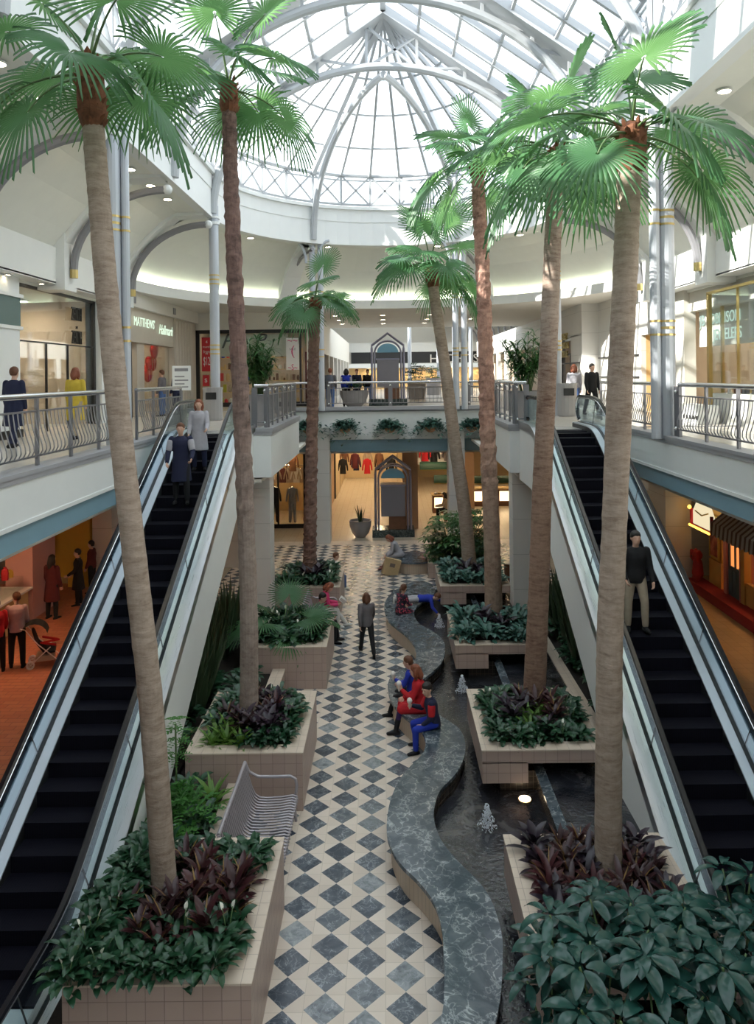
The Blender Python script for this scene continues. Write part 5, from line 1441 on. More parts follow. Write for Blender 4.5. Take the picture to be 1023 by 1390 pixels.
person('person in dark red beside the pale wall behind the escalator handrail', (-10.45, 26.3, 0), (-1, 0), s=1.08, hair=HAIRK, top=C_MAROON, toplen='jacket', bottom=C_BLK, shoe=C_BLK)
# upper floor
person('person in a navy coat walking along the gallery in front of the glass shop', (-8.6, 17.2, L2), (.1, 1), lean=4, legs=((18, 3, 4), (-16, 3, 12)), s=1.12, hair=HAIRB, top=C_NAVY, toplen='coat', bottom=C_NAVY, shoe=C_BLK)
person('person in a yellow coat walking along the gallery in front of the glass shop', (-8.1, 19.4, L2), (.1, 1), lean=4, legs=((18, 3, 4), (-16, 3, 12)), s=1.12, hair=HAIRR, hairstyle='bob', top=C_YEL, toplen='coat', bottom=C_BEIGE, shoe=C_BLK)
person('person in a blue grey jacket looking at the red balloons', (-9.2, 30.6, L2), (-1, .1), s=1.12, hair=HAIRB, top=C_GREY, toplen='jacket', bottom=C_DENIM, shoe=C_BLK, female=False)
person('person in navy standing behind the one looking at the red balloons', (-8.9, 31.6, L2), (-1, .4), s=1.1, hair=HAIRK, top=C_NAVY, toplen='jacket', bottom=C_NAVY, shoe=C_BLK)
person('person in a pale top walking past the litter bin on the tan side landing', (7.15, 28.6, L2), (.3, 1), lean=3, legs=((18, 3, 4), (-16, 3, 12)), s=1.15, hair=HAIRR, hairstyle='bob', top=C_LGREY, toplen='shirt', bottom=C_DENIM, shoe=C_BLK)
person('person in black walking past the litter bin on the tan side landing', (7.65, 28.0, L2), (.3, -1), lean=3, legs=((16, 3, 4), (-14, 3, 10)), s=1.15, hair=HAIRK, top=C_BLK, toplen='jacket', bottom=C_BLK, shoe=C_BLK, female=False)
w, _, _, _ = person('person in jeans wearing a large grey backpack on the bridge', (-2.72, 35.8, L2), (.1, 1), legs=((8, 4, 4), (-8, 4, 6)), s=1.15, hair=HAIRR, top=C_GREY, toplen='jacket', bottom=C_DENIM, shoe=C_BLK, female=False)
bp = empty('backpack', 'large grey backpack worn by the person in jeans on the bridge', 'backpack', to_world(w, (0, -.26, 1.17)))
m = MB(); loft(m, [((0, 0, -.26), .17, .10, Vector((1, 0, 0)), Vector((0, 1, 0))), ((0, 0, -.05), .22, .15, Vector((1, 0, 0)), Vector((0, 1, 0))), ((0, 0, .16), .20, .13, Vector((1, 0, 0)), Vector((0, 1, 0))), ((0, 0, .28), .12, .08, Vector((1, 0, 0)), Vector((0, 1, 0)))], 14); m.build('sack', cloth('pack_cloth', (.10, .11, .14)), bp, smooth=True)
m = MB(); loft(m, [((0, -.14, -.18), .13, .04, Vector((1, 0, 0)), Vector((0, 1, 0))), ((0, -.15, .0), .14, .05, Vector((1, 0, 0)), Vector((0, 1, 0)))], 12); m.build('pocket', C_GREY, bp, smooth=True)
person('person in a blue waistcoat over a pale blouse walking on the bridge', (-2.05, 37.6, L2), (.1, 1), legs=((12, 4, 4), (-12, 4, 8)), s=1.15, hair=HAIRK, hairstyle='bob', top=(C_BLUE, C_LGREY), toplen='jacket', bottom=C_BLK, shoe=C_BLK)
person('person in a dark coat farther along the corridor past the bridge', (-1.7, 42.0, L2), (.1, -1), legs=((8, 4, 4), (-8, 4, 6)), s=1.15, hair=HAIRR, top=C_NAVY, toplen='coat', bottom=C_BLK, shoe=C_BLK)
person('person in black farther along the corridor, nearest the grey directory', (-1.15, 44.5, L2), (.1, -1), legs=((8, 4, 4), (-8, 4, 6)), s=1.15, hair=HAIRK, top=C_BLK, toplen='jacket', bottom=C_DENIM, shoe=C_BLK, female=False)
# pushchair
pc = empty('pushchair', 'dark pushchair with red trim and white wheels parked on the brick floor', 'pushchair', (-9.05, 19.7, 0), 1.9)
WHL = plain('white_wheel', (.75, .70, .68), .5)
for sx_ in (-1, 1):
    for yy in (-.36, .36):
        for dx in (-.035, .035):
            m = MB(); c = Vector((sx_ * .24 + dx, yy, .10)); m.tube([c + Vector((0, .085 * cos(a), .085 * sin(a))) for a in [2 * PI * i / 14 for i in range(14)]], .018, 6, closed=True)
            for q in range(5): m.bar(c, c + Vector((0, .075 * cos(q * 1.257), .075 * sin(q * 1.257))), .012)
            m.build('wheel', WHL, pc)
    m = MB(); m.tube([(sx_ * .24, -.36, .10), (sx_ * .22, .18, .62), (sx_ * .20, .48, 1.02), (sx_ * .20, .60, 1.06)], .014, 6); m.tube([(sx_ * .24, .36, .10), (sx_ * .22, -.12, .52)], .014, 6); m.build('frame', WHL, pc, smooth=True)
m = MB(); loft(m, [((0, -.22, .42), .22, .10, Vector((1, 0, 0)), Vector((0, 0, 1))), ((0, .05, .42), .23, .12, Vector((1, 0, 0)), Vector((0, 0, 1))), ((0, .20, .60), .22, .14, Vector((1, 0, 0)), Vector((0, .5, .8))), ((0, .30, .92), .21, .08, Vector((1, 0, 0)), Vector((0, .5, .8)))], 14); m.build('seat', C_BLK, pc, smooth=True)
m = MB(); m.tube([(-.23, -.26, .56), (-.24, .1, .66), (0, -.30, .62), (.24, .1, .66), (.23, -.26, .56)], .03, 8); m.build('bumper', C_RED, pc, smooth=True)
m = MB()
for i in range(7):
    a = .2 + i * .32; m.strip([(-.25, .28 - .34 * cos(a), .82 + .34 * sin(a)), (.25, .28 - .34 * cos(a), .82 + .34 * sin(a))], [(-.25, .28 - .34 * cos(a + .32), .82 + .34 * sin(a + .32)), (.25, .28 - .34 * cos(a + .32), .82 + .34 * sin(a + .32))])
m.build('hood', C_BLK, pc, smooth=True)
m = MB(); m.box(-.20, .20, -.20, .24, .16, .30); m.build('basket', C_BEIGE, pc)
# ------------------------------------------------------------------ shops
def mat_wall(name, col): return plain(name, col, .7, var=.04)
LAMP = emit('warm_lamp', (1.0, .80, .52), 40.0); LAMPW = emit('cool_lamp', (1.0, .88, .68), 90.0)
W_BEIGE = mat_wall('beige_wall', (.52, .42, .32)); W_WARM = mat_wall('warm_wall', (.60, .42, .20)); W_YEL = mat_wall('yellow_wall', (.75, .48, .08)); W_PINK = mat_wall('pink_column', (.62, .33, .30))
W_LIME = mat_wall('lime_wall', (.45, .48, .05)); W_GREY = mat_wall('grey_green_wall', (.14, .20, .19)); W_BROWN = mat_wall('brown_pillar', (.42, .27, .17)); W_RED = mat_wall('red_plinth', (.28, .015, .02))
NSTR = [0]
def box_s(name, mat, *a):
    m = MB(); m.box(*a); return struct(m.build(name, mat))
def room(name, x0, x1, y0, y1, z0, z1, wall, open_='x+', ceil=None):
    """walls and ceiling of a shop interior, open on one side"""
    m = MB(); t = .08
    if open_ != 'x-': m.box(x0 - t, x0, y0, y1, z0, z1)
    if open_ != 'x+': m.box(x1, x1 + t, y0, y1, z0, z1)
    if open_ != 'y-': m.box(x0, x1, y0 - t, y0, z0, z1)
    m.box(x0, x1, y1, y1 + t, z0, z1)
    m.mat(1).box(x0 - t, x1 + t, y0 - t, y1 + t, z1, z1 + t)
    return struct(m.build(name, [wall, ceil or CREAM]))
def lampgrid(label, group, pts, r=.16, mat=LAMP):
    for (x, y, z) in pts:
        e = empty('ceiling_lamp', label, 'ceiling lamp', (x, y, z), group=group)
        m = MB(); m.lathe([(r * 1.25, 0), (r * 1.25, -.03), (r, -.035), (r, 0)], n=16); tr_ = m.build('trim_ring', WHITE, e)
        m = MB(); m.lathe([(r * .95, -.018), (.01, -.02)], n=16); m.build('lens', mat, tr_)
# wall strips that carry the ceilings upstairs
# --- upper floor, side of the brick floor
room('wall_shop_1', -15.6, -10.2, 20.2, 26.1, L2, 10.2, W_BEIGE, 'x+')
box_s('wall_left_upper', WHITE, -10.5, -10.2, -6, 18.9, L2, 10.34)
# pilaster with green band
m = MB(); m.box(-10.45, -9.95, 18.9, 20.3, L2, 10.34); m.box(-10.5, -9.88, 18.8, 20.4, 9.72, 9.82); m.box(-10.5, -9.90, 18.8, 20.4, 8.86, 8.95); m.mat(1).box(-10.45, -9.93, 18.88, 20.32, 8.95, 9.72); m.mat(2).box(-10.5, -9.9, 18.85, 20.35, L2, L2 + .22)
struct(m.build('pillar_6', [WHITE, W_GREY, BLACK]))
m = MB(); m.box(-10.22, -10.19, 20.4, 26.0, L2 + .1, 10.15); struct(m.build('window_3', SHOPGLASS))
m = MB(); m.box(-10.26, -10.15, 25.95, 26.1, L2, 10.3); m.box(-10.26, -10.15, 20.3, 26.1, 10.12, 10.25); m.box(-10.24, -10.17, 23.9, 23.94, L2, 8.6); m.box(-10.24, -10.17, 22.4, 22.43, L2, 8.6); m.box(-10.24, -10.17, 20.4, 26.0, 8.58, 8.62); struct(m.build('trim_10', BLACK))
sg = empty('shop_sign', 'tall black condensed lettering on the beige glass shop wall', 'sign', (-10.1, 24.3, 9.4))
INK = plain('black_ink', (.01, .01, .01), .5)
text('lettering', 'ZENITH', .62, INK, sg, (-10.12, 24.45, 9.60), (PI / 2, 0, PI / 2), sx=.36)
text('lettering', 'at', .16, INK, sg, (-10.12, 24.45, 9.20), (PI / 2, 0, PI / 2))
text('lettering', 'ZENITH', .62, INK, sg, (-10.12, 24.45, 8.84), (PI / 2, 0, PI / 2), sx=.36)
box_s('pillar_7', WHITE, -10.5, -9.95, 26.1, 28.2, L2, 10.9)
# shop with the card lettering
room('wall_shop_2', -15.6, -10.2, 28.2, 35.2, L2, 10.86, W_BEIGE, 'x+', SOFFIT)
m = MB(); m.box(-10.35, -9.95, 28.2, 34.9, 8.95, 10.30); m.mat(1).box(-10.4, -9.75, 28.2, 38.8, 10.30, 10.86); m.mat(0).box(-10.35, -10.0, 28.3, 28.9, L2, 8.95); m.box(-10.35, -10.05, 30.1, 31.0, L2, 8.95); m.box(-10.35, -9.9, 34.9, 38.8, L2, 10.3); 
for q in (35.2, 35.7, 36.2, 36.7, 37.2, 37.7): m.cyl(-9.9, q, L2, 10.2, .10, 10)
struct(m.build('wall_front_1', [mat_wall('sign_board', (.56, .50, .42)), SOFFIT]))
box_s('trim_11', BLACK, -10.2, -10.1, 29.55, 29.66, L2, 8.95)
for y in (28.4, 33.9):
    m = MB(); m.box(-9.74, -9.72, y + .3, y + .7, 10.42, 10.72); tag(m.build('vent_grille', GREYPAINT), 'small grey vent in the bulkhead ' + ('nearer the pipe column' if y < 30 else 'toward the banner store') + ' above the lit lettering', 'vent')
NEON = emit('sign_glow', (.80, 1.0, .78), .75)
sg = empty('shop_sign', 'glowing pale green lettering above the balloon window', 'sign', (-9.9, 31, 9.7))
text('lettering', "MATTHEWS'", .52, NEON, sg, (-9.86, 30.55, 9.75), (PI / 2, 0, PI / 2), sx=.92, extrude=.006)
text('lettering', 'Hallmark', .62, NEON, sg, (-9.86, 33.45, 9.62), (PI / 2, 0, PI / 2), sx=.92, extrude=.006, shear=.4)
m = MB(); m.box(-10.2, -10.17, 31.0, 34.9, L2 + .1, 8.95); struct(m.build('window_4', SHOPGLASS))
# balloons
FOIL = plain('red_foil', (.70, .02, .02), .18, .6, var=.05)
for i, (y, z, r, lb) in enumerate([(33.8, 8.75, .36, 'topmost shiny red balloon in the shop window'), (33.4, 8.2, .34, 'shiny red balloon lower and nearest the column in the shop window'), (34.2, 8.2, .36, 'shiny red balloon lower and farther in the shop window'), (33.8, 7.75, .42, 'large shiny red balloon at the bottom of the bunch')]):
    e = empty('foil_balloon', lb, 'balloon', (-10.5 - .1 * i, y, z))
    m = MB(); vs = []; nn = 22
    for k in range(9):
        tt = PI * k / 8
        for j in range(nn):
            a = 2 * PI * j / nn; rr = r * sin(tt) ** .6 * (1.0 - .22 * max(0, cos(a - PI / 2)) ** 6 + .12 * abs(cos(a)) * (1 if sin(a) > 0 else 0) - .10 * abs(cos(a)) * (1 if sin(a) < 0 else 0))
            vs.append((r * .38 * cos(tt), rr * cos(a), rr * sin(a) * 1.05))
    m.add(vs, [(k * nn + j, k * nn + (j + 1) % nn, (k + 1) * nn + (j + 1) % nn, (k + 1) * nn + j) for k in range(8) for j in range(nn)]); m.build('foil', FOIL, e, smooth=True)
    m = MB(); m.tube([(0, 0, -r), (0, .03, -r - .6)], .004, 4); m.build('string', WHITE, e)
# notice board on a stand
e = empty('notice_board', 'white printed notice board on a stand at the railing end', 'sign', (-6.7, 24.4, L2))
m = MB(); m.box(-.30, .30, -.015, .015, 1.15, 1.95); m.build('board', WHITE, e)
m = MB(); m.tube([(0, .03, 1.2), (0, .03, .05)], .02, 6); m.cyl(0, .03, 0, .03, .22, 16); m.build('stand', GREYPAINT, e)
GTXT = plain('grey_print', (.25, .25, .27), .6)
for k, q in enumerate((1.82, 1.60, 1.48, 1.36, 1.26)):
    m = MB(); m.box(-.22, .22 if k % 2 == 0 else .1, -.018, -.0155, q - (.05 if k == 0 else .02), q + (.05 if k == 0 else .02)); m.build('printed_line', GTXT, e)
# --- store facing us behind the left landing
room('wall_shop_3', -10.2, -4.1, 39.4, 44, L2, 10.3, W_BEIGE, 'y-')
m = MB(); m.box(-16.5, -3.9, 38.9, 39.35, 9.98, 10.86); m.box(-10.6, -10.0, 38.7, 39.4, L2, 10.0); m.box(-4.15, -3.9, 38.9, 39.4, L2, 10.86); struct(m.build('wall_front_2', SOFFIT))
m = MB(); m.box(-10.0, -4.1, 38.95, 39.1, 9.80, 9.98); m.box(-10.0, -9.75, 38.95, 39.1, L2, 9.98); m.box(-10.0, -4.1, 38.95, 39.1, L2, L2 + .25); m.box(-4.55, -4.45, 38.95, 39.1, L2, 9.98); struct(m.build('trim_12', BLACK))
m = MB(); m.box(-9.75, -4.2, 39.0, 39.03, L2 + .25, 9.8); struct(m.build('window_5', SHOPGLASS))
REDP = plain('banner_red', (.60, .03, .04), .6, var=.03); WHT = plain('banner_white', (.80, .78, .74), .6, var=.02); PKP = plain('pink_print', (.65, .10, .22), .6)
def banner(label, px0, px1, py0, py1, Y, mat, lines):
    a = at_d(px0, py0, Y); b_ = at_d(px1, py1, Y)
    e = empty('banner', label, 'banner', ((a.x + b_.x) / 2, Y, (a.z + b_.z) / 2)); w = abs(b_.x - a.x) / 2; h = abs(a.z - b_.z) / 2
    m = MB(); m.box(-w, w, -.01, .01, -h, h); m.build('sheet', mat, e)
    m = MB(); m.tube([(-w, 0, h), (w, 0, h)], .02, 6); m.build('rod', CHROME, e)
    for (tx, fz, sz, mt) in lines: text('lettering', tx, sz, mt, e, (0, -.02, fz * h), (PI / 2, 0, 0), world=False, extrude=.004, sx=min(1, 1.7 * w / (sz * .62 * len(tx))))
    return e
banner('tall red banner with a white price in the store window', 273.5, 287.5, 458, 504, 38.85, REDP, [('4', .72, .22, WHT), ('FRAMES', .42, .13, WHT), ('from', .15, .22, WHT), ("$12", -.42, .62, WHT), ("99", .02, .14, WHT)])
banner('small red sign below the tall red banner', 275, 284, 509, 524, 38.8, REDP, [('$', .0, .3, WHT)])
banner('white poster with pink scribbles in the store window', 388, 406, 459, 502, 38.85, WHT, [('~~', .85, .5, PKP), ('SALE', .3, .16, GTXT), ('~S~', -.85, .45, PKP), ('(', .2, .7, PKP)])
sg = empty('shop_sign', 'black script initials on the pale wall inside the store window', 'sign', (-8.4, 39.2, 9.1))
text('lettering', 'P', 1.1, INK, sg, at_d(306, 464, 39.2), (PI / 2, 0, 0), shear=.4)
text('lettering', 'P', 1.0, INK, sg, at_d(351, 463, 39.2), (PI / 2, 0, 0), shear=.4)
m = MB(); m.box(-9.3, -5.2, 39.24, 39.3, 8.6, 9.75); struct(m.build('wall_panel_1', mat_wall('pale_sign_wall', (.62, .62, .52))))
def shelves(label, x0, x1, y0, y1, z0, n, dz, goods, seed, group=None, axis='x'):
    rnd = random.Random(seed)
    e = empty('display_shelves', label, 'shelves', ((x0 + x1) / 2, (y0 + y1) / 2, z0), group=group)
    for k in range(n):
        m = MB(); m.box(x0, x1, y0, y1, z0 + k * dz + .1, z0 + k * dz + .13); m.build('shelf', W_WARM, e, world=True)
    m = MB(); m.box(x0, x0 + .04, y0, y1, z0, z0 + n * dz); m.build('side_panel', W_WARM, e, world=True); m = MB(); m.box(x1 - .04, x1, y0, y1, z0, z0 + n * dz); m.build('side_panel', W_WARM, e, world=True)
    for k in range(n):
        q = 0
        L = (x1 - x0) if axis == 'x' else (y1 - y0); p = .12
        while p < L - .2:
            w = rnd.uniform(.10, .22); h = rnd.uniform(.12, dz * .7); g = rnd.choice(goods)
            m = MB()
            if axis == 'x': cx_, cy_ = x0 + p + w / 2, (y0 + y1) / 2
            else: cx_, cy_ = (x0 + x1) / 2, y0 + p + w / 2
            if rnd.random() < .5: m.cbox(0, 0, h / 2, w, w, h)
            else: m.lathe([(w * .35, 0), (w * .5, h * .3), (w * .45, h * .75), (w * .2, h)], n=10)
            o = m.build('boxed_goods', g); o.location = (cx_, cy_, z0 + k * dz + .131); tag(o, 'small item of goods on the ' + label, 'goods', 'goods on the ' + label); p += w + rnd.uniform(.03, .16)
GD = [REDP, WHT, W_WARM, W_LIME, C_BLUE, PKP, C_BEIGE, WOOD]
shelves('shelves behind the red banner', -9.4, -7.2, 40.6, 41.0, L2, 5, .62, GD, 1)
shelves('shelves behind the white poster', -6.8, -4.6, 40.6, 41.0, L2, 5, .62, [WOOD, C_BEIGE, WHT, W_WARM], 2)
lampgrid('round ceiling lamp inside the banner store', 'lamps in the banner store', [(x, 40.4, 10.28) for x in (-9.2, -8, -6.8, -5.6, -4.7)], .14, LAMPW)
# corridor beyond the bridge, left side
m = MB(); m.box(-4.1, -3.9, 39.4, 78, 8.9, 10.9); m.mat(1)
for i in range(9): m.box(-4.15, -3.85, 41.2 + i * 4.2, 42.0 + i * 4.2, L2, 8.9)
struct(m.build('wall_corridor_left', [SOFFIT, mat_wall('corridor_pilaster', (.58, .55, .50))]))
for i, (cl, nm) in enumerate([(C_MAROON, 'dark red'), (C_NAVY, 'navy'), (WOOD, 'brown'), (C_GREY, 'grey'), (C_MAROON, 'far dark red')]):
    m = MB(); m.box(-4.6, -4.5, 42.1 + i * 4.2, 45.3 + i * 4.2, L2, 8.9); struct(m.build('wall_store_%d' % (i + 1), cl))
    m = MB(); m.box(-4.1, -4.0, 42.4 + i * 4.2, 43.1 + i * 4.2, L2 + .2, 8.6); tag(m.build('hanging_drape', cl), nm + ' tall drape at a store opening along the corridor', 'drape')
# right corridor wall and corner shop
m = MB(); m.box(9.4, 9.6, 36.2, 78, 9.35, 10.9); m.box(9.4, 9.6, 36.2, 38.2, L2, 9.4); m.box(9.4, 9.6, 40.2, 42.6, L2, 9.4); m.box(9.4, 16, 36.0, 36.2, L2, 10.9)
for i in range(7): m.box(9.38, 9.62, 45.5 + i * 4.4, 46.4 + i * 4.4, L2, 9.4)
struct(m.build('wall_corridor_right', PANELW))
box_s('wall_store_6', W_BEIGE, 10.6, 10.7, 36.2, 78, L2, 9.4)
m = MB(); m.box(9.34, 9.39, 36.4, 42.6, 8.0, 8.06); m.box(10.12, 10.19, 30.2, 35.8, 8.2, 8.26); m.box(10.12, 10.19, 30.2, 35.8, 7.3, 7.36); struct(m.build('trim_13', BLACK))
GOLD = plain('gold_letters', (.55, .42, .12), .35, .6, var=.05)
sg = empty('shop_sign', 'gold lettering in three short lines on the pale corridor wall', 'sign', (9.35, 38.8, 8.9))
for k, tx in enumerate(('BAILEY', 'BANKS &', 'BIDDLE')): text('lettering', tx, .50, GOLD, sg, (9.34, 39.4, 9.42 - k * .46), (PI / 2, 0, -PI / 2), extrude=.03)
m = MB(); m.box(9.36, 9.44, 38.2, 38.28, L2, 8.5); m.box(9.36, 9.44, 40.1, 40.18, L2, 8.5); m.box(9.36, 9.44, 38.2, 40.18, 8.45, 8.53); struct(m.build('door_1', BLACK))
m = MB(); m.box(9.2, 9.3, 36.9, 37.6, 6.6, 7.5); tag(m.build('red_sign', REDP), 'red square sign on the pale wall near the walkers', 'sign')
# upper floor, tan side
m = MB(); m.box(10.2, 10.4, 30.0, 36.0, L2, 10.9); m.box(10.0, 10.5, 26.7, 28.2, L2, 10.9); m.box(10.2, 10.4, 28.2, 30.0, 9.0, 10.9); struct(m.build('wall_right_upper', PANELW))
room('wall_shop_4', 10.4, 14, 28.2, 30.0, L2, 9.0, W_WARM, 'x-')
lampgrid('round ceiling lamp in the small warm lit store', 'lamps in the small warm store', [(11.2, 28.9, 8.97), (12.4, 29.2, 8.97)], .14, LAMP)
shelves('shelves in the small warm lit store', 11.2, 11.6, 28.35, 29.85, L2, 4, .6, [WOOD, W_YEL, C_BEIGE, BRASS], 3, axis='y')
# jewellers
room('wall_shop_5', 10.3, 15.8, 17.6, 26.6, L2, 10.2, W_BEIGE, 'x-')
m = MB(); m.box(10.1, 10.5, 25.4, 26.7, L2, 10.3); m.box(10.3, 10.6, 17.6, 25.4, 9.55, 10.3); m.box(10.62, 10.8, 19.0, 25.4, 8.35, 9.6); struct(m.build('wall_front_3', mat_wall('jeweller_wall', (.60, .58, .52))))
box_s('wall_right_upper_near', WHITE, 10.2, 10.5, -6, 17.6, L2, 10.34)
sg = empty('shop_sign', 'pale raised lettering over the jewellery store opening', 'sign', (10.6, 23, 9))
PALEG = emit('pale_sign_glow', (.70, .95, .82), .6)
text('lettering', 'JB ROBINSON', .50, PALEG, sg, (10.58, 23.8, 9.2), (PI / 2, 0, -PI / 2), sx=.95, extrude=.006); text('lettering', 'JEWELERS', .50, PALEG, sg, (10.60, 23.3, 8.68), (PI / 2, 0, -PI / 2), sx=.9, extrude=.006)
m = MB(); m.box(10.0, 10.03, 17.8, 23.25, L2 + .9, 9.9); m.box(10.03, 10.5, 23.22, 23.25, L2 + .9, 9.9); struct(m.build('window_6', SHOPGLASS))
m = MB(); m.box(9.97, 10.08, 23.15, 23.3, L2, 9.95); m.box(9.97, 10.08, 17.8, 23.3, 9.9, 9.98); m.box(9.98, 10.05, 21.3, 21.33, L2 + .9, 9.9); m.box(10.4, 10.48, 23.2, 23.3, L2, 9.95); struct(m.build('trim_14', BRASS))
m = MB(); m.box(10.05, 11.3, 17.8, 23.1, L2, L2 + .9); tag(m.build('display_case', mat_wall('case_white', (.62, .62, .58))), 'pale display case behind the jeweller glass', 'display case')
rnd = random.Random(5)
for i in range(19):
    y = 18.2 + i * .25; m = MB(); 
    if i % 3: m.cbox(0, 0, .09, .16, .16, .18)
    else: m.lathe([(.08, 0), (.05, .08), (.09, .2), (.02, .28)], n=10)
    o = m.build('jewellery_stand', rnd.choice([C_BLK, WHT, GOLD, C_MAROON])); o.location = (10.4 + .5 * (i % 2), y, L2 + .901); tag(o, 'small jewellery display stand on the pale case', 'jewellery stand', 'jewellery stands on the pale case')
for i in range(4):
    m = MB(); m.box(9.2, 9.8, 24.0 + i * .0, 24.0, 0, 0)
m = MB(); m.box(9.25, 9.85, 22.2, 24.0, L2, L2 + .55); m.mat(1)
for i in range(7): m.box(9.24, 9.25, 22.3 + i * .24, 22.45 + i * .24, L2 + .12, L2 + .24)
tag(m.build('long_planter_box', [WHITE, BLACK]), 'white low box with a row of dark slots in front of the jeweller', 'box')
# low downlights in the ceilings
lampgrid('recessed ceiling lamp beside the roof opening on the brick side', 'recessed lamps beside the opening, brick side', [(-7.2, y, 13.45) for y in (14.0, 15.8, 18.9, 21.2, 23.0, 24.8)], .13)
lampgrid('recessed ceiling lamp beside the roof opening on the tan side', 'recessed lamps beside the opening, tan side', [(7.2, y, 13.45) for y in (14.0, 15.8, 18.9, 21.2, 24.2)], .13)
lampgrid('recessed ceiling lamp round the curved end of the opening', 'recessed lamps at the curved end', [(7.0 * cos(a), YE + 7.0 * sin(a), 13.45) for a in (R(35), R(70), R(112), R(145))], .13)
lampgrid('recessed lamp in the flat ceiling over the bridge', 'recessed lamps over the bridge', [(-2.8 + (i % 4) * 2.6, 41 + (i // 4) * 3.2, 10.84) for i in range(12)], .13)
lampgrid('recessed lamp under the gallery soffit by the glass shop', 'recessed lamps by the glass shop', [(-9.85 - .0, y, 10.27) for y in (19.5, 21.4, 23.4)], .06)
lampgrid('round lamp inside the glass shop', 'lamps in the glass shop', [(-12.2, y, 10.15) for y in (21.4, 23.2, 25.0)], .2, LAMPW)
lampgrid('round lamp inside the balloon shop', 'lamps in the balloon shop', [(-11.4, y, 10.8) for y in (29.2, 31.2, 33.2)], .2, LAMPW)
lampgrid('round lamp inside the jewellery store', 'lamps in the jewellery store', [(12.8, y, 10.15) for y in (19, 21, 23, 25)], .2, LAMPW)
# exit light
m = MB(); m.box(-.18, .18, -.03, .03, -.12, .12); o = m.build('exit_sign', emit('exit_green', (.15, .75, .25), 1.5)); o.location = at_d(819, 402, 34.0) ; tag(o, 'small green exit sign below the ceiling on the tan side', 'sign')
text('lettering', 'EXIT', .15, WHT, o, (0, -.045, 0), (PI / 2, 0, 0), world=False, extrude=.004)
# far hall with its own roof light
m = MB(); m.box(-16.6, -6.2, 52.2, 88, 13.2, 13.3); m.box(6.2, 16.6, 52.2, 88, 13.2, 13.3); m.box(-16.6, 16.6, 80, 88, 13.2, 13.3); struct(m.build('ceiling_far', CREAM))
m = MB(); m.box(-6.5, 6.5, 52.2, 80, 15.2, 15.24); struct(m.build('window_7', SKYGLASS))
m = MB()
for sx_ in (-1, 1): m.box(min(6.2 * sx_, 6.4 * sx_), max(6.2 * sx_, 6.4 * sx_), 52.2, 80, 13.1, 15.2)
m.box(-6.4, 6.4, 80, 80.2, 13.1, 15.2); m.box(-16.6, 16.6, 88, 88.2, 8.9, 13.3)
for i in range(9): 
    y = 54 + i * 3; m.tube([(-6.3 + 12.6 * k / 14, y, 13.2 + 1.9 * sin(PI * k / 14)) for k in range(15)], .09, 6)
struct(m.build('trim_15', WHITE))
m = MB()
for i in range(9):
    for sx_ in (-1, 1):
        m.tube([(sx_ * (6.3 + 3.2 * sin(PI / 2 * k / 8)), 54 + i * 3, 11 + 2.2 * cos(PI / 2 * k / 8)) for k in range(9)], .08, 6)
struct(m.build('trim_16', GREYPAINT))
for k, (x, y) in enumerate([(-6.3, 56), (6.3, 56), (-6.3, 70), (6.3, 70), (1.9, 62), (4.3, 62), (4.9, 70)]):
    m = MB(); m.cyl(x, y, L2, 13.2, .16, 12); struct(m.build('pipe_column_%d' % (k + 7), COLUMN))
m = MB(); m.box(-4, 12, 84, 84.3, 8.9, 10.15); m.mat(1).box(-16, 16, 84.0, 84.3, 10.15, 11.2); m.mat(2).box(-16, 16, 86.5, 86.7, L2, 8.4); struct(m.build('wall_far', [BLACK, WHITE, W_WARM]))
sg = empty('shop_sign', 'white lettering on the long black sign board at the far end', 'sign', (6, 83.9, 9.3)); text('lettering', "HECHT'S", 1.35, WHT, sg, at_d(616, 487, 83.9), (PI / 2, 0, 0), sx=1.05)
lampgrid('bright ceiling lamp over the far store entrance', 'lamps over the far store entrance', [(-2 + i * 2.4, 85.5, 8.38) for i in range(6)], .35, LAMP)
# ---- directories with arched tops
def kiosk(label, x, y, z):
    e = empty('directory_stand', label, 'directory', (x, y, z)); G = plain('kiosk_blue_grey', (.27, .27, .36), .35, .5, var=.04)
    m = MB(); m.box(-.98, .98, -.55, .55, 0, .34); m.build('marble_base', DMARBLE, e)
    for sx_ in (-1, 1):
        for sy_ in (-1, 1):
            m = MB(); m.cyl(sx_ * .82, sy_ * .4, .34, 2.95, .055, 10); m.cyl(sx_ * .68, sy_ * .4, .34, 2.8, .04, 10); m.build('post', G, e)
    for sy_ in (-.4, .4):
        m = MB(); m.tube([(-.82, sy_, 2.95), (-.82, sy_, 3.1), (0, sy_, 3.72), (.82, sy_, 3.1), (.82, sy_, 2.95)], .045, 8); m.build('pointed_arch', G, e)
        m = MB(); m.tube([(.68 * cos(PI * i / 16), sy_, 2.7 + .62 * sin(PI * i / 16)) for i in range(17)], .035, 8); m.build('round_arch', G, e)
    m = MB(); m.add([(.55 * cos(PI * i / 16), -.38, 2.72 + .46 * sin(PI * i / 16)) for i in range(17)], [tuple(range(17))]); m.add([(.55 * cos(PI * i / 16), -.34, 2.72 + .46 * sin(PI * i / 16)) for i in range(17)], [tuple(range(17))]); m.build('arch_panel', plain('arch_blue', (.16, .34, .46), .4), e)
    m = MB(); m.box(-.56, .56, -.42, .42, .95, 2.35); cab_ = m.build('map_cabinet', plain('cabinet_slate', (.20, .19, .22), .5), e)
    m = MB(); m.box(-.60, .60, -.44, .44, 2.35, 2.42); m.build('cabinet_cap', G, cab_); m = MB(); m.box(-.2, .6, -.3, .3, .34, .95); m.build('cabinet_foot', WOOD, cab_)
kiosk('grey arched directory standing on the upper bridge', .05, 38.6, L2 + .02)
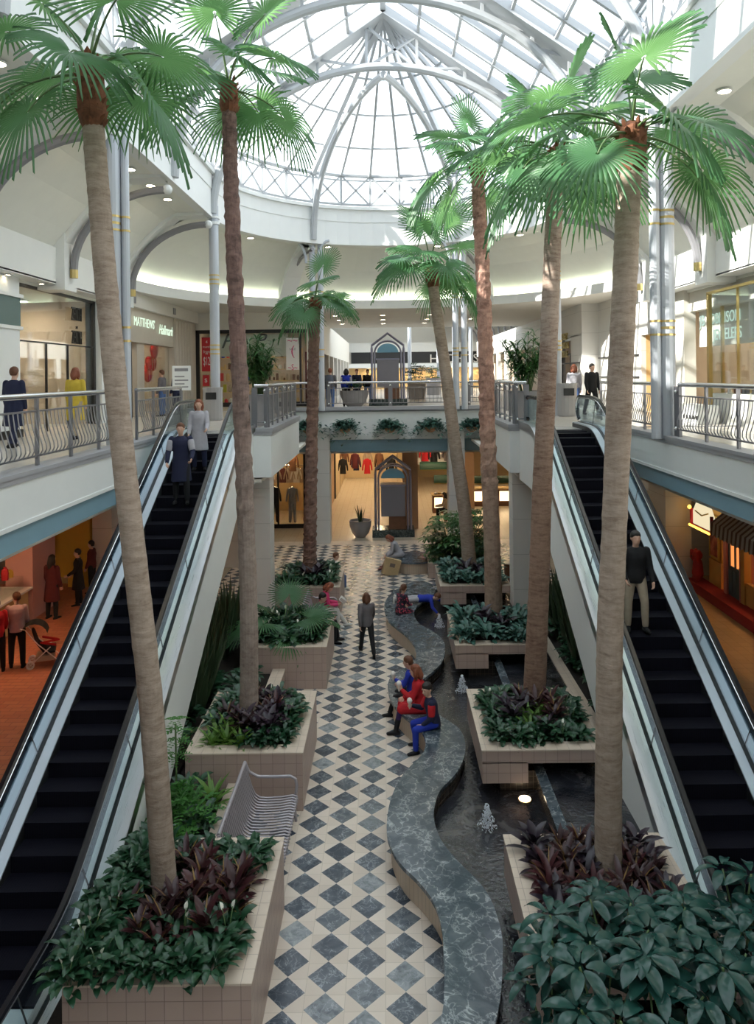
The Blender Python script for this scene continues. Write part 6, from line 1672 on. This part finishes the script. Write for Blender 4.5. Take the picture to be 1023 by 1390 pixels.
kiosk('grey arched directory standing on the tan ground floor', .22, 35.2, 0)
# ------------------------------------------------------------------ ground floor, brick side
m = MB(); m.box(-10.7, -10.0, 27.0, 28.6, 0, 4.62); m.box(-16, -10.7, 28.5, 28.7, 0, 4.6); m.box(-10.2, -5.9, 29.5, 29.7, 0, 4.6); struct(m.build('wall_left_lower', PANELW))
m = MB(); m.box(-12.0, -11.15, 23.4, 25.0, 0, 4.62); struct(m.build('pillar_8', W_PINK))
m = MB(); m.box(-11.6, -10.8, 27.0, 27.1, 0, 4.62); m.box(-13.2, -10.7, 28.4, 28.45, 0, 4.62); struct(m.build('wall_yellow', W_YEL))
m = MB(); m.box(-15.8, -15.7, 14, 28, 0, 4.6); m.mat(1).box(-15.8, -12.5, 26.4, 26.5, 1.8, 4.6); struct(m.build('wall_candy_shop', [W_BEIGE, W_LIME]))
ct = empty('shop_counter', 'long candy shop counter with a white top by the brick floor', 'counter', (-11.6, 20.5, 0))
m = MB(); m.box(-12.2, -11.2, 17.5, 23.2, 0, 1.0); m.build('body', W_WARM, ct, world=True); m = MB(); m.box(-12.3, -11.1, 17.4, 23.3, 1.0, 1.06); m.build('top', WHT, ct, world=True)
m = MB(); m.box(-11.9, -11.3, 17.6, 23.1, 1.06, 1.45); m.build('glass_case', SHOPGLASS, ct, world=True)
rnd = random.Random(8)
for row in range(4):
    for i in range(13):
        h = rnd.uniform(.16, .42); r = rnd.uniform(.07, .13); m = MB(); m.lathe([(r, 0), (r * 1.1, h * .5), (r * .9, h * .85), (r * .5, h * .9), (r * .55, h)], n=12)
        o = m.build('candy_jar', rnd.choice([WHT, PKP, W_LIME, W_YEL, REDP, C_BEIGE, W_PINK])); z = (1.46, 1.9, 2.3, 2.7)[row]
        o.location = ((-11.6, -13.6, -13.6, -13.6)[row], 17.9 + i * .42 + rnd.uniform(-.08, .08), z + .001); tag(o, 'sweet jar or tub of goods in the candy shop', 'jar', 'jars in the candy shop')
sh = empty('display_shelves', 'tall shelf rows behind the candy counter', 'shelves', (-13.6, 20.5, 0))
for z in (1.86, 2.26, 2.66): m = MB(); m.box(-13.8, -13.4, 17.6, 23.6, z, z + .04); m.build('shelf', W_WARM, sh, world=True)
for y in (17.6, 23.56): m = MB(); m.box(-13.8, -13.4, y, y + .04, 0, 3.1); m.build('side_panel', W_WARM, sh, world=True)
bk = empty('hanging_shop_basket', 'wicker basket of yellow goods hanging before the lit candy shop shelves', 'basket', (-11.0, 25.9, 2.75))
m = MB(); m.lathe([(.18, 0), (.28, .12), (.32, .26), (.29, .26), (.02, .2)], n=18); m.build('wicker_bowl', WOOD, bk, smooth=True)
m = MB(); m.tube([(-.3, 0, .24), (-.22, 0, .52), (0, 0, .62), (.22, 0, .52), (.3, 0, .24)], .018, 6); m.build('handle', WOOD, bk, smooth=True)
m = MB(); m.ball((0, 0, .24), .24, 12, 8, .5); m.build('filling', W_YEL, bk, smooth=True)
lampgrid('ceiling lamp in the candy shop', 'lamps in the candy shop', [(-12.4, y, 4.6) for y in (17.5, 19.5, 21.5)] + [(-11.5, 26.2, 4.6), (-11.0, 27.6, 4.6), (-9.2, 24.6, 4.6), (-9, 20, 4.6)], .22, emit('candy_lamp', (1.0, .62, .34), 110.0))
# ------------------------------------------------------------------ ground floor, tan side: wooden shop with awning and bulb sign
m = MB(); m.box(10.4, 10.95, 12, 26.15, 0, .32); struct(m.build('baseboard_right', W_RED))
m = MB(); m.box(9.7, 10.6, 26.2, 27.9, 0, 4.62); m.box(10.6, 16, 27.6, 27.9, 0, 4.62); struct(m.build('wall_right_lower', PANELW))
OCH = mat_wall('ochre_frame', (.55, .30, .08)); TEALD = mat_wall('teal_door', (.07, .12, .14)); ROSEW = mat_wall('rose_frame', (.52, .20, .17)); LITOR = emit('orange_window_glow', (1.0, .30, .08), .8)
m = MB(); m.box(10.95, 11.1, 12, 23.0, .32, 1.0); m.box(10.95, 11.1, 24.7, 25.6, .32, 1.15); m.box(10.95, 11.1, 12, 25.6, 2.75, 4.62)
m.box(11.02, 11.1, 24.75, 25.6, 1.15, 2.75)
for y in (22.98, 20.6, 18.2, 16.0): m.box(10.9, 11.12, y, y + .25, .32, 2.8)
struct(m.build('wall_front_4', OCH))
dr = empty('shop_door', 'dark teal wooden shop door with orange lit panes', 'door', (11.0, 23.7, .32))
m = MB(); m.box(-.05, .05, -.45, .45, 0, .95); m.box(-.05, .05, -.45, -.35, .95, 2.4); m.box(-.05, .05, .35, .45, .95, 2.4); m.box(-.05, .05, -.35, .35, 2.25, 2.4); m.box(-.05, .05, -.04, .04, .95, 2.25)
for q in (-.35, -.1, .15): m.box(-.07, -.05, q, q + .2, .15, .85)
lf_ = m.build('leaf', TEALD, dr); m = MB(); m.box(-.01, .01, -.35, .35, .95, 2.25); m.build('pane', LITOR, lf_)
m = MB(); m.ball((-.09, -.4, 1.0), .04, 8, 6); m.build('knob', BRASS, lf_)
m = MB(); m.box(10.88, 11.14, 24.15, 24.35, .32, 2.8); m.box(10.88, 11.14, 23.22, 23.26, .32, 2.8); struct(m.build('trim_17', ROSEW))
m = MB(); m.box(11.0, 11.03, 16.2, 22.98, 1.0, 2.75); struct(m.build('window_8', SHOPGLASS))
room('wall_shop_6', 11.15, 15.6, 12, 25.6, 0, 4.5, mat_wall('red_interior', (.34, .08, .04)), 'x-')
lampgrid('amber lamp inside the wooden fronted shop', 'lamps in the wooden fronted shop', [(12.6, y, 4.48) for y in (15, 17.5, 20, 22.5, 24.6)], .2, emit('amber_lamp', (1.0, .50, .20), 100.0))
shelves('shelves in the wooden fronted shop', 13.0, 13.4, 18.3, 22.3, 0, 5, .6, [WOOD, REDP, W_WARM, C_BLK], 9, axis='y')
aw = empty('shop_awning', 'grey and brown striped scalloped awning over the wooden shop front', 'awning', (10.7, 19, 2.6))
def _aw():
    t = NT('awning_stripes'); p = t.sep(t.pos()); k = t.math('GREATER_THAN', t.math('FRACT', t.math('MULTIPLY', p[1], 3.6)), .5); return t.finish(t.bsdf(t.mix(k, (.40, .38, .36), (.10, .055, .04)), .8))
AWN = _aw(); m = MB(); ny_ = 100; A_t = []; B_t = []; C_t = []
for i in range(ny_ + 1):
    y = 14 + 10.2 * i / ny_; ph = abs(sin(PI * y * 3.6)); A_t.append((10.94, y, 3.05)); B_t.append((10.42, y, 2.62 + .03 * ph)); C_t.append((10.40 - .03 * ph, y, 2.30 - .08 * ph))
m.strip(A_t, B_t); m.strip(B_t, C_t); m.strip([(p[0] + .02, p[1], p[2] - .02) for p in A_t], [(p[0] + .02, p[1], p[2] - .01) for p in B_t]); m.build('canvas', AWN, aw, smooth=True, world=True)
sg = empty('marquee_sign', 'rounded cream sign board edged with rows of amber bulbs', 'sign', (10.55, 25.0, 2.6))
m = MB(); m.extrude([(24.3, 2.3), (25.8, 2.3), (25.8, 2.75), (25.5, 3.1), (25.05, 3.2), (24.6, 3.1), (24.3, 2.75)], 10.5, 10.6, 'x'); m.build('board', emit('sign_cream', (1.0, .85, .55), .6), sg, world=True)
m = MB(); m.tube([(10.47, 24.25, 2.25), (10.47, 25.85, 2.25), (10.47, 25.85, 2.8)], .06, 6); m.tube([(10.47, 24.25, 2.25), (10.47, 24.25, 2.8)], .06, 6); m.build('red_edge', REDP, sg, world=True)
m = MB(); m.tube([(10.46, 24.5, 2.85), (10.46, 25.0, 2.7), (10.46, 25.5, 2.78)], .025, 6); m.build('brush_stroke', GOLD, sg, world=True)
BULB = emit('amber_bulb', (1.0, .48, .06), 3.0)
for i in range(16): m = MB(); m.ball((10.40, 24.3 + i * .104, 2.24), .042, 8, 6); m.build('bulb', BULB, sg, smooth=True, world=True)
m = MB(); m.ball((10.40, 25.85, 2.85), .07, 8, 6); m.build('bulb', BULB, sg, smooth=True, world=True)
fg = empty('plush_figure', 'red plush animal figure standing on the red step under the bulb sign', 'toy', (10.62, 25.75, .32))
m = MB(); PL_ = cloth('red_plush', (.40, .03, .03))
limb(m, [(0, 0, .25), (0, 0, .62)], [.20, .16]); m.ball((0, 0, .88), .17, 12, 8); m.ball((-.0, -.13, 1.03), .06, 8, 6); m.ball((0, .13, 1.03), .06, 8, 6); m.ball((-.14, 0, .84), .07, 8, 6)
for s_ in (-1, 1): limb(m, [(0, s_ * .14, .62), (-.12, s_ * .22, .78), (-.12, s_ * .20, 1.0)], [.07, .06, .06]); limb(m, [(0, s_ * .10, .25), (-.06, s_ * .12, .06)], [.10, .09])
remesh(m, 'body', PL_, .02, fg); m = MB(); m.ball((-.205, 0, .85), .03, 8, 6); m.build('nose', BLACK, fg)
pic = empty('framed_picture', 'tall gilt framed picture on the ochre shop wall', 'picture', (10.96, 25.2, 1.95))
m = MB(); 
m.box(-.03, .03, -.36, .36, -.72, -.66); m.box(-.03, .03, -.36, .36, .66, .72); m.box(-.03, .03, -.36, -.30, -.66, .66); m.box(-.03, .03, .30, .36, -.66, .66); m.build('gilt_frame', GOLD, pic)
def _pic():
    t = NT('dark_red_painting'); n = t.noise(t.coords(), 3, 3); return t.finish(t.bsdf(t.ramp(n.outputs[0], [(.3, (.02, .01, .01)), (.5, (.25, .05, .03)), (.7, (.45, .18, .12))]), .5))
m = MB(); m.box(-.01, .01, -.30, .30, -.66, .66); m.build('canvas', _pic(), pic)
# ------------------------------------------------------------------ ground floor beyond the bridge
m = MB(); m.box(-3.42, -3.30, 36.4, 46, 0, 3.95); m.box(-7.5, -6.6, 37.2, 37.4, 0, 4.5); m.box(-4.1, -3.3, 37.2, 37.4, 0, 4.5); m.box(-6.6, -4.1, 37.2, 37.4, 3.9, 4.5); struct(m.build('wall_back_left', W_BROWN))
m = MB(); m.box(-6.65, -4.12, 37.05, 37.2, 0, .2); m.box(-6.65, -6.5, 37.05, 37.2, 0, 3.95); m.box(-4.2, -4.1, 37.05, 37.2, 0, 3.95); m.box(-5.5, -5.42, 37.05, 37.2, 0, 3.95); m.box(-3.3, -3.2, 36.4, 36.6, 0, 3.95); m.box(-3.3, -3.2, 39.6, 39.75, 0, 3.95); m.box(-3.3, -3.22, 45.8, 46, 0, 3.95); struct(m.build('trim_18', BLACK))
m = MB(); m.box(-6.5, -4.2, 37.1, 37.12, .2, 3.9); struct(m.build('window_9', SHOPGLASS)); 
room('wall_shop_7', -7.4, -3.45, 37.45, 42, 0, 3.95, W_WARM, 'y-')
lampgrid('lamp inside the clothes window', 'lamps in the clothes window', [(-6.0, 38.4, 3.93), (-5.0, 38.4, 3.93), (-5.5, 40, 3.93)], .18, emit('window_lamp', (1, .72, .42), 60.0))
def garment(label, x, y, z, mat, h=1.0, kind='top', group=None, m2=None):
    e = empty('hanging_garment' if kind != 'suit' else 'display_outfit', label, 'garment', (x, y, z), group=group)
    X_, Y_ = Vector((1, 0, 0)), Vector((0, 1, 0))
    m = MB(); loft(m, [((0, 0, 0), .20, .07, X_, Y_), ((0, 0, h * .5), .17, .07, X_, Y_), ((0, 0, h * .85), .22, .08, X_, Y_), ((0, 0, h * .97), .10, .06, X_, Y_)], 14)
    for s_ in (-1, 1): limb(m, [(s_ * .19, 0, h * .86), (s_ * .27, -.02, h * .5), (s_ * .30, -.03, h * .25)], [.06, .055, .045], 8)
    m.build('jacket', mat, e, smooth=True)
    if kind == 'suit':
        m = MB(); 
        for s_ in (-1, 1): limb(m, [(s_ * .09, 0, .05), (s_ * .11, 0, -.4), (s_ * .13, 0, -.8)], [.10, .085, .075], 8)
        m.build('trousers', m2 or mat, e, smooth=True)
    m = MB(); m.tube([(-.15, 0, h * .93), (0, 0, h * .99), (.15, 0, h * .93)], .01, 5); m.tube([(0, 0, h * .99), (0, 0, h * 1.08), (.03, 0, h * 1.12)], .008, 5); m.build('hanger', CHROME, e)
    return e
garment('pale grey two piece outfit standing in the clothes window', -4.85, 37.8, 1.0, C_LGREY, .95, 'suit')
garment('dark two piece outfit standing in the clothes window', -5.75, 37.9, 1.0, C_BLK, .95, 'suit')
garment('second dark two piece outfit at the frame of the clothes window', -6.2, 38.0, 1.0, C_NAVY, .95, 'suit')
garment('brown jacket hung high in the clothes window', -4.95, 38.8, 2.6, WOOD, .95)
for i in range(7): garment('jacket on the upper rail of the clothes window store', -6.3 + i * .36, 39.6, 1.9, [C_WHITE, C_BEIGE, C_MAROON, C_BEIGE, C_WHITE, C_BEIGE, C_WHITE][i], .8, group='jackets on the upper rail')
m = MB(); m.tube([(-6.6, 39.6, 2.82), (-3.9, 39.6, 2.82)], .02, 6)
for x in (-6.6, -3.9): m.tube([(x, 39.6, 2.82), (x, 39.6, 0)], .02, 6)
tag(m.build('clothes_rail', CHROME), 'long chrome rail carrying jackets behind the clothes window', 'clothes rail')
# central store, its fittings and stock
room('wall_shop_8', -3.2, 1.2, 46, 55, 0, 3.95, mat_wall('store_cream', (.62, .50, .32)), 'y-')
m = MB(); m.box(.7, 1.45, 36.6, 37.3, 0, 3.95); struct(m.build('pillar_9', W_BROWN)); m = MB(); m.box(4.15, 4.65, 40.4, 40.95, 0, 3.95); struct(m.build('pillar_10', W_BROWN))
for i in range(9):
    x = -2.9 + (i % 5) * .78; y = 48.2 + (i // 5) * 1.7
    garment('coat displayed on the far wall rail of the central store', x, y, 1.2 + (i % 2) * .35, [C_BLK, C_MAROON, C_RED, WOOD, C_BLK, WOOD, C_NAVY, C_BEIGE, C_BLK][i], 1.0, group='coats in the central store')
m = MB(); m.tube([(-3.1, 48.2, 2.75), (.6, 48.2, 2.75)], .02, 6); m.tube([(-3.1, 48.2, 2.75), (-3.1, 48.2, 0)], .02, 6); m.tube([(.6, 48.2, 2.75), (.6, 48.2, 0)], .02, 6); tag(m.build('clothes_rail', CHROME), 'chrome rail of coats deep in the central store', 'clothes rail')
for k, (px_, py_, Y_) in enumerate([(492, 604, 41), (496, 594, 46)]):
    p = at_d(px_, py_, Y_); e = empty('pendant_lamp', ['large glowing bowl pendant lamp at the central store entrance', 'smaller glowing bowl pendant lamp farther in the central store'][k], 'pendant lamp', (p.x, Y_, p.z))
    m = MB(); m.lathe([(.05, -.22), (.22, -.18), (.38, -.06), (.42, .02), (.38, .02), (.02, .0)], n=20); m.build('bowl', emit('bowl_glow', (1, .85, .60), 5.0), e, smooth=True)
    m = MB(); m.cyl(0, 0, .0, 3.95 - p.z, .015, 6); m.cyl(0, 0, .02, .05, .46, 20); m.build('rod', BRASS, e)
lampgrid('ceiling lamp in the central store', 'lamps in the central store', [(x, y, 3.93) for x in (-2.2, -.6) for y in (47.5, 50, 52.5)] + [(-1, 43, 3.93), (2.5, 40, 3.93), (5.5, 37.5, 3.93), (-2, 37.5, 3.93)], .24, emit('store_lamp', (1, .74, .44), 60.0))
# food court stalls on the right behind the shrub
room('wall_shop_9', 1.3, 10.5, 50, 55, 0, 3.95, mat_wall('food_cream', (.60, .46, .28)), 'y-')
m = MB(); m.box(1.5, 4.0, 41.5, 41.6, 2.55, 3.95); struct(m.build('wall_panel_2', WHITE))
DGREEN = cloth('dark_green_canvas', (.008, .05, .03), .6)
for (x0, x1, y, z, lb) in ((1.75, 4.05, 41.2, 2.35, 'upper dark green barrel awning of the food stall'), (2.5, 4.05, 40.9, 1.65, 'lower dark green barrel awning of the food stall'), (4.8, 6.9, 43, 1.3, 'dark green awning of the lit stall beyond the peeling red palm')):
    m = MB(); m.extrude([(y - .35 * cos(a), z + .38 * sin(a)) for a in [PI / 2 * i / 6 for i in range(7)]] + [(y, z)], x0, x1, 'x'); m.mat(1).box(x0, x1, y - .4, y - .3, z - .06, z); tag(m.build('stall_awning', [DGREEN, BRASS]), lb, 'awning')
for (x0, x1, y, lb) in ((2.4, 4.1, 41.0, 'wooden food stall counter with bread display under the green awnings'), (4.7, 7.0, 43.0, 'lit wooden stall counter beyond the peeling red palm')):
    e = empty('stall_counter', lb, 'counter', ((x0 + x1) / 2, y, 0)); m = MB(); m.box(x0, x1, y - .4, y + .4, 0, .95); m.build('body', WOOD, e, world=True); m = MB(); m.box(x0 - .05, x1 + .05, y - .45, y + .45, .95, 1.0); m.build('top', W_WARM, e, world=True)
    for k in range(3): m = MB(); m.box(x0 + .1 + k * (x1 - x0) / 3, x0 + .1 + (k + .8) * (x1 - x0) / 3, y - .42, y - .405, .3, .85); m.build('lit_panel', emit('stall_glow', (1, .72, .40), 2.2), e, world=True)
for i in range(8):
    m = MB(); m.ball((0, 0, .05), .11, 10, 6, .55); o = m.build('bread_loaf', W_WARM if i % 2 else C_WHITE, smooth=True); o.location = (2.6 + i * .19, 40.85, 1.0); tag(o, 'pale loaf on the food stall counter under green awnings', 'bread', 'loaves on the food stall counter')
lampgrid('ceiling lamp over the food stalls', 'lamps over the food stalls', [(x, y, 3.93) for x in (2, 4.5, 7) for y in (44, 47)], .24, emit('store_lamp', (1, .74, .44), 60.0))
person('seated diner with long black hair at the food stall', (3.0, 38.6, 0), (-1, .2), hip=.6, lean=10, legs=((85, 4, 85), (85, 4, 85)), arms=((30, 8, 60, 10), (30, 8, 60, 10)), s=1.1, hair=HAIRK, hairstyle='long', top=C_BEIGE, toplen='jacket', bottom=C_BLK, shoe=C_BLK)
m = MB(); m.cyl(3.05, 38.6, 0, .46, .2, 14); tag(m.build('stool', WOOD), 'wooden stool under the diner with long black hair', 'stool')
garment('red jacket hung on the white wall over the green stall awning', 2.05, 41.35, 2.75, C_RED, .95)
garment('black jacket hung beside the red one over the green stall awning', 2.55, 41.35, 2.7, C_BLK, .8)
garment('dark grey tunic hung at the pillar end over the green stall awning', 3.3, 41.35, 2.75, C_GREY, .95)
# cylinder at the pool end wall
m = MB(); m.cyl(4.15, 25.9, 0, .95, .17, 20); m.mat(1).cyl(4.15, 25.9, .95, .98, .19, 20); tag(m.build('ash_urn', [WOOD, STEEL]), 'slim brown ash urn beside the pale pillar behind the leaning palm', 'ash urn')
m = MB(); m.cyl(-3.55, 25.0, 0, .95, .20, 20); m.mat(1).cyl(-3.55, 25.0, .95, .98, .22, 20); tag(m.build('ash_urn', [WHITE, STEEL]), 'pale speckled ash urn behind the farthest brick side planter', 'ash urn')
# pool lights and jets
for i, (px_, py_) in enumerate([(712, 1085), (672, 968)]):
    p = at_h(px_, py_, .17); e = empty('pool_light', ['glowing round pool light by the weir next to the near planter', 'glowing round pool light beside the planter of the brown stained palm', 'glowing round pool light near the child lying down'][i], 'pool light', (p.x, p.y, .165))
    m = MB(); m.cyl(0, 0, -.02, .015, .12, 16); m.build('ring', BRASS, e); m = MB(); m.cyl(0, 0, .015, .02, .10, 16); m.build('lens', emit('pool_lamp', (1, .80, .55), 12.0), e)
SPRAY = plain('white_spray', (.80, .84, .90), .4, var=.05)
for i, (px_, py_) in enumerate([(661, 1125), (627, 940), (596, 852)]):
    p = at_h(px_, py_, .16); rnd = random.Random(i); m = MB()
    for k in range(420):
        h = rnd.random() ** 1.5; r = .02 + .15 * (1 - h) * rnd.random(); a = rnd.uniform(0, 6.28); m.ball((r * cos(a), r * sin(a), .02 + .38 * h), rnd.uniform(.004, .014), 5, 4)
    o = m.build('water_jet', SPRAY, smooth=True); o.location = (p.x, p.y, .16); tag(o, ['bubbling white water jet nearest the umbrella leaves', 'bubbling white water jet behind the boy in the navy jacket', 'bubbling white water jet near the child lying down'][i], 'water jet', kind='stuff')
# ------------------------------------------------------------------ camera, light, colour management
cam = bpy.data.cameras.new('camera'); co = bpy.data.objects.new('camera', cam); COL.objects.link(co)
cam.sensor_fit = 'HORIZONTAL'; cam.sensor_width = 36.0; cam.lens = F / 1023 * 36.0
cam.shift_x = -(CX - 511.5) / 1023; cam.shift_y = (CY - 695.0) / 1023
cam.clip_start = .1; cam.clip_end = 300
co.matrix_world = Matrix.Translation((0, 0, CAMZ)) @ Matrix.Rotation(PI / 2, 4, 'X') @ Matrix.Rotation(-ROLL, 4, 'Z')
sc.camera = co
w = bpy.data.worlds.new('sky'); sc.world = w; w.use_nodes = True
bg = w.node_tree.nodes['Background']; bg.inputs[0].default_value = (.86, .93, 1.0, 1); bg.inputs[1].default_value = 1.9
su = bpy.data.lights.new('sun', 'SUN'); su.energy = 10.0; su.angle = R(.6); su.color = (1, .95, .86)
so = bpy.data.objects.new('sun', su); COL.objects.link(so)
so.rotation_euler = (Vector((1.0, .30, -.64))).to_track_quat('-Z', 'Y').to_euler()
sc.view_settings.view_transform = 'Standard'; sc.view_settings.look = 'None'; sc.view_settings.gamma = 1
sc.view_settings.use_curve_mapping = False; sc.view_settings.exposure = 0.6
sc.cycles.use_denoising = True; sc.cycles.max_bounces = 8; sc.cycles.diffuse_bounces = 4; sc.cycles.glossy_bounces = 3
sc.cycles.transmission_bounces = 6; sc.cycles.transparent_max_bounces = 24; sc.cycles.caustics_reflective = False; sc.cycles.caustics_refractive = False
sc.cycles.sample_clamp_indirect = 6.0
